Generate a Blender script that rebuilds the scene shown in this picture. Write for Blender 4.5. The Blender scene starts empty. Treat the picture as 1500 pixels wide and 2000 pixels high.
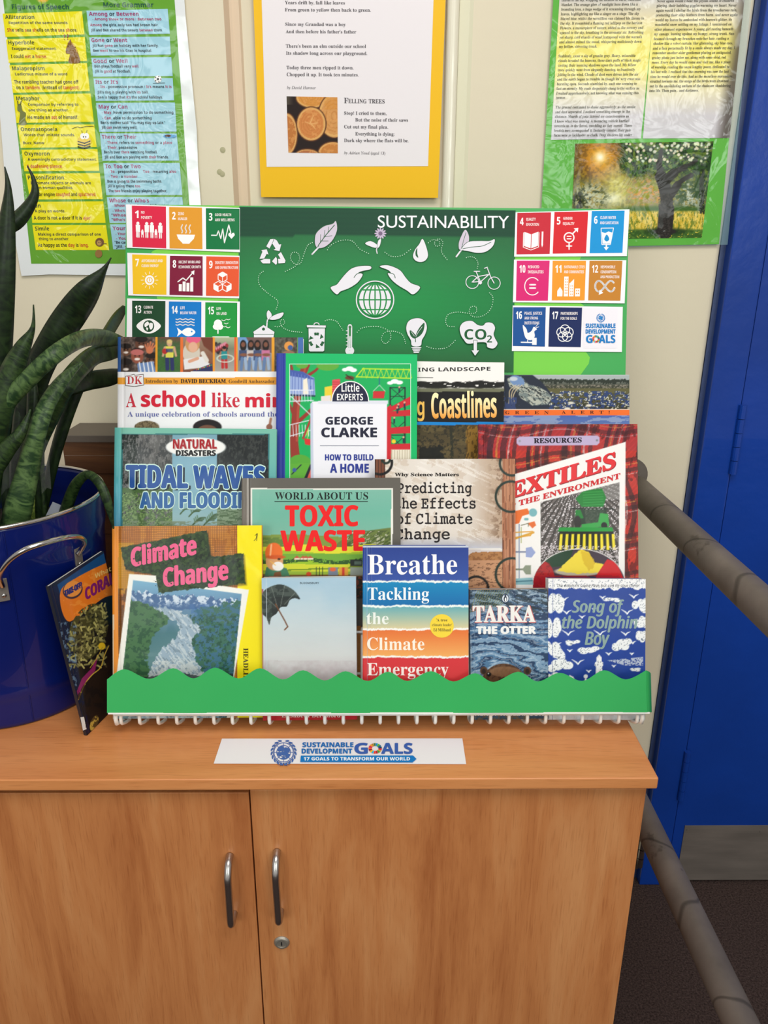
import bpy, bmesh, math, random
import numpy as np
from mathutils import Vector, Matrix, geometry
sc = bpy.context.scene
COL = sc.collection
# ------------------------------------------------------------------ camera
FPX = 1500.0                                   # focal length for a 1500 x 2000 frame
_r = np.array([1, .0012, .012]); _r /= np.linalg.norm(_r)
_d = np.array([-17.4, -520, 1500.]); _d -= _r*(_d@_r); _d /= np.linalg.norm(_d)
_dn = np.cross(_d, _r)
RW = np.array([_r, _d, -_dn])                  # image axes (x right, y down, z ahead) -> room axes
CAM = np.array([0, 0, 1.41])
cd = bpy.data.cameras.new('camera'); cam = bpy.data.objects.new('camera', cd); COL.objects.link(cam)
cd.sensor_fit = 'VERTICAL'; cd.sensor_height = 36.0; cd.lens = 36.0*FPX/2000.0; cd.clip_start = .02
_m = RW@np.diag([1, -1, -1])
cam.matrix_world = Matrix([[*_m[0], CAM[0]], [*_m[1], CAM[1]], [*_m[2], CAM[2]], [0, 0, 0, 1]])
sc.camera = cam
# ------------------------------------------------------------------ light
w = bpy.data.worlds.new('room_light'); sc.world = w; w.use_nodes = True
w.node_tree.nodes['Background'].inputs[0].default_value = (1.0, .945, .90, 1)
w.node_tree.nodes['Background'].inputs[1].default_value = .44
def area(name, loc, target, sx, sy, power, color=(1, 1, 1)):
    l = bpy.data.lights.new(name, 'AREA'); l.shape = 'RECTANGLE'; l.size = sx; l.size_y = sy
    l.energy = power; l.color = color
    o = bpy.data.objects.new(name, l); COL.objects.link(o); o.location = loc
    o.rotation_euler = (Vector(target)-Vector(loc)).to_track_quat('-Z', 'Y').to_euler()
    return o
area('ceiling_light', (.2, -.2, 2.8), (.1, .6, .8), 1.6, .8, 27, (1, .95, .90))
w1 = area('window_light_left', (-1.4, -2.3, 2.1), (-.1, 1.3, 1.1), 1.3, 1.1, 21, (.96, 1, .97))
w2 = area('window_light_right', (1.4, -2.3, 2.1), (.1, 1.3, 1.1), 1.3, 1.1, 24, (.96, 1, .97))
for o_ in (w1, w2):                            # daylight broken up by the trees outside the two windows
    nt = o_.data.node_tree if o_.data.use_nodes else None
    o_.data.use_nodes = True; nt = o_.data.node_tree; em = nt.nodes['Emission']
    g = nt.nodes.new('ShaderNodeNewGeometry'); n = nt.nodes.new('ShaderNodeTexNoise'); n.inputs['Scale'].default_value = 7.; n.inputs['Detail'].default_value = 5.
    r = nt.nodes.new('ShaderNodeValToRGB'); r.color_ramp.elements[0].position = .44; r.color_ramp.elements[0].color = (.10, .16, .08, 1); r.color_ramp.elements[1].position = .56; r.color_ramp.elements[1].color = (2.1, 2.15, 2.15, 1)
    nt.links.new(g.outputs['Parametric'], n.inputs['Vector']); nt.links.new(n.outputs['Fac'], r.inputs[0]); nt.links.new(r.outputs[0], em.inputs['Color'])
sc.view_settings.view_transform = 'Standard'; sc.view_settings.look = 'None'
sc.view_settings.exposure = 0.0; sc.view_settings.gamma = 1.0
sc.view_settings.use_curve_mapping = False
# ------------------------------------------------------------------ maths
def ray(x, y):
    x = np.asarray(x, float); y = np.asarray(y, float)
    q = np.stack([(x-750)/FPX, (y-1000)/FPX, np.ones_like(x+y)], -1)
    return q@RW.T
def project(P):
    q = (np.asarray(P)-CAM)@RW
    return np.stack([q[..., 0]/q[..., 2]*FPX+750, q[..., 1]/q[..., 2]*FPX+1000], -1)
class Plane:
    """a flat surface of the room: point, normal towards the viewer"""
    def __init__(s, p, n):
        s.p = np.array(p, float); s.n = np.array(n, float)/np.linalg.norm(n)
        if s.n@(CAM-s.p) < 0: s.n = -s.n
    def at(s, x, y, off=0.):
        q = ray(x, y); off = np.asarray(off, float)
        t = ((s.p-CAM)@s.n+off)/(q@s.n)
        return CAM+q*t[..., None]
def onz(x, y, z): return Plane((0, 0, z), (0, 0, 1)).at(x, y)
def ony(x, y, Y): return Plane((0, Y, 0), (0, 1, 0)).at(x, y)
def spl(pts, closed=False, n=6):
    pts = [np.array(p, float) for p in pts]; N = len(pts); out = []
    for i in range(N if closed else N-1):
        if closed: p0, p1, p2, p3 = pts[i-1], pts[i], pts[(i+1) % N], pts[(i+2) % N]
        else: p0, p1, p2, p3 = pts[max(i-1, 0)], pts[i], pts[i+1], pts[min(i+2, N-1)]
        for k in range(n):
            t = k/n
            out.append(.5*((2*p1)+(-p0+p2)*t+(2*p0-5*p1+4*p2-p3)*t*t+(-p0+3*p1-3*p2+p3)*t**3))
    if not closed: out.append(pts[-1])
    return out
# ------------------------------------------------------------------ objects
def tag(o, label=None, cat=None, group=None, kind=None):
    if label: o['label'] = label
    if cat: o['category'] = cat
    if group: o['group'] = group
    if kind: o['kind'] = kind
    return o
def thing(name, loc, label, cat, group=None):
    o = bpy.data.objects.new(name, None); COL.objects.link(o); o.location = tuple(float(v) for v in loc)
    o.empty_display_size = .05
    return tag(o, label, cat, group)
def worldloc(o):
    v = Vector((0, 0, 0))
    while o is not None: v = v+o.location; o = o.parent
    return v
def mesh_obj(name, verts, faces, mat, parent=None, smooth=False, label=None):
    """verts in room coordinates; stored relative to the parent"""
    verts = np.asarray(verts, float).reshape(-1, 3)
    c = np.array(worldloc(parent)) if parent is not None else np.zeros(3)
    me = bpy.data.meshes.new(name); me.from_pydata((verts-c).tolist(), [], faces); me.update()
    if smooth: me.polygons.foreach_set('use_smooth', [True]*len(me.polygons))
    for m in (mat if isinstance(mat, (list, tuple)) else [mat]):
        if m: me.materials.append(m)
    o = bpy.data.objects.new(name, me); COL.objects.link(o); o.parent = parent
    if label: o['label'] = label
    return o
class MB:
    def __init__(s): s.v = []; s.f = []
    def add(s, v, f):
        b = len(s.v); s.v += [tuple(map(float, p)) for p in v]; s.f += [tuple(i+b for i in q) for q in f]; return s
    def frame_box(s, O, U, V, N, u0, u1, v0, v1, n0, n1):
        O, U, V, N = map(np.array, (O, U, V, N))
        c = [O+U*u+V*v+N*n for n in (n0, n1) for v in (v0, v1) for u in (u0, u1)]
        return s.add(c, [(0, 2, 3, 1), (4, 5, 7, 6), (0, 1, 5, 4), (2, 6, 7, 3), (0, 4, 6, 2), (1, 3, 7, 5)])
    def box(s, x0, x1, y0, y1, z0, z1):
        return s.frame_box((0, 0, 0), (1, 0, 0), (0, 1, 0), (0, 0, 1), x0, x1, y0, y1, z0, z1)
    def tube(s, pts, r, n=10, caps=True):
        pts = [np.array(p, float) for p in pts]; rs = r if isinstance(r, (list, tuple)) else [r]*len(pts)
        t0 = pts[1]-pts[0]; t0 /= np.linalg.norm(t0)
        a = np.cross(t0, (0, 0, 1.)) if abs(t0[2]) < .9 else np.cross(t0, (1., 0, 0)); a /= np.linalg.norm(a)
        V = []; F = []
        for i, p in enumerate(pts):
            ta = pts[min(i+1, len(pts)-1)]-pts[max(i-1, 0)]; ta /= np.linalg.norm(ta)
            a = a-ta*(a@ta); a /= np.linalg.norm(a); b = np.cross(ta, a)
            for k in range(n):
                an = 2*math.pi*k/n; V.append(p+(a*math.cos(an)+b*math.sin(an))*rs[i])
        for i in range(len(pts)-1):
            for k in range(n):
                k2 = (k+1) % n; F.append((i*n+k, i*n+k2, (i+1)*n+k2, (i+1)*n+k))
        if caps: F.append(tuple(range(n-1, -1, -1))); F.append(tuple((len(pts)-1)*n+k for k in range(n)))
        return s.add(V, F)
    def lathe(s, c, prof, n=48):
        V = []; F = []
        for (r, z) in prof:
            for k in range(n):
                an = 2*math.pi*k/n; V.append((c[0]+r*math.cos(an), c[1]+r*math.sin(an), z))
        for i in range(len(prof)-1):
            for k in range(n):
                k2 = (k+1) % n; F.append((i*n+k, i*n+k2, (i+1)*n+k2, (i+1)*n+k))
        return s.add(V, F)
    def build(s, name, mat, parent=None, smooth=False, bevel=0, seg=2, label=None):
        o = mesh_obj(name, s.v, s.f, mat, parent, False, label)
        bm = bmesh.new(); bm.from_mesh(o.data)
        bmesh.ops.recalc_face_normals(bm, faces=bm.faces)
        if bevel: bmesh.ops.bevel(bm, geom=list(bm.edges), offset=bevel, segments=seg, affect='EDGES', profile=.6)
        bm.to_mesh(o.data); bm.free()
        if smooth:
            o.data.polygons.foreach_set('use_smooth', [True]*len(o.data.polygons))
        return o
# ------------------------------------------------------------------ materials
def lin(c):
    c = np.asarray(c, float)/255.
    return np.where(c <= .04045, c/12.92, ((c+.055)/1.055)**2.4)
def L4(c): return (*lin(c).tolist(), 1)
def newmat(name):
    m = bpy.data.materials.new(name); m.use_nodes = True; nt = m.node_tree
    return m, nt, nt.nodes['Principled BSDF']
def N(nt, t, **kw):
    n = nt.nodes.new('ShaderNode'+t)
    for k, v in kw.items():
        if k in n.inputs: n.inputs[k].default_value = v
        else: setattr(n, k, v)
    return n
def plain(name, c, rough=.5, metal=0., bump=0., bscale=200., var=0., vscale=6., coat=0., spec=.5, stretch=(1, 1, 1)):
    m, nt, b = newmat(name); b.inputs['Base Color'].default_value = L4(c)
    b.inputs['Roughness'].default_value = rough; b.inputs['Metallic'].default_value = metal
    b.inputs['Coat Weight'].default_value = coat; b.inputs['Specular IOR Level'].default_value = spec
    tc = N(nt, 'TexCoord'); mp = N(nt, 'Mapping'); mp.inputs['Scale'].default_value = stretch
    nt.links.new(tc.outputs['Object'], mp.inputs[0])
    if var:
        n = N(nt, 'TexNoise', Scale=vscale, Detail=5.); nt.links.new(mp.outputs[0], n.inputs['Vector'])
        r = N(nt, 'ValToRGB'); c = np.asarray(c, float)
        r.color_ramp.elements[0].color = L4(np.clip(c*(1-var), 0, 255)); r.color_ramp.elements[1].color = L4(np.clip(c*(1+var), 0, 255))
        r.color_ramp.elements[0].position = .3; r.color_ramp.elements[1].position = .7
        nt.links.new(n.outputs['Fac'], r.inputs[0]); nt.links.new(r.outputs[0], b.inputs['Base Color'])
    if bump:
        n = N(nt, 'TexNoise', Scale=bscale, Detail=4.); nt.links.new(mp.outputs[0], n.inputs['Vector'])
        bp = N(nt, 'Bump', Strength=bump, Distance=.002); nt.links.new(n.outputs['Fac'], bp.inputs['Height'])
        nt.links.new(bp.outputs[0], b.inputs['Normal'])
    return m
def print_mat(name, rough=.45, coat=0., bump=0., bscale=30., spec=.4, crough=.08):
    """ink on paper: the colour lives in the mesh attribute 'ink'"""
    m, nt, b = newmat(name)
    a = N(nt, 'VertexColor'); a.layer_name = 'ink'
    nt.links.new(a.outputs['Color'], b.inputs['Base Color'])
    b.inputs['Roughness'].default_value = rough; b.inputs['Coat Weight'].default_value = coat
    b.inputs['Coat Roughness'].default_value = crough; b.inputs['Specular IOR Level'].default_value = spec
    if bump:
        tc = N(nt, 'TexCoord'); n = N(nt, 'TexNoise', Scale=bscale, Detail=2., Distortion=1.2)
        nt.links.new(tc.outputs['Object'], n.inputs['Vector'])
        bp = N(nt, 'Bump', Strength=bump, Distance=.004); nt.links.new(n.outputs['Fac'], bp.inputs['Height'])
        nt.links.new(bp.outputs[0], b.inputs['Coat Normal'])
    return m
M_PAPER = print_mat('printed_paper', .6, spec=.2)
M_SATIN = print_mat('printed_cover', .42, coat=.06, spec=.18)
M_GLOSS = print_mat('printed_glossy_cover', .4, coat=.16, bump=.3, bscale=14, crough=.1, spec=.15)
M_LAMP = print_mat('laminated_photo', .5, coat=.2, bump=.35, bscale=13, crough=.03, spec=.12)
M_LAM = print_mat('laminated_print', .5, coat=.4, bump=.5, bscale=13, crough=.03, spec=.12)
# ------------------------------------------------------------------ vector print
def styled(s, st):
    base = dict(bs=(0x1D400, 0x1D41A, 0x1D7CE), it=(0x1D434, 0x1D44E, None), bi=(0x1D468, 0x1D482, None), mo=(0x1D670, 0x1D68A, 0x1D7F6),
                sc=(0x1D4D0, 0x1D4EA, None), sb=(0x1D5D4, 0x1D5EE, 0x1D7EC), si=(0x1D608, 0x1D622, None)).get(st)
    if not base: return s
    o = ''
    for c in s:
        if 'A' <= c <= 'Z': c = chr(base[0]+ord(c)-65)
        elif c == 'h' and st == 'it': c = chr(0x210E)
        elif 'a' <= c <= 'z': c = chr(base[1]+ord(c)-97)
        elif '0' <= c <= '9' and base[2]: c = chr(base[2]+ord(c)-48)
        o += c
    return o
_tc = {}; _tx = []
def glyphs(s, st, res=3):
    k = (s, st, res)
    if k in _tc: return _tc[k]
    if not _tx: _tx.append(bpy.data.curves.new('t', 'FONT')); _tx.append(bpy.data.objects.new('t', _tx[0]))
    c, o = _tx; c.body = styled(s, st); c.resolution_u = res
    me = bpy.data.meshes.new_from_object(o)
    n = len(me.vertices); v = np.zeros(n*3); me.vertices.foreach_get('co', v); v = v.reshape(-1, 3)[:, :2]
    f = [tuple(p.vertices) for p in me.polygons]
    bpy.data.meshes.remove(me)
    _tc[k] = (v, f); return _tc[k]
def capheight(st): return glyphs('H', st, 1)[0][:, 1].max()
class Art:
    """flat print gathered as thin layers over a plane; coordinates are those measured in the photograph"""
    def __init__(s, plane, base=.0003, step=.000012): s.pl = plane; s.o = base; s.st = step; s.v = []; s.f = []; s.c = []; s.nv = 0
    def raw(s, p2, faces, col):
        p2 = np.asarray(p2, float); s.v.append(s.pl.at(p2[:, 0], p2[:, 1], s.o)); s.o += s.st
        cols = col if isinstance(col, list) else [col]*len(faces)
        for q, c in zip(faces, cols): s.f.append(tuple(i+s.nv for i in q)); s.c.append(c)
        s.nv += len(p2); return s
    def P(s, pts, col):
        pts = [(float(p[0]), float(p[1])) for p in pts]
        t = geometry.tessellate_polygon([[Vector((x, y, 0)) for x, y in pts]])
        return s.raw(pts, [tuple(q) for q in t], col)
    def R(s, x0, y0, x1, y1, col): return s.P([(x0, y0), (x1, y0), (x1, y1), (x0, y1)], col)
    def E(s, cx, cy, rx, ry=None, col=(255,)*3, rot=0, n=28):
        ry = rx if ry is None else ry; c, q = math.cos(rot), math.sin(rot)
        pts = [(cx+rx*math.cos(a)*c-ry*math.sin(a)*q, cy+rx*math.cos(a)*q+ry*math.sin(a)*c) for a in [2*math.pi*k/n for k in range(n)]]
        return s.raw(pts, [tuple(range(n))], col)
    def L(s, pts, w, col, closed=False, cap=True):
        pts = [np.array(p, float)[:2] for p in pts]; V = []; F = []
        idx = list(range(len(pts)))+([0] if closed else [])
        ws = w if isinstance(w, list) else None
        for a, b in zip(idx[:-1], idx[1:]):
            p, q = pts[a], pts[b]; d = q-p; l = np.linalg.norm(d)
            if l < 1e-6: continue
            d /= l; m = np.array([-d[1], d[0]]); w0 = (ws[a] if ws else w)/2; w1 = (ws[b] if ws else w)/2
            k = len(V); V += [p+m*w0, p-m*w0, q-m*w1, q+m*w1]; F.append((k, k+1, k+2, k+3))
        if cap:
            for i, p in enumerate(pts):
                w0 = (ws[i] if ws else w)/2*.99; k = len(V)
                V += [p+w0*np.array([math.cos(j*math.pi/3), math.sin(j*math.pi/3)]) for j in range(6)]; F.append(tuple(range(k, k+6)))
        return s.raw(V, F, col)
    def ring(s, cx, cy, r, w, col, a0=0, a1=360, ry=None, n=30, rot=0):
        ry = ry or r; c, q = math.cos(rot), math.sin(rot); P = []
        for k in range(n+1):
            a = math.radians(a0+(a1-a0)*k/n); x, y = r*math.cos(a), ry*math.sin(a); P.append((cx+x*c-y*q, cy+x*q+y*c))
        return s.L(P, w, col, cap=False)
    def dots(s, pts, col, gap=4.6, r=1.0):
        P = spl(pts, n=14); acc = 0; V = []; F = []
        for a, b in zip(P[:-1], P[1:]):
            l = np.linalg.norm(b-a); acc += l
            if acc >= gap:
                acc = 0; k = len(V); V += [b+r*np.array([math.cos(j*math.pi/3), math.sin(j*math.pi/3)]) for j in range(6)]; F.append(tuple(range(k, k+6)))
        return s.raw(V, F, col) if V else s
    def T(s, txt, x0, y0, x1, h, col, st='', y1=None, up=None, bold=0., out=None, c2=None, res=2, shear=0.):
        """one line: ink from x0 to x1 on the baseline y0..y1, capitals h high; *...* switches to colour c2"""
        body = txt.replace('*', ''); v, f = glyphs(body, st, res)
        if not len(v): return s
        bx0, bx1 = v[:, 0].min(), v[:, 0].max(); ch = capheight(st); y1 = y0 if y1 is None else y1
        p0 = np.array([x0, y0]); e = np.array([x1-x0, y1-y0]); 
        if up is None:
            q = e/np.linalg.norm(e); up = (q[1], -q[0])
        up = np.array(up, float)
        P = p0+np.outer((v[:, 0]-bx0)/(bx1-bx0), e)+np.outer(v[:, 1]/ch*h, up)
        if shear: P = P+np.outer(v[:, 1]/ch*h*shear, e/np.linalg.norm(e))
        cols = col
        if c2 is not None and '*' in txt:
            parts = txt.split('*'); pre = ''; bounds = []
            for i, seg in enumerate(parts[:-1]):
                pre += seg
                bounds.append((glyphs(pre.rstrip(), st, res)[0][:, 0].max() if pre.strip() else -9)+.02)
            cen = [v[list(q), 0].mean() for q in f]
            cols = [(c2 if sum(c > b for b in bounds) % 2 else col) for c in cen]
        if out:
            oc, ow = out; V = []; F = []
            for k in range(8):
                a = k*math.pi/4; b = len(V)*len(P); V.append(P+ow*np.array([math.cos(a), math.sin(a)])); F += [tuple(i+b for i in q) for q in f]
            # each copy a hair apart in height so that no two lie in one plane
            for k, vv in enumerate(V): s.raw(vv, f, oc)
        if bold:
            for dx, dy in ((-bold, 0), (bold, 0), (0, -bold*.6), (0, bold*.6)): s.raw(P+np.array([dx, dy]), f, cols)
        return s.raw(P, f, cols)
    def build(s, name, parent, mat=None, label=None):
        if not s.v: return None
        o = mesh_obj(name, np.concatenate(s.v), s.f, mat or M_PAPER, parent, False, label)
        me = o.data; at = me.color_attributes.new('ink', 'BYTE_COLOR', 'CORNER')
        cnt = [len(q) for q in s.f]; c = np.ones((len(s.f), 4)); c[:, :3] = np.array([list(x)[:3] for x in s.c], float)/255.
        at.data.foreach_set('color_srgb', np.repeat(c, cnt, axis=0).astype(np.float32).ravel())
        if name == 'lettering': o['kind'] = 'stuff'
        return o
# ------------------------------------------------------------------ painted print (photographs on covers and posters)
def _hash(ix, iy, seed):
    h = (ix.astype(np.int64)*374761393+iy.astype(np.int64)*668265263+seed*974634777) & 0x7fffffff
    h = ((h ^ (h >> 13))*1274126177) & 0x7fffffff
    return ((h ^ (h >> 16)) & 0xffff)/65535.
def vnoise(x, y, seed):
    ix = np.floor(x); iy = np.floor(y); fx = x-ix; fy = y-iy; fx = fx*fx*(3-2*fx); fy = fy*fy*(3-2*fy)
    a = _hash(ix, iy, seed); b = _hash(ix+1, iy, seed); c = _hash(ix, iy+1, seed); d = _hash(ix+1, iy+1, seed)
    return (a*(1-fx)+b*fx)*(1-fy)+(c*(1-fx)+d*fx)*fy
class Pic:
    def __init__(s, plane, quad, step=1.6, base=(255, 255, 255)):
        s.pl = plane; q = [np.array(p, float) for p in quad]           # TL TR BR BL
        nx = max(2, int(max(np.linalg.norm(q[1]-q[0]), np.linalg.norm(q[2]-q[3]))/step)+1)
        ny = max(2, int(max(np.linalg.norm(q[3]-q[0]), np.linalg.norm(q[2]-q[1]))/step)+1)
        a, b = np.meshgrid(np.linspace(0, 1, nx), np.linspace(0, 1, ny)); s.a = a; s.b = b
        g = (q[0]*((1-a)*(1-b))[..., None]+q[1]*(a*(1-b))[..., None]+q[2]*(a*b)[..., None]+q[3]*((1-a)*b)[..., None])
        s.X = g[..., 0]; s.Y = g[..., 1]; s.step = step; s.A = np.zeros(a.shape+(3,)); s.A[:] = base
    def noise(s, sx, sy=None, seed=1, octv=4, rot=0.):
        sy = sy or sx; c, q = math.cos(rot), math.sin(rot)
        x = (s.X*c+s.Y*q)/sx; y = (-s.X*q+s.Y*c)/sy; v = 0; am = .5; t = 0
        for k in range(octv): v = v+am*vnoise(x*2**k+7.3*k, y*2**k+3.1*k, seed+k*17); t += am; am *= .55
        return np.clip((v/t-.5)*1.5+.5, 0, 1)
    def mix(s, m, col, a=1.):
        col = np.asarray(col, float); m = np.clip(m, 0, 1)*a
        s.A = s.A*(1-m[..., None])+(col if col.ndim == 3 else col[None, None])*m[..., None]; return s
    def grad(s, axis, p0, p1, cols):
        t = np.clip(((s.X if axis == 'x' else s.Y)-p0)/(p1-p0), 0, 1)*(len(cols)-1); cols = np.array(cols, float)
        i = np.minimum(t.astype(int), len(cols)-2); f = (t-i)[..., None]; return cols[i]*(1-f)+cols[i+1]*f
    def ell(s, cx, cy, rx, ry=None, rot=0., soft=1.):
        ry = rx if ry is None else ry; c, q = math.cos(rot), math.sin(rot); x = s.X-cx; y = s.Y-cy
        d = np.sqrt(((x*c+y*q)/rx)**2+((-x*q+y*c)/ry)**2); return np.clip(.5+(1-d)*min(rx, ry)/(soft*s.step), 0, 1)
    def seg(s, pts, w, soft=1.):
        D = np.full(s.X.shape, 1e9); ws = w if isinstance(w, list) else None
        for i in range(len(pts)-1):
            (x0, y0), (x1, y1) = pts[i][:2], pts[i+1][:2]; dx, dy = x1-x0, y1-y0; l = dx*dx+dy*dy+1e-9
            t = np.clip(((s.X-x0)*dx+(s.Y-y0)*dy)/l, 0, 1); d = np.hypot(s.X-x0-t*dx, s.Y-y0-t*dy)
            D = np.minimum(D, d-((ws[i]*(1-t)+ws[i+1]*t)/2 if ws else w/2))
        return np.clip(.5-D/(soft*s.step), 0, 1)
    def poly(s, pts, soft=1., jag=0., seed=5):
        X = s.X; Y = s.Y
        if jag: X = X+(s.noise(6, seed=seed, octv=2)-.5)*jag; Y = Y+(s.noise(6, seed=seed+9, octv=2)-.5)*jag
        ins = np.zeros(X.shape, bool); D = np.full(X.shape, 1e9); n = len(pts)
        for i in range(n):
            (x0, y0), (x1, y1) = pts[i][:2], pts[(i+1) % n][:2]
            if y0 != y1:
                c = ((y0 > Y) != (y1 > Y)) & (X < (x1-x0)*(Y-y0)/(y1-y0)+x0); ins ^= c
            dx, dy = x1-x0, y1-y0; l = dx*dx+dy*dy+1e-9; t = np.clip(((X-x0)*dx+(Y-y0)*dy)/l, 0, 1)
            D = np.minimum(D, np.hypot(X-x0-t*dx, Y-y0-t*dy))
        return np.clip(.5+np.where(ins, D, -D)/(soft*s.step), 0, 1)
    def build(s, name, parent, mat, off=.0002, disp=None, label=None):
        z = np.full(s.X.shape, off)
        if disp is not None: z = z+disp(s.a, s.b)
        V = s.pl.at(s.X.ravel(), s.Y.ravel(), z.ravel()); c = np.array(worldloc(parent)); V = V-c
        ny, nx = s.X.shape; i = np.arange((ny-1)*(nx-1)); r = i//(nx-1); k = i % (nx-1); b = r*nx+k
        F = np.stack([b+nx, b+nx+1, b+1, b], 1)
        me = bpy.data.meshes.new(name); me.vertices.add(len(V)); me.vertices.foreach_set('co', V.ravel())
        me.loops.add(F.size); me.loops.foreach_set('vertex_index', F.ravel().astype(np.int32))
        me.polygons.add(len(F)); me.polygons.foreach_set('loop_start', np.arange(0, F.size, 4, dtype=np.int32))
        me.update(calc_edges=True)
        at = me.color_attributes.new('ink', 'BYTE_COLOR', 'POINT'); C4 = np.ones((len(V), 4), np.float32)
        C4[:, :3] = np.clip(s.A.reshape(-1, 3)/255., 0, 1); at.data.foreach_set('color_srgb', C4.ravel())
        me.materials.append(mat); me.polygons.foreach_set('use_smooth', [True]*len(F))
        o = bpy.data.objects.new(name, me); COL.objects.link(o); o.parent = parent
        if label: o['label'] = label
        return o
# ================================================================== the room
WY = 1.42
def wallx(x, y, Y=WY): return float(ony(x, y, Y)[0])
m_wall = plain('cream_wall_paint', (225, 215, 191), .6, bump=.22, bscale=60, var=.02, vscale=2, coat=0., spec=.15)
m_blue = plain('blue_gloss_paint', (16, 60, 152), .3, bump=.5, bscale=34, coat=.3, spec=.25, var=.08, vscale=3)
m_bluedark = plain('grey_blue_edge_shade', (58, 72, 110), .4, bump=.3, bscale=60)  # shading on the frame's side, put into the colour of the strip
def carpet():
    m, nt, b = newmat('brown_carpet'); tc = N(nt, 'TexCoord')
    n = N(nt, 'TexNoise', Scale=260., Detail=6., Roughness=.75); nt.links.new(tc.outputs['Object'], n.inputs['Vector'])
    r = N(nt, 'ValToRGB'); e = r.color_ramp.elements; e[0].position = .35; e[0].color = L4((46, 37, 36)); e[1].position = .68; e[1].color = L4((118, 98, 92))
    nt.links.new(n.outputs['Fac'], r.inputs[0]); nt.links.new(r.outputs[0], b.inputs['Base Color']); b.inputs['Roughness'].default_value = .95
    b.inputs['Specular IOR Level'].default_value = .1
    bp = N(nt, 'Bump', Strength=1., Distance=.006); nt.links.new(n.outputs['Fac'], bp.inputs['Height']); nt.links.new(bp.outputs[0], b.inputs['Normal'])
    return m
tag(MB().box(-2.5, 3.2, -3, 1.9, -.05, 0).build('floor', carpet()), kind='structure')
XE = wallx(1340, 980)                                   # where the plaster ends at the door frame
XP = wallx(450, 200)
mb = MB()
# plaster wall, its right end rounded over
prof = [(-2.5, WY), (XE-.012, WY)]+[(XE-.012+.012*math.sin(a), WY+.012-.012*math.cos(a)) for a in [math.radians(15*k) for k in range(1, 7)]]+[(XE, 1.60), (-2.5, 1.60)]
V = [(x, y, z) for z in (0, 2.9) for x, y in prof]; n = len(prof)
mb.add(V, [(i, (i+1) % n, n+(i+1) % n, n+i) for i in range(n)]+[tuple(range(n-1, -1, -1)), tuple(range(n, 2*n))])
tag(mb.build('wall_back', m_wall), kind='structure')
# proud chimney breast on the left with a chamfered edge and a rounded fillet
xa, xb, xc = wallx(447, 200, WY-.02), wallx(463, 200), wallx(480, 200)
prof = [(-2.5, WY), (-2.5, WY-.022), (xa, WY-.022), (xb-.004, WY-.006), (xb, WY-.004), (xc-.003, WY-.005), (xc, WY)]
V = [(x, y, z) for z in (0, 2.9) for x, y in prof]; n = len(prof)
m_trim = plain('cream_wall_shaded', (222, 200, 174), .5, bump=.15, bscale=70, spec=.2)  # shaded, pinker tone of the return faces, put into their colour
o = MB().add(V, [(i, (i+1) % n, n+(i+1) % n, n+i) for i in range(n)]+[tuple(range(n-1, -1, -1)), tuple(range(n, 2*n))]).build('trim_1', [m_wall, m_trim])
for p in o.data.polygons:
    c = p.center
    if c.x > xa+.002 and abs(p.normal.z) < .5: p.material_index = 1
tag(o, kind='structure')
# painted upright pipe boxing to the right of the yellow mount, with a shallow step beside it, the soft shading band put into its colour
x0 = wallx(867, 200); x1 = wallx(891, 200); xm = (x0+x1)/2; rr = (x1-x0)/2
prof = [(xm-rr*1.0, WY)]+[(xm-rr*math.cos(a), WY-.004-rr*.9*math.sin(a)) for a in [math.radians(18*k) for k in range(11)]]+[(xm+rr, WY)]
V = [(x, y, z) for z in (0, 2.9) for x, y in prof]; n = len(prof)
o = MB().add(V, [(i, (i+1) % n, n+(i+1) % n, n+i) for i in range(n)]+[tuple(range(n-1, -1, -1)), tuple(range(n, 2*n))]).build('trim_2', plain('cream_gloss_trim', (232, 226, 206), .3, coat=.3))
tag(o, kind='structure')
xs = wallx(918, 200); prof = [(x1+.0005, WY), (x1+.0005, WY-.002), (xs-.006, WY-.002), (xs, WY)]
V = [(x, y, z) for z in (0, 2.9) for x, y in prof]; n = 4
tag(MB().add(V, [(i, (i+1) % n, n+(i+1) % n, n+i) for i in range(n)]+[tuple(range(n-1, -1, -1)), tuple(range(n, 2*n))]).build('trim_3', plain('cream_shading_band', (220, 216, 188), .45, bump=.15)), kind='structure')
# door frame and door
FY = 1.405
f0 = wallx(1357, 980, FY); f1 = wallx(1418, 980, FY)
tag(MB().box(XE+.001, f0+.0005, 1.428, 1.60, 0, 2.9).build('trim_4', m_bluedark), kind='structure')
fr = MB().box(f0, f1, FY, 1.62, 0, 2.9).build('door_frame', m_blue, bevel=.003); fr.name = 'trim_5'; tag(fr, kind='structure')
DY = 1.413
door = MB().box(f1+.004, f1+.95, DY, DY+.044, .006, 2.5).build('door_1', m_blue, bevel=.0015); tag(door, kind='structure')
tag(MB().box(f1-.002, 3.2, 1.60, 1.62, 0, 2.9).build('dark_gap_sheet', plain('dark_gap', (20, 24, 40), .8)), kind='structure')  # dark sheet behind the door, the gap's darkness put into its colour
kp = ony(1338, 1613, DY-.002); kb = ony(1330, 1722, DY-.002)
m_kick = plain('scuffed_steel', (122, 114, 108), .45, metal=.25, bump=.05, bscale=30, var=.08, vscale=8, stretch=(1, 1, 6))
k = MB().box(float(kp[0]), f1+.93, DY-.0018, DY-.0002, .008, float(kp[2])).build('kick_plate', m_kick, door, bevel=.0005, label='grey brushed steel kick plate')
for (px, py) in ((1343, 1621), (1486, 1624)):
    c = ony(px, py, DY-.002); MB().tube([c, c+np.array([0, -.001, 0])], .003, 10).build('screw', m_kick, door, smooth=False)
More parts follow.
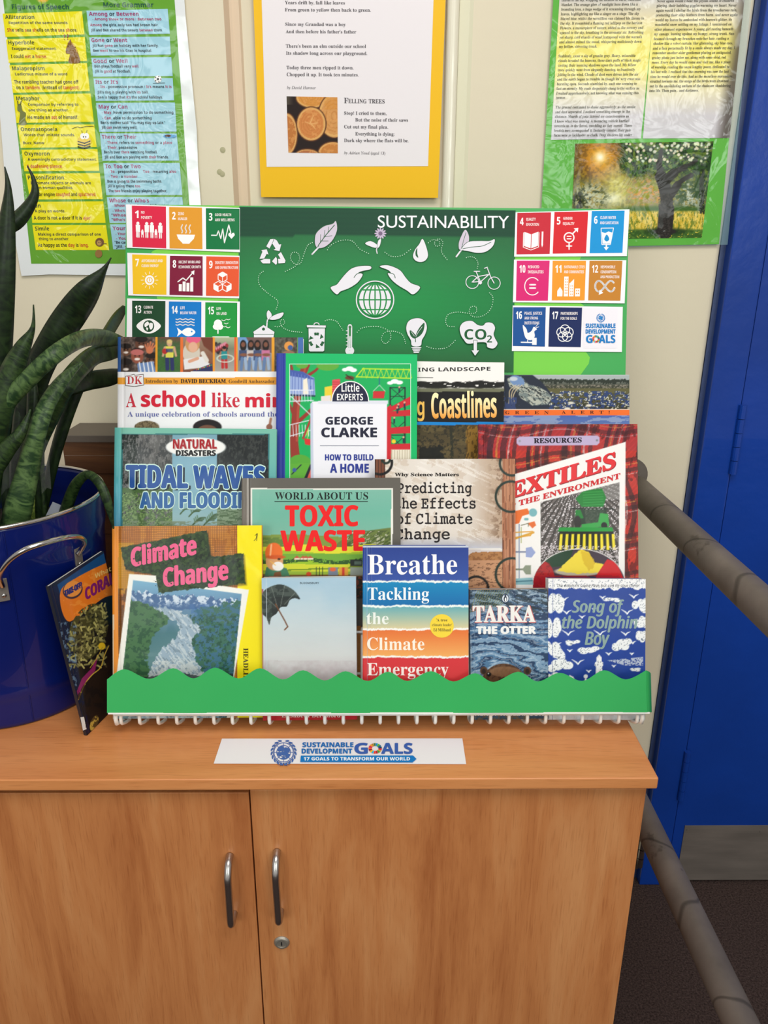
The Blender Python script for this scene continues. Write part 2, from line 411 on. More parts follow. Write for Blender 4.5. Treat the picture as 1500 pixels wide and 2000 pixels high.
# painted hinges of the door
def hinge(ptop, pbot, Y, r, mat, parent, nm='hinge'):
    a = ony(*ptop, Y); b = ony(*pbot, Y); x = float(a[0]); z1, z0 = float(a[2]), float(b[2]); m = MB(); k = 5
    for i in range(k):
        za = z0+(z1-z0)*i/k+.0006; zb = z0+(z1-z0)*(i+1)/k-.0006
        m.tube([(x, Y, za), (x, Y, zb)], r, 12)
    m.tube([(x, Y, z1), (x, Y, z1+.004)], r*.7, 10); m.tube([(x, Y, z0-.004), (x, Y, z0)], r*.7, 10)
    return m.build(nm, mat, parent)
hx = f1+.002
for zt, zb in ((ony(1443, 790, FY)[2], ony(1430, 925, FY)[2]), (ony(1344, 1466, FY)[2], ony(1332, 1560, FY)[2])):
    m = MB()
    for i in range(5):
        za = zb+(zt-zb)*i/5+.0006; zc = zb+(zt-zb)*(i+1)/5-.0006; m.tube([(hx, FY-.003, za), (hx, FY-.003, zc)], .007, 12)
    m.build('hinge', m_blue, door)
# chrome hinge on the far side of the frame, peeling paint beside it
hp = ony(1255, 1662, 1.36)
# brown carpet meets the frame; nothing else is built beyond it
# ================================================================== handrails
def railmat():
    m, nt, b = newmat('scuffed_grey_rail'); tc = N(nt, 'TexCoord')
    n1 = N(nt, 'TexNoise', Scale=9., Detail=6., Roughness=.6); nt.links.new(tc.outputs['Object'], n1.inputs['Vector'])
    r1 = N(nt, 'ValToRGB'); e = r1.color_ramp.elements; e[0].position = .3; e[0].color = L4((92, 84, 78)); e[1].position = .72; e[1].color = L4((126, 116, 108))
    nt.links.new(n1.outputs['Fac'], r1.inputs[0])
    wv = N(nt, 'TexWave', Scale=2.1, Distortion=5., Detail=2.); wv.bands_direction = 'Y'; wv.inputs['Detail Scale'].default_value = 3.
    nt.links.new(tc.outputs['Object'], wv.inputs['Vector'])
    r2 = N(nt, 'ValToRGB'); e = r2.color_ramp.elements; e[0].position = .0; e[0].color = (.35, .35, .35, 1); e[1].position = .01; e[1].color = (1, 1, 1, 1)
    nt.links.new(wv.outputs['Fac'], r2.inputs[0])
    n3 = N(nt, 'TexNoise', Scale=38., Detail=5.); nt.links.new(tc.outputs['Object'], n3.inputs['Vector'])
    r3 = N(nt, 'ValToRGB'); e = r3.color_ramp.elements; e[0].position = .30; e[0].color = (.45, .43, .42, 1); e[1].position = .36; e[1].color = (1, 1, 1, 1)
    nt.links.new(n3.outputs['Fac'], r3.inputs[0])
    a = N(nt, 'MixRGB', blend_type='MULTIPLY'); a.inputs[0].default_value = .8; nt.links.new(r1.outputs[0], a.inputs[1]); nt.links.new(r2.outputs[0], a.inputs[2])
    c = N(nt, 'MixRGB', blend_type='MULTIPLY'); c.inputs[0].default_value = .7; nt.links.new(a.outputs[0], c.inputs[1]); nt.links.new(r3.outputs[0], c.inputs[2])
    nt.links.new(c.outputs[0], b.inputs['Base Color']); b.inputs['Roughness'].default_value = .55; b.inputs['Metallic'].default_value = .15
    return m
m_rail = railmat()
qa = ray(1245, 953); qa = qa/qa[1]                       # upper rail runs straight out from the wall
P_up = ony(1246, 957, 1.36); up_x, up_z = float(P_up[0]), float(P_up[2])
t = thing('handrail', (up_x, 1.36, up_z), 'upper scuffed grey metal handrail running out from the wall beside the blue door', 'handrail', 'handrails')
MB().tube([(up_x, 1.372-.0*i, up_z) if i == 0 else (up_x, 1.372-.09*i, up_z) for i in range(0, 17)], .0235, 28).build('rail', m_rail, t, smooth=True)
MB().tube([(up_x, 1.372, up_z), (up_x+.001, 1.392, up_z+.004), (up_x+.001, WY, up_z+.012)], .017, 20).build('bracket', m_rail, t, smooth=True)
MB().tube([(up_x+.001, WY-.006, up_z+.012), (up_x+.001, WY-.0005, up_z+.012)], .034, 28).build('wall_flange', m_rail, t)
P_lo = ray(1447, 2000); lx = up_x+.0; lz = 1.41+float(P_lo[2]/P_lo[0])*lx
t = thing('handrail', (lx, 1.36, lz), 'lower scuffed grey metal handrail passing the right side of the cupboard above the carpet', 'handrail', 'handrails')
MB().tube([(lx, 1.392-.09*i, lz) for i in range(0, 17)], .0235, 28).build('rail', m_rail, t, smooth=True)
MB().tube([(lx, 1.39, lz), (lx, WY-.0005, lz)], .018, 20).build('bracket', m_rail, t, smooth=True)
# ================================================================== cupboard
def wood(name, axis, c0, c1, c2, rough=.35, scale=1., coat=.25):
    m, nt, b = newmat(name); tc = N(nt, 'TexCoord'); mp = N(nt, 'Mapping')
    st = {'x': (1, 9, 9), 'z': (9, 9, 1)}[axis]
    mp.inputs['Scale'].default_value = tuple(v*scale for v in st); nt.links.new(tc.outputs['Object'], mp.inputs[0])
    n = N(nt, 'TexNoise', Scale=1.9, Detail=7., Roughness=.62, Distortion=.55); nt.links.new(mp.outputs[0], n.inputs['Vector'])
    r = N(nt, 'ValToRGB'); e = r.color_ramp.elements; e[0].position = .3; e[0].color = L4(c0); e[1].position = .7; e[1].color = L4(c2)
    k = e.new(.5); k.color = L4(c1); nt.links.new(n.outputs['Fac'], r.inputs[0])
    mp2 = N(nt, 'Mapping'); s2 = {'x': (22, 420, 420), 'z': (420, 420, 22)}[axis]; mp2.inputs['Scale'].default_value = s2
    nt.links.new(tc.outputs['Object'], mp2.inputs[0])
    n2 = N(nt, 'TexNoise', Scale=1.2, Detail=3.); nt.links.new(mp2.outputs[0], n2.inputs['Vector'])
    r2 = N(nt, 'ValToRGB'); e = r2.color_ramp.elements; e[0].position = .28; e[0].color = (.80, .74, .70, 1); e[1].position = .46; e[1].color = (1, 1, 1, 1)
    nt.links.new(n2.outputs['Fac'], r2.inputs[0])
    mx = N(nt, 'MixRGB', blend_type='MULTIPLY'); mx.inputs[0].default_value = .8; nt.links.new(r.outputs[0], mx.inputs[1]); nt.links.new(r2.outputs[0], mx.inputs[2])
    nt.links.new(mx.outputs[0], b.inputs['Base Color']); b.inputs['Roughness'].default_value = rough; b.inputs['Coat Weight'].default_value = coat
    b.inputs['Coat Roughness'].default_value = .25
    bp = N(nt, 'Bump', Strength=.06, Distance=.001); nt.links.new(n2.outputs['Fac'], bp.inputs['Height']); nt.links.new(bp.outputs[0], b.inputs['Normal'])
    return m
m_top = wood('beech_top', 'x', (194, 120, 66), (213, 140, 84), (224, 154, 98), coat=.1)
m_doorw = wood('beech_door', 'z', (166, 96, 52), (196, 127, 76), (212, 150, 98), coat=.1)
m_edge = wood('beech_edging', 'x', (186, 130, 88), (206, 152, 108), (220, 170, 128))
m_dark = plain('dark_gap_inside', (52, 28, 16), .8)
TZ = .80; XR = float(onz(1286.5, 1519, TZ)[0]); YF = float(onz(700, 1521.5, TZ)[1]); DFY = YF+.012
slab = TZ-float(ony(700, 1543, YF)[2]); XL = -.76; CB = 1.375
cup = thing('cupboard', (0, YF+.3, 0), 'low beech cupboard with two doors, books displayed on its top', 'cupboard')
MB().box(XL, XR, YF, CB, TZ-slab, TZ).build('top_panel', m_top, cup, bevel=.0022, seg=3)
xr = float(ony(1262.5, 1560, DFY)[0]); zt = TZ-slab
body = MB(); body.box(XL+.012, xr+.001, DFY+.0205, CB-.01, .06, zt-.0005)
body.build('carcass', m_doorw, cup, bevel=.0008)
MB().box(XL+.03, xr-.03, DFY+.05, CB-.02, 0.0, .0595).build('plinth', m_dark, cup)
xg = float(ony(487.2, 1600, DFY)[0])-.0035
zl = float(ony(300, 1548.5, DFY)[2]); zr = float(ony(900, 1541.5, DFY)[2])
g0 = float(ony(485.6, 1548, DFY)[0]); g1 = float(ony(488.2, 1548, DFY)[0])
dl = MB().box(XL+.014, g0, DFY, DFY+.018, .065, zl).build('door', m_doorw, cup, bevel=.0012, seg=2)
xd = float(ony(1260.3, 1560, DFY)[0])
dr = MB().box(g1, xd, DFY, DFY+.018, .065, zr).build('door', m_doorw, cup, bevel=.0012, seg=2)
MB().box(XL+.02, xd-.004, DFY+.0185, DFY+.020, .07, zt-.001).build('inner_shadow_board', m_dark, cup)
m_steel = plain('brushed_steel', (190, 186, 184), .27, metal=1., bump=.05, bscale=300, stretch=(1, 1, .1))
def handle(top, bot, parent):
    a = ony(*top, DFY); b = ony(*bot, DFY); o = .022; H = float(a[2]-b[2]); x = float(a[0]); z = float(a[2])
    xb = float(b[0]); pts = spl([(x, DFY, z), (x, DFY-.012, z-.003), (x, DFY-o+.001, z-.017), (x, DFY-o, z-.030)], n=6)
    pts += spl([(xb, DFY-o, z-H+.014), (xb, DFY-o+.001, z-H+.004), (xb, DFY-o+.007, z-H-.0005), (xb, DFY-.008, z-H), (xb, DFY, z-H)], n=6)
    return MB().tube(pts, .0049, 18).build('handle', m_steel, parent, smooth=True)
handle((449, 1670), (457, 1783), dl); handle((541, 1662), (548, 1778), dr)
lk = ony(550.5, 1840, DFY); lx0, lz0 = float(lk[0]), float(lk[2])
def ydisc(cx, cz, prof, n=36):
    V = []; F = []
    for r_, y in prof:
        for k in range(n): a = 2*math.pi*k/n; V.append((cx+r_*math.cos(a), y, cz+r_*math.sin(a)))
    for i in range(len(prof)-1):
        for k in range(n): k2 = (k+1) % n; F.append((i*n+k, i*n+k2, (i+1)*n+k2, (i+1)*n+k))
    F.append(tuple((len(prof)-1)*n+k for k in range(n)))
    return MB().add(V, F)
ydisc(lx0, lz0, [(.0105, DFY), (.0105, DFY-.001), (.0085, DFY-.0032), (.0066, DFY-.0036), (.0064, DFY-.0026)]).build('lock', plain('nickel_lock', (168, 162, 152), .4, metal=.7), dr, smooth=False)
MB().box(lx0-.0008, lx0+.0008, DFY-.003, DFY-.0026, lz0-.003, lz0+.0028).build('keyhole', plain('black_hole', (12, 10, 9), .8), dr)
# chrome hinge and flaking paint beside the cupboard
mch = plain('chrome', (200, 198, 195), .15, metal=1.)
t = thing('wall_bolt', ony(1254, 1690, 1.39), 'small chrome barrel fitting on the frame just right of the cupboard', 'fitting')
c = ony(1256, 1640, 1.395); e = ony(1252, 1692, 1.395)
m = MB(); x = float(c[0]); za, zb = float(c[2]), float(e[2])
for i in range(3): m.tube([(x, 1.395, zb+(za-zb)*i/3+.001), (x, 1.395, zb+(za-zb)*(i+1)/3-.001)], .0075, 14)
m.build('barrel', mch, t)
MB().box(x-.012, x-.002, 1.396, 1.404, zb-.01, za+.01).build('leaf_plate', mch, t, bevel=.0006)
MB().box(x-.02, x+.001, 1.4045, 1.4185, zb-.012, za+.012).build('backing_block', m_blue, t, bevel=.002)
# ================================================================== brown wooden box behind the tub
zb = float(ony(180, 850, 1.27)[2])
bx0 = float(ony(118, 850, 1.27)[0]); bx1 = bx0+.36
t = thing('wooden_box', (bx0+.18, 1.31, TZ), 'dark brown wooden box standing against the wall behind the blue tub', 'box')
m_bw = wood('dark_brown_wood', 'x', (52, 32, 18), (84, 52, 28), (112, 72, 40), rough=.4)
m_bt = plain('grey_brown_lid', (98, 88, 80), .5, var=.08)
MB().box(bx0, bx1, 1.272, 1.362, TZ+.0005, zb-.012).build('body', m_bw, t, bevel=.001)
MB().box(bx0-.002, bx1+.002, 1.268, 1.365, zb-.012, zb).build('lid', m_bt, t, bevel=.001)
for k in range(3):
    MB().box(bx0+.002, bx1-.002, 1.2695, 1.2718, zb-.035-.055*k-.032, zb-.035-.055*k).build('slat', m_bw, t, bevel=.0006)
# ================================================================== blue tub
tc_ = np.array([-.528, 1.000]); RZ = 1.088; RT, RB = .150, .130
tub = thing('metal_tub', (tc_[0], tc_[1], TZ), 'shiny dark blue metal tub with a steel rim, holding the snake plant', 'tub')
m_tub = plain('blue_enamel', (5, 24, 96), .3, coat=.35, bump=.05, bscale=20, spec=.25)
H = RZ-TZ
def rad(z): return RB+(RT-RB)*(z-TZ)/H
prof = [(0, TZ+.004), (RB-.006, TZ+.004), (RB-.003, TZ+.0005), (RB, TZ+.002)]
for k in range(1, 40):
    z = TZ+H*k/40; r_ = rad(z)
    for zc, am in ((TZ+.052, .0022), (RZ-.046, .0022)): r_ += am*math.exp(-((z-zc)/.005)**2)
    prof.append((r_, z))
prof += [(RT, RZ-.003), (RT-.0016, RZ-.003)]
for k in range(39, 0, -1):
    z = TZ+H*k/40; r_ = rad(z)-.0016
    for zc, am in ((RZ-.046, .0022),): r_ += am*math.exp(-((z-zc)/.005)**2)
    prof.append((r_, z))
prof += [(0, TZ+.012)]
MB().lathe((tc_[0], tc_[1]), prof, 96).build('body', m_tub, tub, smooth=True)
ring = [(tc_[0]+RT*math.cos(a), tc_[1]+RT*math.sin(a), RZ-.001) for a in [2*math.pi*k/96 for k in range(97)]]
MB().tube(ring, .0027, 10, caps=False).build('rim', plain('polished_steel', (205, 202, 198), .14, metal=1.), tub, smooth=True)
# side seam
an = math.radians(-58)
MB().tube([(tc_[0]+(rad(z)+.0003)*math.cos(an), tc_[1]+(rad(z)+.0003)*math.sin(an), z) for z in np.linspace(TZ+.004, RZ-.006, 12)], .0009, 6).build('seam', m_tub, tub)
# handle on the front: a bow between two riveted lugs
def onTub(an, z, out=0.): r_ = rad(z)+out; return np.array([tc_[0]+r_*math.cos(an), tc_[1]+r_*math.sin(an), z])
def fromPx(px, py, out=0.):
    ans = np.linspace(-2.3, -.2, 260); zs = np.linspace(TZ+.1, RZ, 120); A, Z = np.meshgrid(ans, zs); R_ = RB+(RT-RB)*(Z-TZ)/H+out
    q = project(np.stack([tc_[0]+R_*np.cos(A), tc_[1]+R_*np.sin(A), Z], -1)); d = np.hypot(q[..., 0]-px, q[..., 1]-py); i = np.unravel_index(d.argmin(), d.shape)
    return A[i], Z[i]
hp_ = [(5, 1146, .003), (0, 1130, .010), (4, 1112, .022), (22, 1090, .034), (52, 1072, .042), (90, 1059, .044), (128, 1050, .038), (155, 1049, .028), (166, 1057, .018), (160, 1070, .009), (152, 1082, .003)]
pts = []
for x, y, o_ in hp_: an, z = fromPx(x, y, o_); pts.append(onTub(an, z, o_))
MB().tube(spl(pts, n=7), .0034, 14).build('handle', mch, tub, smooth=True)
for px, py in ((5, 1152), (152, 1092)):
    a, zc = fromPx(px, py); Nn = np.array([math.cos(a), math.sin(a), 0]); U = np.array([-math.sin(a), math.cos(a), 0]); O = onTub(a, zc, .0002)
    lug = MB().frame_box(O, U, (0, 0, 1), Nn, -.0062, .0062, -.014, .016, -.0005, .0022).build('lug', m_kick, tub, bevel=.0008)
    for dz in (-.006, .007):
        q = O+Nn*.0023+np.array([0, 0, dz]); MB().tube([q, q+Nn*.0012, q+Nn*.0018], [.0030, .0026, .0010], 12).build('rivet', mch, tub, smooth=True)
# soil
MB().lathe((tc_[0], tc_[1]), [(0, RZ-.060), (.06, RZ-.058), (RT-.012, RZ-.064)], 40).build('potting_soil', plain('dark_soil', (38, 28, 22), .95, bump=1., bscale=90), tub, smooth=False)
# card and plastic sheet inside the tub
m_card = plain('grey_card', (150, 158, 172), .6)
def quadsheet(px, Ys, name, mat, label, cat, thick=.0006):
    P = [ony(x, y, Y) for (x, y), Y in zip(px, Ys)]; c = sum(P)/len(P); n = np.cross(P[1]-P[0], P[-1]-P[0]); n = n/np.linalg.norm(n)
    k = len(P); V = P+[p+n*thick for p in P]; F = [tuple(range(k)), tuple(range(2*k-1, k-1, -1))]+[(i, i+k, (i+1) % k+k, (i+1) % k) for i in range(k)]
    return tag(mesh_obj(name, V, F, mat), label, cat)
quadsheet([(103, 980), (133, 992), (124, 1030), (78, 1030)], [1.01, 1.02, .99, .97], 'paper_card', m_card, 'grey card corner sticking up inside the blue tub near its right wall', 'card')
quadsheet([(32, 1018), (53, 1010), (58, 1030), (20, 1034)], [.93, .935, .93, .92], 'paper_card', plain('white_card', (226, 224, 220), .6), 'white paper corner just showing over the front rim of the blue tub', 'card')
def glassy():
    m, nt, b = newmat('clear_wrap'); b.inputs['Base Color'].default_value = (1, 1, 1, 1); b.inputs['Roughness'].default_value = .05
    b.inputs['Alpha'].default_value = .07; b.inputs['Coat Weight'].default_value = 1.; return m
V = []; F = []
for i in range(15):
    f = i/14; x = -18+f*112; wob = .012*math.sin(i*1.9)
    for j in range(5):
        g = j/4; y = 866+9*math.sin(i*1.3)+g*95; V.append(ony(x+6*g, y, .965-.02*math.cos(f*3.1)+wob*(1-g)))
for i in range(14):
    for j in range(4): F.append((i*5+j, i*5+j+1, (i+1)*5+j+1, (i+1)*5+j))
tag(mesh_obj('plastic_wrap', V, F, glassy(), None, True), 'clear plastic wrap around the plant stems above the tub rim', 'plastic wrap')
# ================================================================== snake plant
def leafmat(name, c0, c1, band, seed):
    m, nt, b = newmat(name); uv = N(nt, 'UVMap')
    mp = N(nt, 'Mapping'); mp.inputs['Scale'].default_value = (.9, 8, 1); mp.inputs['Location'].default_value = (seed*3.1, seed*1.7, 0); nt.links.new(uv.outputs[0], mp.inputs[0])
    n = N(nt, 'TexNoise', Scale=1.5, Detail=5., Distortion=1.3, Roughness=.6); nt.links.new(mp.outputs[0], n.inputs['Vector'])
    r = N(nt, 'ValToRGB'); e = r.color_ramp.elements; e[0].position = .40; e[0].color = L4(c0); e[1].position = .62; e[1].color = L4(c1)
    nt.links.new(n.outputs['Fac'], r.inputs[0]); nt.links.new(r.outputs[0], b.inputs['Base Color'])
    b.inputs['Roughness'].default_value = .42; b.inputs['Specular IOR Level'].default_value = .35
    return m
LM = [leafmat('snake_leaf_dark', (12, 26, 12), (32, 50, 22), 1, 1), leafmat('snake_leaf_mid', (18, 36, 16), (50, 72, 32), 1, 2),
      leafmat('snake_leaf_light', (30, 56, 28), (84, 110, 62), 1, 3), leafmat('snake_leaf_yellow', (96, 118, 48), (160, 170, 84), 1, 4)]
plant = thing('snake_plant', (tc_[0], tc_[1], RZ-.06), 'dark green snake plant with banded upright and arching leaves growing in the blue tub', 'plant')
def leaf(pts, ws, mat, cup=.18, twist=0., label=None):
    """pts: (px, py, Y) along the midrib from base to tip; ws: full width in pixels"""
    P = spl([(*p, w_) for p, w_ in zip(pts, ws)], n=8); n = len(P); V = []; F = []; UV = []
    C3 = [ony(p[0], p[1], p[2]) for p in P]
    for i, p in enumerate(P):
        d = np.array(P[min(i+1, n-1)][:2])-np.array(P[max(i-1, 0)][:2]); d /= np.linalg.norm(d)+1e-9; m = np.array([-d[1], d[0]])
        tw = twist*i/n
        for j in range(7):
            s = (j-3)/3.; wpx = max(p[3], .4)/2
            q = ony(p[0]+m[0]*wpx*s*math.cos(tw), p[1]+m[1]*wpx*s*math.cos(tw), p[2]+(-cup*(1-s*s)+.0)*wpx*.0012+s*math.sin(tw)*wpx*.0008)
            V.append(q); UV.append((s*.5+.5, i/n*len(pts)*.35))
    k = len(V)
    nrm = []
    for i in range(n):
        for j in range(7):
            a = np.array(V[i*7+min(j+1, 6)])-np.array(V[i*7+max(j-1, 0)]); b = np.array(V[min(i+1, n-1)*7+j])-np.array(V[max(i-1, 0)*7+j])
            c = np.cross(a, b); l = np.linalg.norm(c); nrm.append(c/l if l > 1e-12 else np.array([0, 1., 0]))
    for i, v in enumerate(list(V)): s = ((i % 7)-3)/3.; V.append(v+nrm[i]*(.0003+.0016*(1-s*s)))
    for i in range(n-1):
        for j in range(6):
            a, b, c, d = i*7+j, i*7+j+1, (i+1)*7+j+1, (i+1)*7+j; F.append((a, b, c, d)); F.append((a+k, d+k, c+k, b+k))
        F.append((i*7, (i+1)*7, (i+1)*7+k, i*7+k)); F.append((i*7+6, i*7+6+k, (i+1)*7+6+k, (i+1)*7+6))
    o = mesh_obj('leaf', V, F, mat, plant, True, label); uvl = o.data.uv_layers.new(name='UVMap'); UV = UV+UV
    for lp in o.data.loops: uvl.data[lp.index].uv = UV[lp.vertex_index]
    return o
Yb = 1.0
leaf([(-30, 1075, .98), (-22, 900, .97), (-8, 720, .96), (4, 560, .95), (13, 440, .95), (16, 370, .95), (10, 326, .95)], [40, 56, 60, 52, 34, 14, 1], LM[0])
leaf([(-60, 1075, 1.0), (-70, 800, 1.02), (-52, 560, 1.02), (-14, 462, 1.02), (36, 428, 1.02), (66, 385, 1.02), (66, 352, 1.02), (54, 324, 1.02)], [30, 42, 44, 40, 34, 20, 9, 1], LM[0])
leaf([(30, 1075, 1.03), (44, 940, 1.04), (50, 840, 1.04), (66, 745, 1.04), (100, 672, 1.03), (138, 615, 1.03), (172, 568, 1.02), (202, 528, 1.02), (217, 503, 1.02)], [30, 34, 46, 58, 60, 64, 52, 14, 1], LM[0], twist=.3)
leaf([(-20, 1075, .95), (-26, 940, .94), (-8, 820, .93), (22, 730, .93), (44, 680, .93), (64, 640, .93), (66, 595, .93)], [36, 60, 62, 50, 34, 10, 1], LM[1])
leaf([(-20, 1060, .95), (-34, 900, .94), (6, 800, .93), (56, 740, .92), (110, 690, .92), (160, 662, .98), (204, 660, 1.10), (240, 672, 1.20)], [30, 34, 34, 36, 36, 34, 32, 26], LM[2])
leaf([(46, 1070, 1.0), (62, 900, 1.0), (96, 810, 1.0), (134, 744, 1.0), (178, 698, 1.06), (214, 688, 1.14), (244, 684, 1.20)], [26, 40, 44, 40, 38, 32, 18], LM[1])
leaf([(20, 1060, 1.05), (10, 860, 1.06), (52, 782, 1.06), (110, 765, 1.06), (170, 745, 1.10), (214, 737, 1.16), (244, 730, 1.20)], [20, 26, 28, 32, 36, 34, 20], LM[0])
leaf([(70, 1060, 1.08), (110, 880, 1.09), (158, 740, 1.10), (200, 668, 1.12), (228, 622, 1.2), (244, 600, 1.23)], [18, 24, 28, 24, 22, 12], LM[0])
leaf([(16, 1080, .94), (34, 1000, .93), (54, 920, .93), (70, 850, .93), (92, 790, .94), (124, 742, .96), (160, 708, .98)], [50, 56, 46, 40, 34, 26, 6], LM[2])
leaf([(74, 1060, .98), (70, 960, .98), (62, 860, .98), (64, 770, .99), (60, 700, 1.0)], [16, 22, 20, 22, 3], LM[0])
leaf([(66, 1060, .96), (62, 1000, .955), (64, 965, .955), (66, 935, .955)], [12, 13, 9, 2], LM[3])
leaf([(44, 1060, .955), (50, 1010, .95), (48, 985, .95), (42, 966, .95)], [12, 12, 7, 1], LM[3])
leaf([(-10, 1060, .92), (-16, 940, .92), (8, 886, .92), (40, 846, .92), (60, 800, .93)], [24, 34, 36, 24, 3], LM[1])
leaf([(112, 1050, 1.0), (134, 980, 1.0), (150, 944, .99), (172, 927, .975), (194, 944, .96), (210, 980, .955), (222, 1032, .955)], [22, 24, 22, 17, 18, 18, 3], LM[1], label='drooping dark leaf bent over the rim of the tub')
leaf([(30, 1060, 1.02), (34, 900, 1.03), (40, 800, 1.04), (36, 720, 1.05)], [22, 30, 26, 4], LM[0])
leaf([(90, 1060, 1.01), (80, 960, 1.02), (78, 870, 1.02), (90, 790, 1.02)], [14, 18, 18, 4], LM[1])
# ================================================================== display rack
TH = math.radians(19.5)
P0 = np.array([0, .893, .8035]); TV = np.array([0, math.sin(TH), math.cos(TH)]); NB = np.array([0, math.cos(TH), -math.sin(TH)])
def rp(x, v, s): return P0+np.array([x, 0, 0])+TV*v+NB*s
def rplane(s): return Plane(P0+NB*s, -NB)
m_wire = plain('white_coated_wire', (232, 230, 224), .35, coat=.3)
RX0 = float(rplane(-.038).at(236, 1405)[0]); RX1 = float(rplane(-.038).at(1245, 1405)[0]); NWI = 29
rack = thing('display_rack', rp((RX0+RX1)/2, 0, 0), 'white wire tiered book display rack standing on the cupboard top', 'display rack')
rad_w = .0024
path = [(.045, -.038), (.011, -.038), (.0055, -.0365), (.003, -.032), (.001, -.02), (0, -.003), (.004, .0005), (.116, .0005), (.120, .004), (.120, .042), (.124, .0455), (.236, .0455), (.240, .049), (.240, .087), (.244, .0905), (.36, .0905)]
first = None
for i in range(NWI):
    x = RX0+(RX1-RX0)*i/(NWI-1)
    if first is None:
        first = MB().tube([rp(x, v, s) for v, s in path], rad_w, 8).build('wire', m_wire, rack, smooth=True); fx = x
    else:
        c = first.copy(); COL.objects.link(c); c.parent = rack; c.location = (x-fx, 0, 0)
for v, s in ((.0172, -.0424), (.045, -.0424), (.118, -.0035), (.238, .041), (.358, .0865), (.06, .0045+.001)):
    MB().tube([rp(RX0-.006, v, s), rp(RX1+.006, v, s)], rad_w*.85, 8).build('cross_rod', m_wire, rack, smooth=True)
for x in (RX0-.006, RX1+.006):
    MB().tube([rp(x, .045, -.040), rp(x, .010, -.040), rp(x, .004, -.036), rp(x, 0, -.004), rp(x, .02, .004), rp(x, .358, .0905)], rad_w*1.2, 8).build('side_frame', m_wire, rack, smooth=True)
    a = rp(x, .25, .0905); b = np.array([a[0], a[1]+.03, TZ+.003]); MB().tube([a, (a[0], a[1]+.012, a[2]-.02), b, (b[0], b[1]-.09, TZ+.003), rp(x, -.001, .004)], rad_w*1.2, 8).build('back_leg', m_wire, rack, smooth=True)
# ------------------------------------------------------------------ scalloped border strip on the front lip
SP = rplane(-.0472)
def stp(px, py): return SP.at(px, py)
cr = [(209, 1327), (243, 1307), (292, 1326), (338, 1305), (378, 1325), (420, 1304), (466, 1325), (508, 1305), (552, 1327), (592, 1309), (634, 1329), (675, 1311), (718, 1330), (758, 1312), (796, 1330), (842, 1311), (885, 1331), (928, 1315), (964, 1332), (1012, 1312), (1050, 1331), (1093, 1314), (1137, 1330), (1180, 1309), (1222, 1327), (1262, 1309)]
top = [np.array(p) for p in spl(cr, n=6)]
V = []; F = []; nT = len(top)
for p in top:
    f = (p[0]-209)/(1272-209); yb = 1391+1.0*math.sin(f*3)-1.5*f+1.5; o = .0012*math.sin(p[0]*.021)+.0009*math.sin(p[0]*.007+1)
    for off in (o, o-.0006): V.append(SP.at(p[0], p[1], off)); V.append(SP.at(p[0], (p[1]+yb)/2, off)); V.append(SP.at(p[0]+(2 if f > .98 else 0), yb, off))
# wraps back round the right-hand end
for k in range(1, 7):
    a = k*math.pi/10; dx = 9*math.sin(a)
    for off in (0., -.0006):
        d = -.010*(1-math.cos(a))*1.6+off
        V.append(SP.at(1262+dx, 1309+k*1.3, d)); V.append(SP.at(1263+dx, 1350, d)); V.append(SP.at(1264+dx, 1391, d))
nT += 6
for i in range(nT-1):
    a, b = i*6, (i+1)*6
    for j in (0, 1): F.append((a+j, a+j+1, b+j+1, b+j)); F.append((a+3+j, b+3+j, b+4+j, a+4+j))
    F.append((a, b, b+3, a+3)); F.append((a+2, a+5, b+5, b+2))
strip = tag(mesh_obj('border_strip', V, F, plain('green_card', (44, 166, 86), .42, spec=.3, var=.015, vscale=8)), 'long green card strip with a scalloped top edge along the rack front', 'border strip')
tape = MB()
for i in range(20):
    f = i/20; xA = 211+1058*f; xB = 211+1058*(i+1)/20
    a, b, c, d = SP.at(xA, 1392.2-1.5*f, .0004), SP.at(xB, 1392.2-1.5*f, .0004), SP.at(xB, 1395.2-1.5*f, .0004), SP.at(xA, 1395.2-1.5*f, .0004)
    bk = -NB*0+NB*.0005; tape.add([a, b, c, d, a+bk, b+bk, c+bk, d+bk], [(0, 3, 2, 1), (4, 5, 6, 7), (0, 1, 5, 4), (3, 7, 6, 2)])
tape.build('white_backing', plain('white_tape', (236, 234, 232), .4), strip)
# ================================================================== paper sign on the cupboard top
SGP = Plane((0, 0, TZ+.0008), (0, 0, 1))
sq = [(433.5, 1442.5), (903, 1442), (910.5, 1492.5), (417.3, 1491.5)]
def papersheet(plane, quad, mat, name, parent=None, thick=.0003, off=0., nx=1, curl=None, label=None):
    q = [np.array(p, float) for p in quad]; V = []; F = []; ny = max(1, nx//2)
    for k, dz in enumerate((off, off-thick)):
        for j in range(ny+1):
            for i in range(nx+1):
                a, b = i/nx, j/ny; p = q[0]*(1-a)*(1-b)+q[1]*a*(1-b)+q[2]*a*b+q[3]*(1-a)*b
                V.append(plane.at(p[0], p[1], dz+(curl(a, b) if curl else 0.)))
    n1 = (nx+1)*(ny+1)
    for j in range(ny):
        for i in range(nx):
            a = j*(nx+1)+i; F.append((a, a+nx+1, a+nx+2, a+1)); F.append((a+n1, a+1+n1, a+nx+2+n1, a+nx+1+n1))
    for i in range(nx): F.append((i, i+1, i+1+n1, i+n1)); a = ny*(nx+1)+i; F.append((a, a+n1, a+1+n1, a+1))
    for j in range(ny): a = j*(nx+1); F.append((a, a+n1, a+nx+1+n1, a+nx+1)); a += nx; F.append((a, a+nx+1, a+nx+1+n1, a+n1))
    return mesh_obj(name, V, F, mat, parent, False, label)
m_white = plain('white_paper', (238, 234, 238), .55, spec=.3)
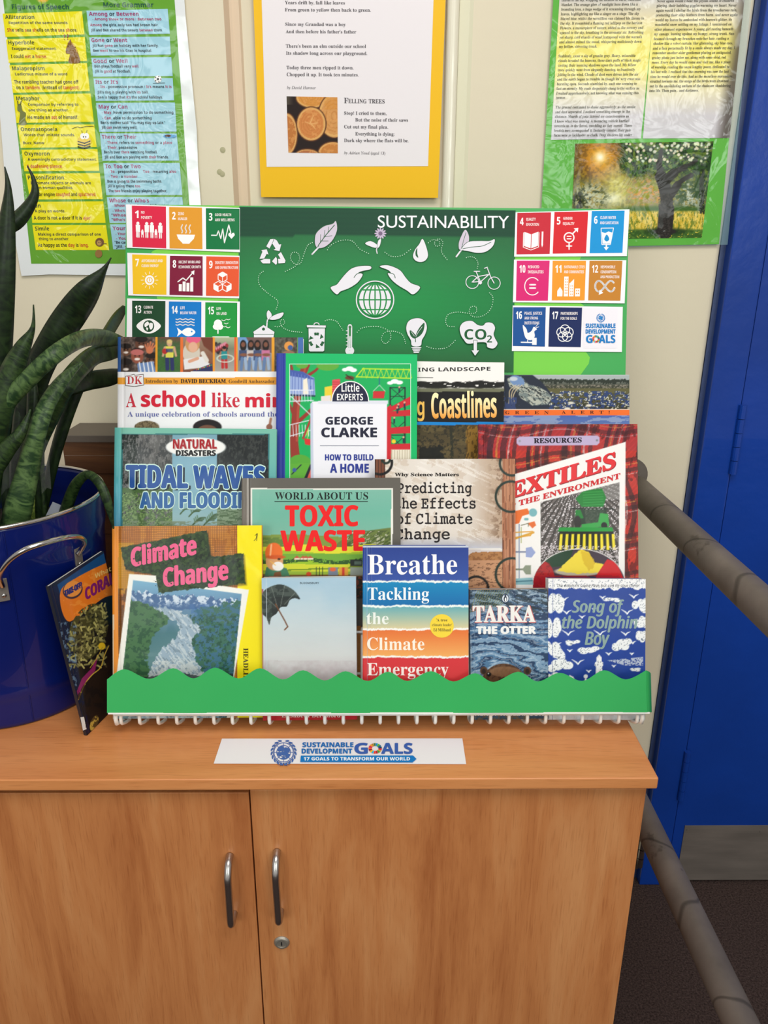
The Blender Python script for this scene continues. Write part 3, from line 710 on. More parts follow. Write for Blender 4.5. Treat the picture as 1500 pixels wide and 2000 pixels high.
sign = thing('paper_sign', (-.04, .83, TZ+.0003), 'long white paper strip with blue lettering lying on the cupboard top before the rack', 'sign')
papersheet(SGP, sq, m_white, 'paper', sign)
# ================================================================== books
def clean(v): return v/np.linalg.norm(v)
class Book:
    def __init__(s, name, label, plane, TLp, TRp, H, th, kind, spine_c, cover_c, cat='book', group=None, back_c=None, spine_mat=None, page_c=(226, 216, 198), up=None, BLp=None):
        s.pl = plane; n = plane.n; tl = plane.at(*TLp); tr = plane.at(*TRp); U = clean(tr-tl); V = np.cross(n, U)
        if V[2] < 0: V = -V
        s.W = np.linalg.norm(tr-tl); s.H = H; s.U, s.V, s.n, s.TL = U, V, n, tl
        bl = tl-V*H; br = tr-V*H; s.th = th
        s.quad = [project(p) for p in (tl, tr, br, bl)]
        s.root = thing(name, (bl+br)/2-n*th/2, label, cat, group)
        O = bl; W = s.W; cm = plain(name+'_cover', cover_c, .4, coat=.1); smt = spine_mat or plain(name+'_spine', spine_c, .38, coat=.2)
        pm = s.pagemat(page_c)
        if kind == 'hard':
            MB().frame_box(O, U, V, n, .0105, W, 0, H, -.0024, -.00015).build('front_cover', cm, s.root, bevel=.0003)
            MB().frame_box(O, U, V, n, .0105, W, 0, H, -th, -th+.0022).build('back_cover', cm, s.root, bevel=.0003)
            prof = []
            for k in range(9):
                a = math.pi*k/8; prof.append((.0052-.0052*math.sin(a), -th/2+(th/2-.0001)*math.cos(a)))
            prof += [(.0105, -th), (.0105, -th+.0016)]
            prof = [(.0105, -.0016), (.0085, -.0012), (.0062, -.0004)]+prof[0:9]+[(.0085, -th+.0010), (.0105, -th+.0016)]
            Vv = [O+U*u+n*w_+V*(H*e) for e in (0, 1) for u, w_ in prof]; m_ = len(prof)
            mb = MB().add(Vv, [(i, i+1, m_+i+1, m_+i) for i in range(m_-1)]+[tuple(range(m_-1, -1, -1)), tuple(range(m_, 2*m_))])
            mb.build('spine', smt, s.root)
            MB().frame_box(O, U, V, n, .0108, W-.0035, .0035, H-.0035, -th+.0023, -.0025).build('page_block', pm, s.root)
        else:
            MB().frame_box(O, U, V, n, .0006, W, 0, H, -.0006, -.0001).build('front_cover', cm, s.root)
            MB().frame_box(O, U, V, n, .0006, W, 0, H, -th, -th+.0005).build('back_cover', cm, s.root)
            MB().frame_box(O, U, V, n, 0, .0006, 0, H, -th, -.0001).build('spine', smt, s.root)
            MB().frame_box(O, U, V, n, .0007, W-.0008, .0006, H-.0006, -th+.0006, -.0007).build('page_block', pm, s.root)
        s.kind = kind
    _pm = {}
    def pagemat(s, c):
        k = tuple(c)
        if k not in Book._pm:
            m, nt, b = newmat('book_pages'); tc = N(nt, 'TexCoord'); mp = N(nt, 'Mapping'); mp.inputs['Scale'].default_value = (3, 1400, 1400)
            nt.links.new(tc.outputs['Object'], mp.inputs[0]); n = N(nt, 'TexNoise', Scale=1., Detail=2.); nt.links.new(mp.outputs[0], n.inputs['Vector'])
            r = N(nt, 'ValToRGB'); cc = np.array(c, float); r.color_ramp.elements[0].color = L4(cc*.82); r.color_ramp.elements[1].color = L4(np.minimum(cc*1.04, 255))
            nt.links.new(n.outputs['Fac'], r.inputs[0]); nt.links.new(r.outputs[0], b.inputs['Base Color']); b.inputs['Roughness'].default_value = .8
            Book._pm[k] = m
        return Book._pm[k]
    def pic(s, step=1.6, base=(200, 200, 200), full=True, ymax=None):
        q = [p.copy() for p in s.quad]
        if ymax:                                     # paint finely only as far as the cover can be seen
            f = (ymax-q[0][1])/(q[3][1]-q[0][1])
            if f < 1: q[3] = q[0]+(q[3]-q[0])*f; q[2] = q[1]+(q[2]-q[1])*f
        return Pic(s.pl, q, step, base)
    def groove(s, a, b):
        u = a*s.W
        if s.kind == 'hard': return -.0011*np.exp(-((u-.0088)/.0016)**2)-.0012*np.clip(1-u/.003, 0, 1)**2
        return -.0004*np.exp(-((u-.006)/.0008)**2)
    def art(s, base=.0004): return Art(s.pl, base)
    def put(s, pic, art, mat=None, amat=None):
        pic.build('cover_print', s.root, mat or M_SATIN, disp=s.groove)
        if art: art.build('lettering', s.root, amat or mat or M_SATIN)
# ================================================================== the books and their printed covers
def bk(name, label, s, TLp, TRp, vb, th, kind, spine_c, cover_c, **kw):
    kw.setdefault('group', 'books on the display rack')
    pl = rplane(s); H = float((pl.at(*TLp)-P0)@TV)-vb
    return Book(name, label, pl, TLp, TRp, H, th, kind, spine_c, cover_c, **kw)
W_ = (245, 243, 243); K_ = (24, 22, 26)
vA, vB, vC = .003, .123, .243
def people(p, cx, cy, h, skin, top, leg, seed=0, hair=(30, 22, 20)):
    """a small standing figure in a cover photograph"""
    p.mix(p.seg([(cx-h*.08, cy), (cx-h*.07, cy+h*.42)], h*.13), leg); p.mix(p.seg([(cx+h*.08, cy), (cx+h*.10, cy+h*.42)], h*.13), leg)
    p.mix(p.poly([(cx-h*.15, cy-h*.34), (cx+h*.15, cy-h*.34), (cx+h*.13, cy+h*.04), (cx-h*.13, cy+h*.04)]), top)
    p.mix(p.seg([(cx-h*.16, cy-h*.30), (cx-h*.22, cy-h*.02)], h*.07), skin); p.mix(p.seg([(cx+h*.16, cy-h*.30), (cx+h*.22, cy-h*.02)], h*.07), skin)
    p.mix(p.ell(cx, cy-h*.44, h*.09, h*.11), skin); p.mix(p.ell(cx, cy-h*.50, h*.095, h*.07), hair)
# ---------------------------------------------------------------- 1 school
b = bk('hardback_book', 'white hardback with a strip of school photos on top and red title, back row left', .077, (230, 658), (592, 659), vC, .012, 'hard', (240, 240, 240), (238, 238, 240))
p = b.pic(1.35, (243, 243, 246), ymax=880)
band = (p.Y < 726)
cells = [(230, 304), (308, 352), (357, 416), (420, 457), (464, 531), (536, 580)]; divc = [(228, 158, 42), (226, 110, 50), (232, 152, 44), (226, 92, 44), (230, 160, 46), (96, 156, 60)]
p.mix(band.astype(float), (228, 158, 42))
for (x0, x1), c in zip(cells, divc): p.mix((band & (p.X >= x1) & (p.X < x1+5)).astype(float), c)
sub = [None]*6
def cell(k): x0, x1 = cells[k]; return (band & (p.X >= x0) & (p.X < x1)).astype(float)
keep = p.A.copy()
nz = p.noise(7, 7, 11); p.mix(cell(0), p.noise(5, 5, 3)[..., None]*np.array([90, 80, 74])+np.array([46, 36, 32]))
for cx, cy, r_, sk in ((276, 672, 12, (104, 66, 50)), (268, 696, 12, (150, 84, 66)), (296, 703, 11, (92, 58, 44)), (246, 684, 10, (110, 74, 56)), (246, 716, 12, (60, 46, 40))):
    p.mix(p.ell(cx, cy, r_, r_*1.15)*cell(0), sk); p.mix(p.ell(cx, cy-r_*.8, r_*1.05, r_*.55)*cell(0), (36, 28, 26)); p.mix(p.ell(cx, cy+r_*.45, r_*.45, r_*.22)*cell(0), (238, 226, 218))
    for dx in (-.35, .35): p.mix(p.ell(cx+dx*r_, cy-r_*.1, 1.4)*cell(0), (24, 18, 16))
p.mix(p.ell(268, 688, 13, 6)*cell(0), (196, 112, 108)); p.mix(p.poly([(268, 710), (300, 706), (304, 727), (270, 727)])*cell(0), (110, 140, 190))
for k in range(5): p.mix(p.seg([(284+k*5, 668-abs(k-2)*-3), (287+k*2.5, 682)], 3)*cell(0), (206, 120, 84))
p.mix(p.ell(292, 684, 7, 7)*cell(0), (206, 120, 84))
for k in range(4): p.mix(p.seg([(272+k*8, 708), (275+k*8, 726)], 2.4)*cell(0), (236, 238, 244))
p.mix(cell(1), p.grad('y', 658, 700, [(112, 66, 58), (74, 92, 60), (66, 108, 58), (60, 104, 50)])); p.mix(cell(1)*(p.noise(3, 3, 5) > .55), (54, 88, 44), .5)
people(p, 331, 696, 58, (206, 160, 130), (218, 210, 84), (40, 48, 96), hair=(214, 186, 120)); p.mix(p.ell(322, 686, 5.5)*cell(1), (178, 44, 40)); p.mix(p.poly([(324, 681), (338, 681), (338, 688), (324, 688)]), (44, 54, 110), .8)
p.mix(cell(2), p.grad('y', 658, 727, [(150, 130, 112), (134, 92, 72), (116, 68, 50)])); p.mix(p.poly([(392, 659), (416, 659), (416, 690), (398, 676)])*cell(2), (110, 56, 40)); p.mix(p.ell(374, 690, 17, 22)*cell(2), (206, 196, 182))
p.mix(p.ell(376, 672, 14, 16)*cell(2), (198, 146, 96)); p.mix(p.ell(378, 662, 14, 9)*cell(2), (224, 92, 130)); p.mix(p.ell(377, 678, 9, 10)*cell(2), (222, 170, 142))
p.mix(p.poly([(358, 702), (396, 696), (414, 716), (360, 722)])*cell(2), (226, 224, 226)); p.mix(p.poly([(376, 724), (414, 710), (416, 727), (378, 727)])*cell(2), (44, 50, 96)); p.mix(p.seg([(370, 706), (386, 700)], 6)*cell(2), (216, 160, 132)); p.mix(p.seg([(396, 690), (404, 704)], 8)*cell(2), (220, 214, 206))
for k in range(9): p.mix(p.ell(384+k*3.6, 722-k*1.1, 1.2)*cell(2), [(226, 60, 60), (240, 200, 60), (80, 160, 90)][k % 3])
p.mix(cell(3), p.grad('y', 658, 727, [(176, 186, 150), (120, 126, 104), (150, 146, 140), (168, 160, 150)])); 
for k in range(22): p.mix(p.ell(422+(k*37) % 36, 672+(k*13) % 18, 3.2, 4)*cell(3), [(44, 38, 40), (150, 50, 52), (210, 130, 150), (70, 60, 66)][k % 4])
people(p, 438, 700, 42, (170, 116, 90), (30, 136, 140), (184, 44, 44)); p.mix((p.ell(440, 700, 17, 8)-p.ell(440, 700, 15, 6.5))*cell(3), (222, 236, 220))
p.mix(cell(4), p.grad('y', 658, 727, [(98, 150, 206), (146, 160, 176), (130, 128, 126), (150, 142, 134)]))
p.mix(p.poly([(480, 658), (531, 658), (531, 690), (490, 676)])*cell(4), (110, 84, 80))
for k, (cx, c) in enumerate(((475, (60, 74, 110)), (490, (196, 188, 186)), (503, (66, 78, 116)), (519, (196, 112, 150)))):
    p.mix(p.ell(cx, 675, 6.5, 11)*cell(4), (26, 20, 20)); p.mix(p.ell(cx, 673, 4, 5)*cell(4), (124, 78, 60)); p.mix(p.poly([(cx-8, 684), (cx+8, 684), (cx+8, 704), (cx-8, 704)])*cell(4), c)
    p.mix(p.seg([(cx-2, 700), (cx-4, 722)], 6)*cell(4), (96, 124, 166)); p.mix(p.seg([(cx+4, 700), (cx+6, 720)], 6)*cell(4), (150, 172, 200)); p.mix(p.ell(cx+1, 693, 8, 3)*cell(4), (130, 84, 64))
p.mix(cell(5), p.noise(4, 4, 8)[..., None]*np.array([60, 60, 54])+np.array([50, 46, 40])); p.mix(p.ell(564, 676, 9)*cell(5), (222, 148, 70)); p.mix(p.ell(567, 679, 5)*cell(5), (60, 90, 150)); p.mix(p.ell(564, 690, 12, 5)*cell(5), (150, 110, 90))
p.mix(((p.X > 582) & band).astype(float), (70, 108, 176)); p.mix(((p.X < 236) & band).astype(float), (52, 92, 156))
p.mix(((p.Y > 737) & (p.Y < 751)).astype(float), (238, 164, 56))
p.mix(p.ell(287, 834, 24, 12), (128, 112, 84)); p.mix(p.ell(287, 834, 24, 12)*(p.noise(3, 2, 6) > .55), (84, 72, 52)); p.mix(p.ell(405, 834, 28, 15), (30, 24, 26)); p.mix(p.ell(405, 842, 20, 12), (120, 80, 62))
p.mix(p.seg([(529, 818), (526, 834)], 5), (176, 128, 104)); p.mix(p.ell(526, 834, 6), (150, 100, 80))
a = b.art()
a.P([(245, 735), (262, 731), (263, 733), (280, 731), (281, 751), (263, 754), (246, 753)], (240, 240, 242)); a.L([(245, 753), (245, 735), (262, 731), (263, 733), (280, 731), (281, 752), (263, 755), (245, 753)], 1.1, (90, 70, 60))
a.T('DK', 248, 750, 278, 15, (196, 60, 66), 'bs')
a.T('Introduction by', 284, 747.5, 348, 6.6, (92, 64, 34), 'bs'); a.T('DAVID BECKHAM', 353, 748, 441, 7.6, (52, 34, 24), 'bs', bold=.25); a.T(', Goodwill Ambassador', 442, 748, 536, 6.6, (92, 64, 34), 'bs')
a.T('A', 246, 795, 266, 27, (204, 52, 70), 'bs'); a.T('school', 276, 794, 400, 29, (212, 30, 56), 'sb', bold=.9, res=4); a.T('like', 413, 795, 468, 28, (204, 44, 66), 'bs', res=4); a.T('mine', 480, 795, 580, 25, (212, 30, 56), 'sb', bold=.9, res=4)
a.T('A unique celebration of schools around the world', 249, 813.5, 586, 9.4, (104, 110, 170), 'bs')
b.put(p, a)
# ---------------------------------------------------------------- 2 coastlines
b = bk('hardback_book', 'hardback with torn white top, black band and gold title lettering, behind the green book', .069, (694, 704), (985, 708), vC, .009, 'hard', (40, 40, 34), (40, 40, 36))
p = b.pic(1.5, ymax=960); p.A[:] = p.grad('y', 830, 940, [(66, 58, 36), (88, 74, 46), (44, 44, 34)]); n1 = p.noise(22, 12, 4); n2 = p.noise(5, 4, 9)
p.mix(n1 > .55, (104, 90, 56), .6); p.mix(n2 > .62, (30, 30, 24), .6); p.mix(p.seg([(880, 826), (884, 900)], 5)*(n2 > .3), (40, 42, 30)); p.mix(p.poly([(912, 832), (940, 826), (934, 960), (908, 960)], jag=8), (146, 110, 44)); p.mix(p.poly([(912, 832), (940, 826), (934, 960), (908, 960)])*(p.noise(3, 8, 5) > .5), (84, 60, 20), .8)
p.mix(p.poly([(820, 872), (864, 872), (870, 960), (815, 960)], jag=10), (20, 22, 20), .9)
p.mix(p.Y < 762+5*(p.noise(9, 40, 7)-.5), (242, 239, 236)); j = p.noise(14, 3, 12)
p.mix(np.clip((p.Y-741-p.noise(26, 4, 2)*6)/2, 0, 1)*np.clip((757-p.Y+j*6)/3, 0, 1)*(j > .22), (22, 22, 20)); p.mix(np.clip((p.Y-757)/3, 0, 1)*(p.Y < 766), (110, 112, 88)); p.mix((p.noise(30, 1.6, 21) > .62)*(p.Y > 736)*(p.Y < 745)*(p.X < 850), (60, 60, 56))
p.mix((p.Y > 765)*(p.Y < 824.5)*1., (16, 15, 17)); p.mix((p.Y > 824.5)*(p.Y < 830)*1., (10, 130, 208))
a = b.art(); a.T('THE CHANGING LANDSCAPE', 713, 727, 958, 7.5, (40, 38, 40), 'sb', y1=724)
a.T('Changing', 700, 812, 829, 35, (240, 190, 90), 'sb', res=4, y1=811)
# gold letters fading from pale at the top to orange at the foot
def fade(a, txt, x0, y, x1, h, st, ctop, cbot, y1=None, bold=0.):
    n0 = len(a.c); a.T(txt, x0, y, x1, h, (1, 1, 1), st, y1=y1, bold=bold, res=4)
    vv = np.concatenate(a.v); k = 0
    for i in range(n0, len(a.f)):
        q = project(vv[list(a.f[i])]).mean(0); t_ = min(max((q[1]-(y-h))/h, 0), 1); t_ = t_*t_
        a.c[i] = tuple(np.array(ctop)*(1-t_)+np.array(cbot)*t_)
fade(a, 'Coastlines', 843, 817, 970, 49, 'sb', (255, 242, 190), (232, 150, 52), y1=815, bold=.5)
b.put(p, a)
# ---------------------------------------------------------------- 3 green alert
b = bk('hardback_book', 'hardback with a bird and polluted marsh photo above an orange band, back row right end', .0795, (950, 732), (1229, 732), vC, .008, 'soft', (230, 230, 230), (60, 70, 90))
p = b.pic(1.35, ymax=880); p.A[:] = p.grad('y', 732, 800, [(186, 196, 196), (60, 62, 50), (84, 82, 50), (48, 50, 40)]); n = p.noise(8, 4, 3); n2 = p.noise(3, 2, 15)
p.mix((p.Y < 752-8*(p.noise(2.4, 30, 8)))*(p.Y > 733), (34, 42, 34), .9); p.mix((p.Y < 738+p.noise(4, 30, 18)*5)*1., (196, 206, 208), .8)
p.mix((p.Y > 752)*(p.Y < 758)*(n2 > .6), (130, 124, 110)); p.mix((p.Y > 758)*(p.Y < 768)*1., (104, 100, 58), .7); p.mix((p.Y > 764)*(n > .52), (38, 62, 122), .85); p.mix((p.Y > 764)*(n2 > .74), (196, 196, 180)); p.mix((p.Y > 775)*(n2 < .2), (22, 22, 16), .8)
for cx, cy in ((1115, 787), (1150, 792), (1108, 798)): p.mix(p.ell(cx, cy, 6, 2.5), (222, 216, 200))
p.mix(p.poly([(985, 732), (1040, 732), (1060, 748), (1078, 770), (1070, 800), (985, 800)]), (34, 42, 58)); bird = p.poly([(990, 740), (1000, 735), (1018, 736), (1034, 752), (1050, 755), (1068, 764), (1078, 776), (1070, 790), (1040, 792), (1018, 778), (1008, 762), (996, 756)])
p.mix(bird, (118, 130, 128)); p.mix(bird*(p.noise(10, 3, 4, rot=.5) > .52), (178, 182, 170)); p.mix(bird*(p.noise(7, 2.4, 14, rot=.6) < .36), (54, 60, 62)); p.mix(p.ell(1010, 744, 15, 10, .4), (112, 142, 186)); p.mix(p.ell(1003, 740, 8, 4), (196, 206, 216))
for o_ in (0, 6, 12): p.mix(p.seg(spl([(1020-o_, 752), (1008-o_, 762), (1002-o_*.6, 776), (1006-o_, 788)], n=5), 1.7), (206, 186, 150))
p.mix((p.X < 1014)*(p.Y > 776)*(p.noise(4, 9, 6) > .4), (52, 70, 120), .8)
p.mix((p.Y > 801)*1., p.grad('y', 812, 860, [(70, 100, 172), (104, 128, 182), (140, 150, 178)])); p.mix((p.Y > 811)*(p.noise(30, 7, 9) > .55), (172, 184, 206), .6)
p.mix((p.Y > 800.3-(p.X-985)*.003)*(p.Y < 811.2)*1., (240, 112, 40)); p.mix((p.Y > 799.2-(p.X-985)*.003)*(p.Y < 800.4)*1., (236, 220, 200))
a = b.art()
for k, c in enumerate('GREEN'): x = 987+k*19; a.T(c, x, 808.6, x+8.5, 5.8, (70, 22, 10), 'bs')
for k, c in enumerate('ALERT!'): x = 1097+k*18.4; a.T(c, x, 808, x+(8 if c != '!' else 2), 5.8, (70, 22, 10), 'bs')
b.put(p, a)
# ---------------------------------------------------------------- 4 little experts
b = bk('hardback_book', 'bright green hardback with blue spine about building a home, back row centre', .0545, (540, 690), (815, 692), vC, .013, 'hard', (52, 70, 160), (20, 182, 104), spine_mat=plain('blue_cloth_spine', (48, 66, 158), .55))
p = b.pic(1.35, (18, 184, 106), ymax=975); sk = (p.X < 558-(p.Y-690)*.004); 
inn = ((p.X > 566)*(p.X < 802)*(p.Y > 711)*1.)
p.mix(inn, (24, 172, 92)); n = p.noise(6, 6, 3)
red = (150, 54, 44)
for pts, wd in (([(598, 712), (584, 750), (578, 800), (574, 860), (580, 930)], [15, 13, 14, 16, 20]), ([(584, 745), (616, 724), (628, 712)], [8, 5, 4]), ([(574, 740), (569, 715)], [6, 5]), ([(576, 830), (600, 808), (618, 790)], [8, 7, 6]), ([(566, 790), (572, 806)], [4, 6])):
    p.mix(p.seg(pts, wd)*inn, red)
p.mix(p.seg([(598, 712), (588, 750), (582, 800), (580, 860)], [4, 4, 4, 5])*inn, (176, 74, 58)); p.mix(p.ell(640, 714, 22, 10)*inn, (96, 168, 60)); p.mix(p.ell(590, 712, 12, 8)*inn, (96, 168, 60)); p.mix(p.ell(586, 904, 22, 16)*inn, (88, 166, 56)); p.mix((p.Y > 905)*(p.X < 610)*inn, (96, 172, 56))
p.mix(p.poly([(566, 726), (590, 726), (614, 738), (616, 772), (566, 770)]), (150, 170, 218)); p.mix(p.poly([(566, 722), (592, 726), (616, 742), (566, 734)]), (70, 92, 170)); p.mix(p.poly([(566, 726), (616, 738), (616, 772), (566, 770)])*((p.X % 6) < 1.4), (96, 120, 190)); p.mix(p.poly([(592, 742), (600, 738), (603, 770), (592, 770)]), (240, 232, 214)); p.mix(p.poly([(566, 770), (616, 772), (616, 775), (566, 773)]), (36, 46, 80))
for xs_, ys_, n_ in (((566, 612), (762, 762), 8), ((566, 608), (830, 820), 7)):
    for k in range(n_): x = xs_[0]+(xs_[1]-xs_[0])*k/n_; p.mix(p.seg([(x, ys_[0]), (x+1, ys_[0]+22)], 1.2), (226, 232, 244))
    p.mix(p.seg([(xs_[0], ys_[0]), (xs_[1], ys_[1])], 1.6), (226, 232, 244)); p.mix(p.seg([(xs_[0], ys_[0]+22), (xs_[1], ys_[1]+20)], 1.6), (226, 232, 244))
p.mix(p.seg([(568, 774), (606, 810), (612, 822)], 1.6), (220, 232, 244)); p.mix(p.seg([(592, 856), (612, 806)], 4), (176, 60, 50)); p.mix(p.seg([(598, 850), (602, 838), (600, 868)], 1.4), (210, 220, 90)); p.mix(p.poly([(594, 856), (608, 858), (606, 870), (596, 868)]), (216, 50, 50))
p.mix(p.poly([(634, 756), (656, 752), (656, 786), (634, 786)]), (236, 206, 60)); p.mix(p.poly([(649, 742), (664, 740), (666, 786), (649, 786)]), (226, 84, 92)); p.mix(p.poly([(649, 742), (664, 740), (666, 786), (649, 786)])*((p.Y % 5) < 1.3), (180, 50, 60)); p.mix(p.poly([(627, 774), (646, 772), (646, 786), (627, 786)]), (232, 220, 216))
for cx, cy, r_ in ((683, 720, 8), (690, 723, 7), (674, 722, 6), (771, 745, 8), (780, 747, 7), (762, 748, 6)): p.mix(p.ell(cx, cy, r_, r_*.55), (246, 248, 248))
p.mix(p.ell(683, 738, 9, 4), (106, 60, 40)); p.mix(p.seg([(676, 732), (690, 742)], 2), (60, 34, 28))
yel = (190, 226, 52)
for q in ([(696, 736), (802, 739)], [(708, 720), (802, 722)], [(696, 736), (710, 719)]): p.mix(p.seg(q, 2.2), yel)
for k in range(9): x = 706+k*11; p.mix(p.seg([(x, 737), (x+5, 721)], 1.3), yel); p.mix(p.seg([(x+5, 721), (x+10, 738)], 1.3), yel)
p.mix(p.seg([(741, 738), (741, 752)], 1.6), (50, 84, 150)); p.mix(p.poly([(729, 764), (752, 764), (750, 778), (728, 778)]), (206, 48, 54)); p.mix(p.seg([(729, 764), (741, 752), (752, 764)], 1), (230, 230, 220))
dk = (28, 40, 46)
for x in (762, 791): p.mix(p.seg([(x, 757), (x, 885)], 2.6), dk)
for y in (757, 774, 812, 850, 868): p.mix(p.seg([(762, y), (791, y)], 1.6), dk)
for y in (757, 790, 824, 852): p.mix(p.seg([(763, y), (790, y+24)], 1.2), dk); p.mix(p.seg([(790, y), (763, y+24)], 1.2), dk)
rr_ = (204, 40, 52)
for q in ([(757, 798), (802, 774), (802, 790), (757, 806)], [(757, 836), (802, 832), (802, 846), (757, 848)], [(755, 796), (764, 790), (764, 905), (755, 905)], [(757, 868), (802, 866), (802, 884), (757, 886)], [(757, 804), (802, 800), (802, 812), (757, 814)]): p.mix(p.poly(q), rr_)
p.mix(p.poly([(764, 878), (802, 878), (802, 905), (764, 905)]), (232, 224, 206)); p.mix(p.poly([(764, 878), (802, 878), (802, 905), (764, 905)])*((p.X % 5) < 1.2), (190, 176, 150))
for cx, cy in ((778, 800), (790, 796), (770, 826), (788, 864), (776, 806), (780, 766)): p.mix(p.seg([(cx, cy-8), (cx, cy)], 3.4), (40, 50, 70)); p.mix(p.ell(cx, cy-10, 2), (224, 170, 140))
p.mix(p.ell(769, 862, 4), (236, 206, 50))
p.mix(p.poly([(594, 934), (606, 906), (622, 934)]), (30, 34, 44)); p.mix(p.poly([(600, 934), (607, 916), (616, 934)]), (224, 96, 84)); p.mix(p.seg([(570, 926), (588, 908)], 2), (30, 40, 60)); p.mix(p.ell(575, 918, 4), (60, 90, 160))
p.mix(p.poly([(609, 784), (756, 784), (755, 980), (611, 980)]), (238, 238, 246)); p.mix(p.poly([(606, 788), (611, 786), (613, 980), (607, 980)]), (200, 206, 226)); p.mix(p.poly([(621, 783), (758, 782), (758, 789), (621, 789)]), (222, 224, 236))
p.mix(sk*1., (52, 68, 160))
a = b.art(); a.L([(566, 980), (565.5, 711), (802, 710.5), (802, 980)], 1.2, (206, 240, 220), cap=False)
a.P([(647, 784)]+[(684+37*math.cos(t_), 784+40*math.sin(t_)) for t_ in np.linspace(math.pi, 2*math.pi, 20)]+[(721, 784)], W_); a.P([(648.5, 784)]+[(684+35*math.cos(t_), 784+38*math.sin(t_)) for t_ in np.linspace(math.pi, 2*math.pi, 20)]+[(719.5, 784)], (34, 38, 66))
a.T('Little', 667, 765, 702, 15, W_, 'sb'); a.T('EXPERTS', 658, 782, 709, 13, W_, 'sb')
nv = (34, 36, 58); a.T('GEORGE', 636, 829, 728, 14.5, nv, 'sb', bold=.5, res=4); a.T('CLARKE', 628, 853.5, 736, 18, nv, 'sb', bold=.6, res=4); a.L([(625, 870.5), (740, 870.5)], 1, (130, 134, 150), cap=False)
bl = (48, 62, 150); a.T('HOW TO BUILD', 635, 899, 729, 11.5, bl, 'sb', bold=.4); a.T('A HOME', 645, 923, 720, 17, bl, 'sb', bold=.5)
b.put(p, a)
# ---------------------------------------------------------------- 5 tidal waves
b = bk('hardback_book', 'teal hardback about tidal waves and flooding with blue outlined title, middle row left', .036, (224, 835), (540, 838), vB, .009, 'hard', (74, 156, 164), (110, 172, 160))
p = b.pic(1.4, ymax=1060); p.A[:] = p.grad('y', 835, 1040, [(122, 188, 168), (110, 182, 172), (84, 160, 172), (62, 130, 160)]); p.mix((p.X < 236)*1., p.grad('y', 835, 1040, [(98, 178, 168), (84, 168, 178), (70, 140, 172)]))
pic = ((p.X > 239)*(p.X < 524)*(p.Y > 849)*1.); pb = ((p.X > 237)*(p.X < 526)*(p.Y > 847)*1.); p.mix(pb, (58, 120, 124))
p.mix(pic*(p.X < 337), (98, 98, 98)); p.mix(pic*(p.X < 337)*(p.noise(9, 14, 5) > .5), (66, 68, 70), .8); p.mix(pic*(p.X < 262+10*p.noise(5, 5, 1))*(p.noise(3, 3, 2) > .35), (34, 42, 40)); p.mix(pic*(p.X < 337)*(p.noise(2.2, 10, 8) > .66), (140, 140, 140), .6)
p.mix(pic*(p.X > 424), (34, 38, 40)); p.mix(pic*(p.X > 424)*(p.noise(3, 6, 9) > .62), (62, 66, 64), .8)
p.mix(pic*(p.Y > 952)*(p.X < 337)*(p.noise(6, 5, 3) > .32), (74, 104, 58)); p.mix(pic*(p.Y > 962)*(p.X < 337)*(p.noise(2.4, 2.4, 13) > .6), (120, 150, 92))
p.mix(pic*(p.X > 337)*(p.X < 424), p.grad('y', 849, 1030, [(120, 164, 182), (132, 176, 196), (126, 170, 188), (150, 184, 186)]))
for k in range(16):
    x = 352+(k*29) % 90; y = 1004+(k*17) % 24; p.mix(p.seg(spl([(x, y), (x+9, y-9), (x+20, y-10)], n=4), 2.4)*pic, (54, 84, 46)); p.mix(p.seg([(x+6, y-6), (x+4, y-14)], 1.8)*pic, (70, 104, 60))
p.mix(pic*(p.X > 424)*(p.Y > 990), (78, 104, 72)); p.mix(pic*(p.X > 424)*(p.Y > 990)*(p.noise(9, 2, 4) > .5), (134, 156, 128), .8); p.mix(pic*(p.Y > 1018)*(p.noise(12, 3, 14) > .55), (120, 140, 110), .8)
p.mix(p.ell(382.5, 873.5, 58.5, 19), (220, 226, 228)); p.mix(p.ell(382, 873, 57, 18), (242, 242, 240))
a = b.art(); a.T('NATURAL', 340, 877.5, 424, 17.5, (206, 174, 174), 'sb', bold=.6); a.T('NATURAL', 338, 876, 423, 18, (168, 34, 44), 'sb', bold=.5); a.T('DISASTERS', 344, 890, 421, 10.5, K_, 'sb', bold=.7)
dk_ = (16, 30, 50); bl = (34, 82, 156); pale = (206, 236, 226)
a.T('TIDAL WAVES', 251, 955, 519, 43, dk_, 'sb', bold=3.2, y1=957); a.T('TIDAL WAVES', 247, 952, 516, 43, pale, 'sb', bold=2., out=(pale, 3.4), y1=954); a.T('TIDAL WAVES', 247, 952, 516, 43, bl, 'sb', bold=1.9, res=4, y1=954)
a.T('AND FLOODING', 274, 992, 507, 30, pale, 'sb', bold=1.2, out=(pale, 3.), y1=992); a.T('AND FLOODING', 274, 992, 507, 30, (46, 98, 160), 'sb', bold=1.4, res=4, y1=992)
b.put(p, a, M_GLOSS)
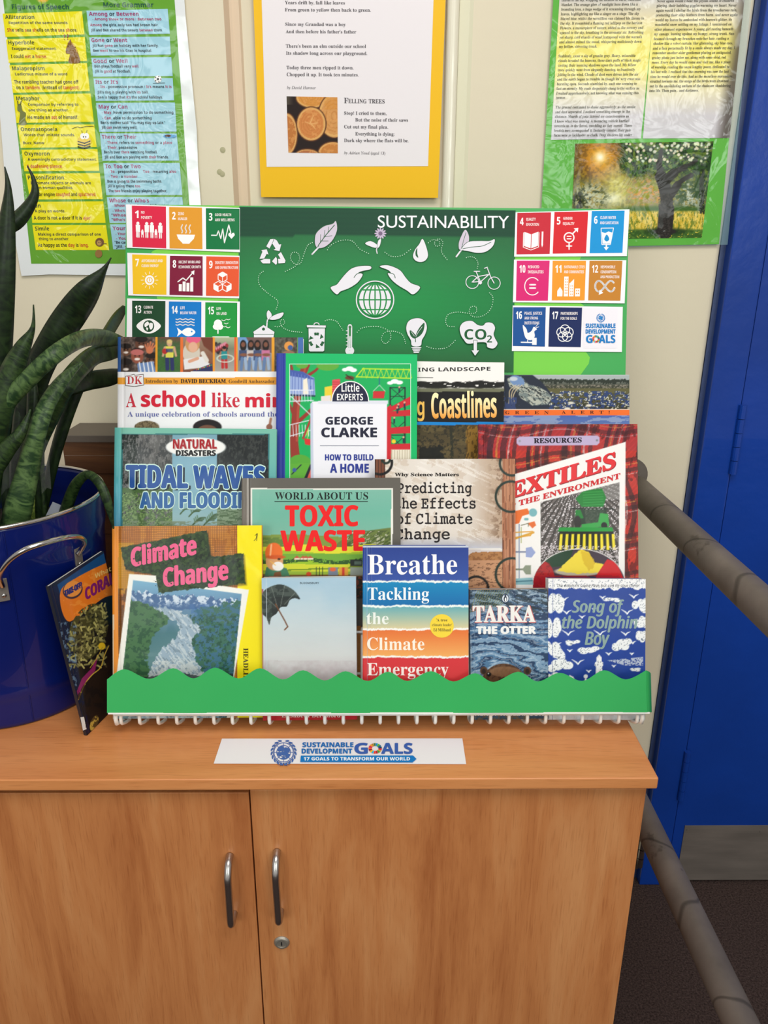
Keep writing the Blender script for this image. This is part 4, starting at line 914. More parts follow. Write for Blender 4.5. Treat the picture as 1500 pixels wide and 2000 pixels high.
# ---------------------------------------------------------------- 6 textiles
b = bk('hardback_book', 'red tartan hardback about textiles and the environment, right end of the middle row', .0365, (934, 829), (1245, 828), vB, .009, 'hard', (120, 96, 120), (150, 40, 36), page_c=(236, 232, 226))
p = b.pic(1.3, ymax=1175); X, Y = p.X, p.Y; wv = 10*np.sin(Y*.03)+6*np.sin(X*.04+Y*.01)
p.A[:] = (206, 58, 40); p.mix(p.noise(40, 30, 3), (172, 34, 40), .7)
def tart(t_, per, segs):
    u = np.mod(t_, per)
    for lo, hi, c, al in segs: p.mix((u > lo)*(u < hi)*1., c, al)
right = (X > 1222)
vs = [(0, 9, (34, 24, 30), .75), (13, 16, (206, 150, 60), .7), (20, 30, (46, 26, 30), .7), (33, 36, (214, 196, 190), .75), (42, 50, (40, 30, 34), .6)]
tart(X+wv, 74, vs); tart(Y+8*np.sin(X*.03), 74, [(0, 8, (46, 24, 30), .55), (12, 14, (212, 150, 66), .6), (20, 28, (40, 24, 30), .55), (31, 33, (216, 190, 186), .55)])
p.mix((Y < 880)*1., (150, 60, 90), .25); p.mix((X < 960)*(p.noise(9, 9, 4) > .4), (60, 30, 50), .35); p.mix(p.noise(12, 30, 44) > .66, (60, 16, 20), .5); p.mix(((X+Y) % 3 < 1)*1., (40, 10, 10), .18)
sh = [(1005, 926), (1222, 863), (1220, 1128), (1190, 1175), (1004, 1175)]; p.mix(p.poly(sh), (240, 238, 236))
ph = [(1056, 981), (1210, 942), (1208, 1106), (1200, 1140), (1100, 1150), (1056, 1110)]; m_ = p.poly(ph); p.mix(m_, (108, 100, 98)); vpx, vpy = 1126, 930
an_ = np.arctan2(X-vpx, Y-vpy); p.mix(m_*(np.sin(an_*62) > .1), (66, 60, 58), .9); p.mix(m_*(p.noise(1.6, 1.6, 31) > .68)*(np.sin(an_*62) < .4), (226, 220, 224)); p.mix(m_*(Y < 975)*(X > 1130), (150, 148, 146), .6)
g1, g2 = (34, 126, 52), (60, 160, 76)
p.mix(p.poly([(1140, 958), (1176, 954), (1184, 972), (1178, 990), (1136, 990), (1124, 974)])*m_, g1)
for k in range(6): p.mix(p.seg([(1139, 962+k*5), (1178, 960+k*5)], 1.2)*m_, g2)
p.mix(p.poly([(1136, 993), (1184, 992), (1188, 1028), (1140, 1030), (1122, 1012)])*m_, (44, 60, 48)); p.mix(p.noise(3, 3, 6)*p.poly([(1142, 996), (1180, 994), (1180, 1024), (1144, 1026)]), (110, 116, 100), .6); p.mix(p.poly([(1124, 996), (1134, 996), (1140, 1012), (1124, 1014)]), g1); p.mix(p.poly([(1172, 1002), (1188, 1004), (1190, 1028), (1136, 1032), (1136, 1024), (1168, 1020)]), g2)
p.mix(p.seg([(1118, 993), (1198, 994)], 2), (26, 34, 28)); p.mix(p.seg([(1140, 994), (1178, 994)], 1)*(X % 8 < 4), W_)
p.mix(p.ell(1128, 1020, 7, 13), (50, 46, 46)); p.mix(p.ell(1180, 1026, 6, 6), (30, 30, 30))
p.mix(p.poly([(1092, 1030), (1196, 1030), (1198, 1038), (1090, 1038)]), (40, 150, 62)); p.mix(p.poly([(1092, 1038), (1198, 1038), (1202, 1076), (1090, 1076)]), (30, 34, 26))
for k in range(10): x = 1096+k*11.2; p.mix(p.poly([(x-2, 1043), (x+3, 1043), (x+3+(k-4)*.5, 1074), (x-3+(k-4)*.5, 1074)]), (238, 220, 52))
p.mix(m_*(Y > 1066)*(p.noise(1.8, 1.8, 9) > .6), (216, 206, 212), .8)
el = p.ell(1131, 1144, 90, 71); p.mix(p.ell(1131, 1144, 91.5, 72.5), (240, 238, 236)); p.mix(el, (66, 52, 66)); p.mix(el*p.poly([(1060, 1080), (1120, 1072), (1110, 1105), (1050, 1110)]), (30, 62, 40)); p.mix(el*p.ell(1060, 1136, 24, 40), (176, 30, 34)); p.mix(el*(X < 1074)*(p.noise(6, 6, 5) > .6), (120, 20, 30), .6)
p.mix(el*p.ell(1130, 1116, 47, 9), (190, 180, 160)); p.mix(el*p.poly([(1090, 1115), (1104, 1100), (1124, 1080), (1134, 1074), (1150, 1078), (1160, 1098), (1186, 1104), (1176, 1118), (1130, 1121)], jag=3), (238, 214, 66)); p.mix(el*p.poly([(1134, 1076), (1150, 1080), (1164, 1100), (1150, 1116), (1140, 1100)], jag=3), (216, 180, 40), .8)
p.mix(el*p.poly([(1166, 1122), (1186, 1092), (1204, 1098), (1222, 1140), (1222, 1175), (1150, 1175)]), (206, 26, 36)); p.mix(el*(Y > 1124)*(p.noise(20, 8, 4) > .4), (160, 26, 40), .7)
# little machine drawings on the left of the panel
for y, c in ((1036, (216, 162, 60)),): p.mix(p.seg([(1006, 1052), (1042, 1040)], 4), c)
p.mix(p.poly([(1005, 998), (1030, 993), (1036, 1003), (1020, 1008), (1014, 1022), (1005, 1024)]), (230, 110, 40)); p.mix(p.ell(1041, 1001, 8, 8), (120, 178, 186)); p.mix(p.seg([(1026, 1014), (1030, 1014)], 5), (120, 176, 180)); p.mix(p.poly([(1030, 1022), (1044, 1018), (1047, 1026), (1040, 1032)]), (226, 110, 50))
p.mix(p.seg([(1018, 1026), (1032, 1022), (1032, 1028)], 1.4), (90, 90, 60)); p.mix(p.seg([(1014, 1024), (1014, 1140)], 1.6), (90, 110, 150)); p.mix(p.seg([(1018, 1030), (1018, 1060)], 1.4), (150, 160, 90)); p.mix(p.seg([(1005, 1040), (1040, 1038), (1036, 1046), (1005, 1050)], 2.2), (222, 160, 50))
p.mix(p.seg([(1006, 1078), (1030, 1078)], 3), (120, 130, 160)); p.mix(p.poly([(1027, 1070), (1038, 1068), (1046, 1079), (1038, 1089), (1027, 1088)]), (150, 164, 210)); p.mix(p.seg([(1006, 1112), (1022, 1112)], 3), (110, 120, 100)); p.mix(p.poly([(1037, 1104), (1037, 1122), (1027, 1122), (1020, 1112), (1026, 1104)]), (140, 150, 130))
p.mix(p.poly([(1006, 1130), (1040, 1128), (1042, 1142), (1006, 1142)]), (140, 190, 200)); p.mix(p.seg([(1006, 1136), (1040, 1134)], 2), (60, 110, 130))
p.mix(p.poly([(1012+k_, v_) for k_, v_ in [(0, 853), (155, 851), (160, 860), (155, 869), (0, 871), (-4, 862)]]), (186, 50, 60)); 
rib = [(1014, 853), (1166, 850.5), (1171, 854), (1171, 865), (1166, 869.5), (1014, 870.5), (1009, 866), (1009, 857)]; p.mix(p.poly(rib), (188, 172, 206)); p.mix(p.ell(1015, 861.5, 2.2), (150, 150, 160)); p.mix(p.ell(1166, 860, 2.2), (130, 130, 140))
a = b.art(); a.T('RESOURCES', 1043, 865.5, 1136, 9.3, (36, 26, 44), 'bs', y1=864, bold=.35, res=3)
R1 = (206, 40, 46); up_ = (.02, -1); a.T('TEXTILES', 965, 984.5, 1202, 30, (150, 40, 46), 'bs', y1=914.5, up=up_, bold=1.4, res=4); a.T('TEXTILES', 964, 983, 1201, 30, (224, 44, 50), 'bs', y1=913, up=up_, bold=1.2, res=4)
a.T('AND THE ENVIRONMENT', 965, 1001, 1211, 10.5, R1, 'bs', y1=934.5, up=up_, bold=.5, res=3)
b.put(p, a)
# ---------------------------------------------------------------- 7 predicting climate change
b = bk('hardback_book', 'parchment-patterned hardback about predicting climate change with typewriter title, middle row centre', .026, (732, 897), (1006, 896), vB, .009, 'hard', (92, 60, 48), (196, 180, 164))
p = b.pic(1.4, ymax=1190); X, Y = p.X, p.Y; p.A[:] = p.grad('x', 740, 1000, [(216, 206, 194), (228, 220, 212), (222, 212, 202), (170, 142, 118)]); p.mix(p.noise(18, 18, 3) > .62, (196, 176, 156), .45); p.mix(p.noise(40, 4, 8, rot=.4) > .7, (240, 234, 228), .6)
p.mix(np.clip((X-930)/50, 0, 1), (186, 158, 134), .7); p.mix((X > 950)*(p.noise(9, 7, 6) > .62)*np.clip((X-950)/30, 0, 1), (90, 60, 40), .55)
wd_ = (X > 981)*1.; p.mix(wd_, (166, 106, 76)); p.mix(wd_*((X % 6.5) < 1.6), (96, 56, 40), .8); p.mix(wd_*(p.noise(3, 60, 5) > .55), (206, 150, 114), .6)
wl = (X < 752)*1.; p.mix(wl, (120, 70, 50)); p.mix(wl*((X % 6) < 1.5), (60, 36, 30)); 
p.mix(np.clip((Y-1046)/26, 0, 1)*(X < 981)*(Y < 1072), (196, 204, 224), .8); p.mix((Y > 1071)*(Y < 1074)*(X < 981), (230, 226, 222))
sk_ = (Y > 1074)*(X < 981); p.mix(sk_*1., (214, 206, 206)); hill = Y > 1086-9*np.clip(p.noise(26, 60, 4)*1.6-.3, 0, 1); p.mix(sk_*hill, (176, 124, 78)); p.mix(sk_*hill*(p.noise(5, 3, 9) > .55), (140, 92, 56), .8); p.mix(sk_*(Y > 1094), (196, 146, 110)); p.mix(sk_*(Y > 1100)*(p.noise(8, 2, 19) > .66), (112, 76, 56), .8)
gr = (34, 48, 42)
for cx, cy, r_ in ((1000, 905, 26), (998, 970, 32), (1000, 1122, 34), (754, 897, 10)): p.mix(np.clip(p.ell(cx, cy, r_)-p.ell(cx, cy, r_-4.6), 0, 1), gr)
p.mix(np.clip(p.ell(930, 1150, 26)-p.ell(930, 1150, 21.5), 0, 1), (26, 24, 24)); p.mix(np.clip(p.ell(742, 903, 26)-p.ell(742, 903, 21), 0, 1)*(Y > 897), (20, 20, 22))
a = b.art(); a.T('Why Science Matters', 771, 930, 896, 6.4, (40, 34, 32), 'bs', bold=.3)
tx = (40, 34, 36)
a.T('Predicting', 776, 963, 921, 19, tx, 'mo', bold=.55, res=4); a.T('the Effects', 770, 993, 928.5, 19, tx, 'mo', bold=.55, res=4); a.T('of Climate', 774, 1023, 922, 19, tx, 'mo', bold=.55, res=4); a.T('Change', 772, 1053, 878, 19, tx, 'mo', bold=.55, res=4)
b.put(p, a)
# ---------------------------------------------------------------- 8 toxic waste
b = bk('hardback_book', 'grey bordered hardback about toxic waste with bold red title, middle row centre', .016, (472, 934), (782, 933), vB, .009, 'hard', (112, 108, 102), (98, 94, 88))
p = b.pic(1.4, (100, 96, 90), ymax=1170); X, Y = p.X, p.Y; p.mix((X < 486)*1., (132, 126, 118)); p.mix(np.abs(X-484) < 1.3, (210, 206, 200), .7); p.mix(p.noise(3, 60, 3)*(X < 484), (90, 84, 78), .5)
fr_ = (X > 490)*(X < 767)*(Y > 953.5); inn = ((X > 492.5)*(X < 764)*(Y > 956)*1.); p.mix(fr_*1., (236, 234, 226)); p.mix(inn, p.grad('y', 956, 1050, [(126, 184, 166), (112, 180, 160), (126, 182, 162)]))
f1_ = inn*(Y > 1046+5*np.sin(X*.02)-((X-640)*.03)); p.mix(f1_, (128, 152, 70)); p.mix(inn*p.poly([(660, 1060), (690, 1040), (767, 1030), (767, 1072), (650, 1075)]), (108, 124, 66)); p.mix(inn*(Y > 1036)*(X > 670)*(p.noise(12, 3, 4, rot=-.5) > .55), (70, 84, 50), .7); p.mix(inn*(Y > 1038)*(X > 670)*(p.noise(9, 3, 24, rot=-.5) > .66), (206, 204, 180), .8)
p.mix(inn*(Y > 1050)*(X < 560)*(p.noise(10, 4, 7) > .5), (90, 120, 60), .7)
p.mix(inn*(Y > 1066+3*np.sin(X*.05)), (222, 218, 56)); p.mix(inn*(Y > 1078+3*np.sin(X*.03+1)), (150, 190, 50)); p.mix(inn*(Y > 1082)*(Y < 1098+4*np.sin(X*.04)), (112, 168, 62)); p.mix(inn*(np.abs(Y-1096-3*np.sin(X*.05)) < 4)*(p.noise(4, 4, 6) > .3), (52, 92, 44)); p.mix(inn*(Y > 1102), (206, 212, 56)); p.mix(inn*(np.abs(Y-1112+(X-600)*.04) < 1.5), (120, 150, 40)); p.mix(inn*(Y > 1116), (150, 180, 60)); p.mix(inn*(Y > 1122), (120, 90, 50))
for x in (580, 592, 598, 606): p.mix(p.poly([(x-6, 1090), (x, 1085), (x+6, 1090), (x+6, 1093), (x-6, 1093)]), (190, 84, 60)); p.mix(p.poly([(x-5, 1090), (x+6, 1090), (x+6, 1093), (x-5, 1093)]), (230, 220, 200))
p.mix(p.poly([(517, 1125), (520, 1108), (536, 1104), (560, 1110), (566, 1125)]), (66, 124, 96)); p.mix(p.poly([(536, 1118), (548, 1116), (550, 1126), (534, 1126)]), (120, 80, 50)); p.mix(p.ell(536, 1096, 17, 18), (214, 160, 110)); p.mix(p.ell(543, 1106, 11, 9), (238, 238, 236)); p.mix(p.seg([(528, 1096), (538, 1104)], 1.6), (240, 190, 90)); p.mix(p.ell(535, 1080, 17, 20)*(Y < 1088), (232, 112, 48)); p.mix(p.ell(538, 1088, 19, 4), (206, 90, 40)); p.mix(p.seg([(530, 1064), (528, 1084)], 3), (248, 190, 140)); p.mix(p.ell(545, 1092, 3, 2), (60, 40, 30))
p.mix(p.poly([(684, 1093), (708, 1093), (708, 1106), (684, 1106)]), (40, 48, 46)); p.mix(p.poly([(692, 1096), (706, 1096), (706, 1103), (692, 1103)]), (90, 110, 100)); p.mix(p.poly([(662, 1108), (680, 1108), (680, 1124), (662, 1124)]), (220, 160, 60)); p.mix(p.poly([(668, 1108), (673, 1108), (673, 1124), (668, 1124)]), (200, 60, 50)); p.mix(p.poly([(641, 1108), (660, 1108), (660, 1124), (641, 1124)]), (120, 130, 150)); p.mix(p.ell(650, 1112, 6, 4), (224, 100, 60)); p.mix(p.poly([(684, 1108), (708, 1108), (708, 1124), (684, 1124)]), (150, 160, 150)); p.mix(p.ell(603, 1121, 5, 4), (200, 70, 40))
for x in (618, 624, 630): p.mix(p.seg([(x, 1108), (x, 1124)], 1.3), (40, 50, 40))
p.mix((Y > 1126)*inn, (60, 56, 50)); p.mix((Y > 1126)*inn*(p.noise(8, 8, 5) > .6), (150, 70, 50), .8)
a = b.art(); a.T('WORLD ABOUT US', 537, 975.5, 719, 13.8, (30, 38, 36), 'bs', res=3); a.L([(536, 979.5), (718.5, 979.5)], 1.5, (20, 30, 28), cap=False)
RD = (236, 32, 34); a.T('TOXIC', 558, 1027.5, 699, 39.5, RD, 'sb', bold=1.3, res=5, y1=1027); a.T('WASTE', 549, 1076, 712, 39, RD, 'sb', bold=1.3, res=5, y1=1075)
b.put(p, a, M_GLOSS)
# ---------------------------------------------------------------- 9 climate change headlines
b = bk('hardback_book', 'orange and yellow hardback with pink title and glacier photo, front row far left', -.0095, (219, 1028), (511, 1026), vA, .009, 'hard', (222, 138, 44), (222, 140, 50))
p = b.pic(1.3, ymax=None); X, Y = p.X, p.Y; p.A[:] = (206, 134, 52); p.mix(p.noise(14, 40, 3) > .55, (176, 104, 40), .7); p.mix(((X % 3.6) < 1.3)*1., (112, 66, 28), .55); p.mix(((Y % 3.6) < 1.3)*1., (112, 66, 28), .5); p.mix((X < 262)*(Y > 1060)*(Y < 1160)*1., (196, 150, 40), .6); p.mix((X < 250)*(Y > 1150)*(p.noise(10, 20, 8) > .4), (70, 44, 26), .6)
p.mix((X < 231)*1., (226, 140, 50)); p.mix((X > 464)*1., (246, 228, 22))
grn = [(235, 1070), (404, 1036), (412, 1088), (475, 1081), (479, 1140), (310, 1158), (305, 1124), (245, 1112)]; p.mix(p.poly([(x+3, y+3) for x, y in grn], soft=3), (60, 34, 16), .5)
fq = [(252, 1122), (488, 1152), (456, 1420), (222, 1420), (228, 1320)]
p.mix(p.poly([(252, 1121), (302, 1124), (486, 1152), (456, 1330), (448, 1420), (214, 1420), (228, 1315)]), (240, 240, 234)); ph = p.poly([(260, 1133), (472, 1160), (455, 1325), (440, 1420), (226, 1420), (240, 1310)])
p.mix(ph, p.grad('y', 1133, 1340, [(122, 176, 206), (96, 134, 170), (76, 120, 130), (90, 130, 136), (120, 150, 160)])); nn = p.noise(8, 6, 5); ridge = 1160+(X-260)*.075-11*np.abs(p.noise(16, 90, 12)-.5)*2
p.mix(ph*(Y > ridge)*(Y < ridge+26), (70, 104, 150)); p.mix(ph*(Y > ridge)*np.clip((ridge+22-Y)/10, 0, 1)*np.clip((p.noise(7, 7, 6, rot=.7)-.45)/.18, 0, 1), (220, 232, 242), .9); 
p.mix(ph*p.poly([(250, 1172), (300, 1182), (336, 1205), (300, 1240), (286, 1290), (292, 1330), (236, 1340)], jag=10), (70, 112, 74)); p.mix(ph*(X < 336)*(Y > 1175)*(nn > .58)*p.poly([(250, 1172), (300, 1182), (336, 1205), (300, 1240), (286, 1290), (292, 1330), (236, 1340)]), (44, 82, 60), .8)
p.mix(ph*p.poly([(384, 1186), (470, 1176), (456, 1330), (404, 1330), (380, 1280), (372, 1240)], jag=12), (60, 106, 90)); p.mix(ph*(X > 370)*(Y > 1180)*(nn > .52), (64, 110, 168), .55); p.mix(ph*(X > 370)*(Y > 1200)*(p.noise(5, 5, 16) > .62), (36, 76, 60), .7)
riv = p.poly([(300, 1184), (330, 1188), (372, 1204), (390, 1230), (376, 1252), (384, 1290), (404, 1330), (420, 1420), (240, 1420), (284, 1330), (300, 1290), (322, 1262), (350, 1240), (348, 1216), (320, 1200)], jag=7); p.mix(ph*riv, (150, 172, 190)); p.mix(ph*riv*(p.noise(14, 3, 7, rot=.9) > .55), (196, 208, 214), .8); p.mix(ph*riv*(p.noise(10, 3, 17, rot=.9) > .68), (112, 134, 150), .8); p.mix(ph*(Y > 1290)*riv*(p.noise(6, 5, 27) > .5), (206, 214, 214), .7)
p.mix(ph*(Y > 1318+4*np.sin(X*.05))*(Y < 1340), (40, 48, 52), .7)
p.mix(p.poly(grn, jag=3), (36, 56, 30)); p.mix(p.poly(grn, jag=3)*(p.noise(6, 5, 5) > .55), (62, 84, 40), .7); p.mix(p.poly(grn)*(p.noise(4, 4, 25) < .3), (16, 26, 20), .8)
p.mix((X < 222.5)*(Y > 1200)*1., (226, 220, 206), .8)
a = b.art(); PK = (234, 96, 142); a.T('Climate', 257, 1107, 383, 36, PK, 'sb', y1=1082, up=(-.02, -1), bold=1.5, res=4); a.T('Change', 320, 1146, 445, 36, PK, 'sb', y1=1131, up=(-.02, -1), bold=1.5, res=4)
rg = random.Random(4)
for k in range(34): x = 258+rg.random()*186; y = 1070+rg.random()*74; a.E(x, y, .6+rg.random()*1.4, .5+rg.random(), (40, 52, 34), n=6)
a.T('HEADLINES', 475.5, 1266, 475.5, 9.2, (60, 56, 20), 'bs', y1=1345, up=(1, 0), res=3)
a.L([(498, 1046), (502, 1042), (500, 1052), (496, 1056)], .8, (60, 60, 30)); a.L([(503, 1042), (501, 1056)], .8, (60, 60, 30))
b.put(p, a, M_GLOSS)
# ---------------------------------------------------------------- 10 umbrella paperback (its cartoon figure is left out)
b = bk('paperback_book', 'sky blue paperback with an umbrella and red foot, front row second from left', -.020, (511, 1129), (695, 1127), vA, .019, 'soft', (120, 40, 50), (196, 212, 220))
p = b.pic(1.3); X, Y = p.X, p.Y; p.A[:] = p.grad('y', 1127, 1330, [(158, 192, 214), (176, 202, 216), (196, 208, 212), (206, 208, 208), (196, 184, 190)]); p.mix(p.noise(60, 26, 3), (214, 220, 222), .3)
p.mix((Y > 1328)*1., (190, 30, 40)); p.mix((X < 514)*(Y > 1150)*1., (150, 60, 70), .7)
um = p.poly(spl([(512, 1160), (530, 1145), (552, 1142), (574, 1153), (586, 1170), (576, 1168), (566, 1172), (560, 1184), (548, 1186), (540, 1198), (530, 1206), (526, 1220), (520, 1206), (512, 1196)], closed=True, n=4)); p.mix(um, (74, 84, 80)); p.mix(um*(p.noise(14, 8, 5) > .5), (44, 52, 52), .7); p.mix(um*(Y > 1166)*(X > 530), (40, 44, 44), .6)
for q in ([(512, 1160), (540, 1186)], [(530, 1146), (542, 1186)], [(556, 1144), (548, 1184)], [(576, 1158), (556, 1180)]): p.mix(p.seg(q, 1.), (130, 140, 132), .8)
p.mix(p.seg([(538, 1180), (556, 1212), (562, 1224), (556, 1230)], 2.4), (110, 66, 40)); p.mix(p.noise(9, 9, 33)*(Y > 1290)*(Y < 1328), (170, 150, 156), .4)
a = b.art(); a.T('BLOOMSBURY', 586, 1140.5, 623, 3.6, (70, 84, 96), 'sb'); a.T('Elisabeth Beresford', 550, 1401, 665, 8.5, (240, 220, 214), 'bs')
b.put(p, a)
# ---------------------------------------------------------------- 11 breathe
b = bk('hardback_book', 'hardback striped deep blue to red about the climate emergency, front row centre', -.0335, (708.5, 1066), (915, 1066), .017, .0325, 'hard', (40, 70, 150), (56, 76, 150), page_c=(232, 224, 208))
p = b.pic(1.3); X, Y = p.X, p.Y
bands = [(1066, 1135.5, (44, 66, 142), (58, 86, 164)), (1135.5, 1184, (28, 138, 190), (26, 108, 172)), (1184, 1229, (104, 172, 182), (222, 206, 160)), (1229, 1283, (228, 116, 58), (242, 174, 98)), (1283, 1500, (212, 56, 62), (206, 60, 56))]
p.A[:] = (212, 56, 62)
for k, (y0, y1, c0, c1) in enumerate(bands):
    tear = 3*(p.noise(14, 60, 30+k)-.5)+2*(p.noise(3, 60, 60+k)-.5); y_ = Y-tear; m_ = (y_ >= y0)*(y_ < y1+6)*1.; p.mix(m_, p.grad('y', y0, y1, [c0, c1]))
for k, (y0, y1, c0, c1) in enumerate(bands[1:]):
    k += 1; tear = 3*(p.noise(14, 60, 30+k)-.5)+2*(p.noise(3, 60, 60+k)-.5); y_ = Y-tear; wdt = .8+1.4*p.noise(9, 60, 80+k); p.mix(np.clip((wdt+1-np.abs(y_-y0))/1.2, 0, 1), (244, 246, 242))
p.mix((Y < 1070.5)*1., (70, 88, 150)); p.mix((Y < 1069)*1., (196, 204, 222)); p.mix(np.abs(X-717) < .8, (140, 170, 210), .35)
a = b.art(); a.T('Breathe', 718, 1122, 893, 38.5, (244, 244, 250), 'bs', res=5, y1=1121); a.T('Tackling', 718, 1171.5, 838, 24, (238, 246, 250), 'bs', res=4); a.T('the', 716, 1219, 759, 23, (238, 242, 236), 'bs', res=4); a.T('Climate', 717, 1269.5, 829, 24, (250, 240, 226), 'bs', res=4); a.T('Emergency', 717, 1319, 876, 24, (248, 232, 228), 'bs', res=4)
a.E(863, 1222.5, 23.3, 23, (244, 214, 66), n=40); yb_ = (60, 56, 40); a.T("'A true", 852, 1213.5, 874, 5.2, yb_, 'bs'); a.T("climate leader'", 844, 1223, 883, 5.2, yb_, 'bs'); a.T('Ed Miliband', 846.5, 1233, 880, 5.6, yb_, 'bs')
b.put(p, a, M_GLOSS)
# ---------------------------------------------------------------- 12 tarka
b = bk('paperback_book', 'blue rippled-water paperback about an otter, front row second from right', -.018, (917, 1152), (1069, 1150), vA, .017, 'soft', (60, 80, 110), (90, 120, 150), page_c=(222, 190, 150))
p = b.pic(1.3); X, Y = p.X, p.Y; D = np.hypot((X-985)*.62, (Y-1330)); wv_ = D/5.2+3.5*p.noise(34, 10, 4)+1.5*np.sin((X-985)*.03)
p.A[:] = p.grad('y', 1150, 1410, [(70, 90, 110), (66, 104, 146), (84, 124, 160), (70, 104, 140), (40, 60, 84)]); s_ = np.sin(wv_*1.9)
p.mix(s_ > .45, (160, 184, 206), .6); p.mix(s_ < -.55, (28, 46, 78), .75); p.mix(np.sin(wv_*4.3) > .75, (206, 218, 228), .45); p.mix((Y < 1196)*(p.noise(16, 3, 15, rot=.3) > .55), (34, 44, 50), .7)
for k in range(14): x = 918+k*4.6; p.mix(p.seg(spl([(x, 1196-k), (x+8, 1172), (x+16, 1153)], n=3), 1.3), (120, 130, 70), .8)
hd = p.ell(984, 1342, 46, 46); p.mix(hd, (98, 68, 48)); p.mix(hd*(p.noise(3, 5, 6) > .55), (66, 44, 32), .7); p.mix(hd*p.ell(986, 1312, 30, 10), (146, 108, 78), .7)
for x, sgn in ((945, -1), (1030, 1)): p.mix(p.ell(x, 1310, 7.5, 8), (84, 56, 40)); p.mix(p.ell(x, 1311, 4, 5), (44, 30, 26))
for x in (955, 1014): p.mix(p.ell(x, 1317, 4.4, 4.2), (20, 14, 14)); p.mix(p.ell(x-1, 1315.5, 1.2), (230, 230, 230))
p.mix(p.ell(984, 1338, 18, 10), (150, 120, 96)); p.mix(p.ell(984, 1330, 9, 6), (34, 26, 26)); p.mix((Y > 1375)*1., (52, 78, 104), .8); p.mix((Y > 1396)*(p.noise(5, 4, 7) > .5), (112, 92, 66), .8); p.mix((X < 922)*(Y > 1240)*1., (196, 206, 216), .3)
a = b.art(); a.E(987, 1169, 7.6, 9, (40, 62, 96)); a.E(987, 1169, 6.2, 7.4, (214, 222, 230)); a.E(987, 1170, 3.2, 5.8, (40, 50, 70)); a.E(987.5, 1171, 1.6, 4, (240, 240, 240)); a.E(987, 1163.5, 2, 2, (40, 50, 70))
a.T('TARKA', 924, 1216, 1046, 32, (196, 96, 96), 'bs', bold=1.8, res=4, y1=1215.5); a.T('TARKA', 924, 1215, 1045, 31.5, (238, 236, 232), 'bs', bold=.9, res=4, y1=1214.5); a.T('THE OTTER', 931, 1238, 1046, 14, (240, 240, 240), 'sb', bold=1.2, res=3, y1=1237.5)
a.T('HENRY WILLIAMSON', 928, 1398, 1062, 9, (214, 220, 226), 'sb')
b.put(p, a)
# ---------------------------------------------------------------- 13 dolphin boy
b = bk('paperback_book', 'dark blue paperback with white clouds, gulls and a lighthouse, front row far right', -.018, (1071, 1130), (1261, 1131), vA, .017, 'soft', (210, 210, 216), (36, 66, 148), page_c=(226, 186, 146))
p = b.pic(1.3, (38, 70, 156)); X, Y = p.X, p.Y; p.mix(p.noise(30, 30, 3), (32, 60, 140), .5); spk = p.noise(1.7, 1.7, 9)
def cloud(cx, cy, rx, ry, sd):
    m_ = np.zeros(X.shape); r_ = random.Random(sd)
    for k in range(7): m_ = np.maximum(m_, p.ell(cx+(r_.random()-.5)*rx*1.5, cy+(r_.random()-.5)*ry*1.1, rx*.42, ry*.55))
    p.mix(m_, (238, 240, 242)); p.mix(m_*(spk < .27), (96, 110, 130), .8)
p.mix(np.clip((1146+9*p.noise(9, 40, 5)-Y), 0, 1), (240, 240, 242)); p.mix((Y < 1160)*(Y > 1132)*(spk < .25)*(Y < 1144+9*p.noise(9, 40, 5)), (90, 104, 124), .7)
for k, (cx, cy, rx, ry) in enumerate(((1082, 1178, 20, 24), (1081, 1228, 17, 20), (1082, 1272, 20, 20), (1094, 1300, 22, 14), (1196, 1172, 17, 5), (1252, 1182, 16, 15), (1254, 1214, 14, 14), (1256, 1244, 13, 12), (1118, 1255, 13, 6), (1151, 1270, 20, 8), (1211, 1259, 20, 12), (1212, 1262, 16, 8), (1080, 1322, 18, 10), (1242, 1308, 12, 4), (1200, 1400, 70, 12), (1100, 1402, 40, 10))): cloud(cx, cy, rx, ry, k)
rgl = random.Random(8)
for cx, cy, s_ in ((1103, 1170, 7), (1238, 1165, 9), (1177, 1167, 6), (1107, 1196, 9), (1225, 1196, 11), (1137, 1205, 6), (1110, 1237, 12), (1172, 1237, 12), (1222, 1238, 9), (1236, 1255, 6), (1090, 1258, 6), (1113, 1271, 5), (1129, 1294, 12), (1189, 1277, 6), (1150, 1311, 5), (1199, 1301, 4), (1234, 1277, 4), (1160, 1190, 4)):
    an = rgl.random()*.8-.4; p.mix(p.seg([(cx-s_, cy-s_*.5), (cx-s_*.3, cy-s_*.05), (cx, cy+s_*.25)], [1, 2.6, 2.6]), (240, 242, 244)); p.mix(p.seg([(cx, cy+s_*.25), (cx+s_*.35, cy-s_*.2), (cx+s_, cy-s_*.45)], [2.6, 2.4, .8]), (240, 242, 244))
lh = p.poly([(1163, 1330), (1164, 1302), (1161, 1300), (1162, 1294), (1165, 1292), (1165, 1284), (1170, 1278), (1175, 1284), (1175, 1292), (1178, 1294), (1178, 1300), (1176, 1302), (1178, 1330)]); p.mix(lh, (240, 240, 242)); p.mix(lh*(spk < .25), (90, 100, 120)); p.mix(p.poly([(1186, 1290), (1256, 1283), (1256, 1300), (1222, 1300)])*(p.noise(2.2, 2.2, 8) > .42), (206, 212, 222), .85)
p.mix(p.poly([(1110, 1330), (1112, 1318), (1120, 1322), (1124, 1330)]), (236, 238, 240)); p.mix(p.ell(1144, 1321, 4, 4), (238, 240, 242)); p.mix(p.poly([(1138, 1338), (1144, 1322), (1150, 1338)]), (238, 240, 242))
p.mix((Y > 1385)*1., (214, 216, 220), .9); p.mix((Y > 1388)*p.ell(1206, 1392, 12, 4), (38, 60, 130))
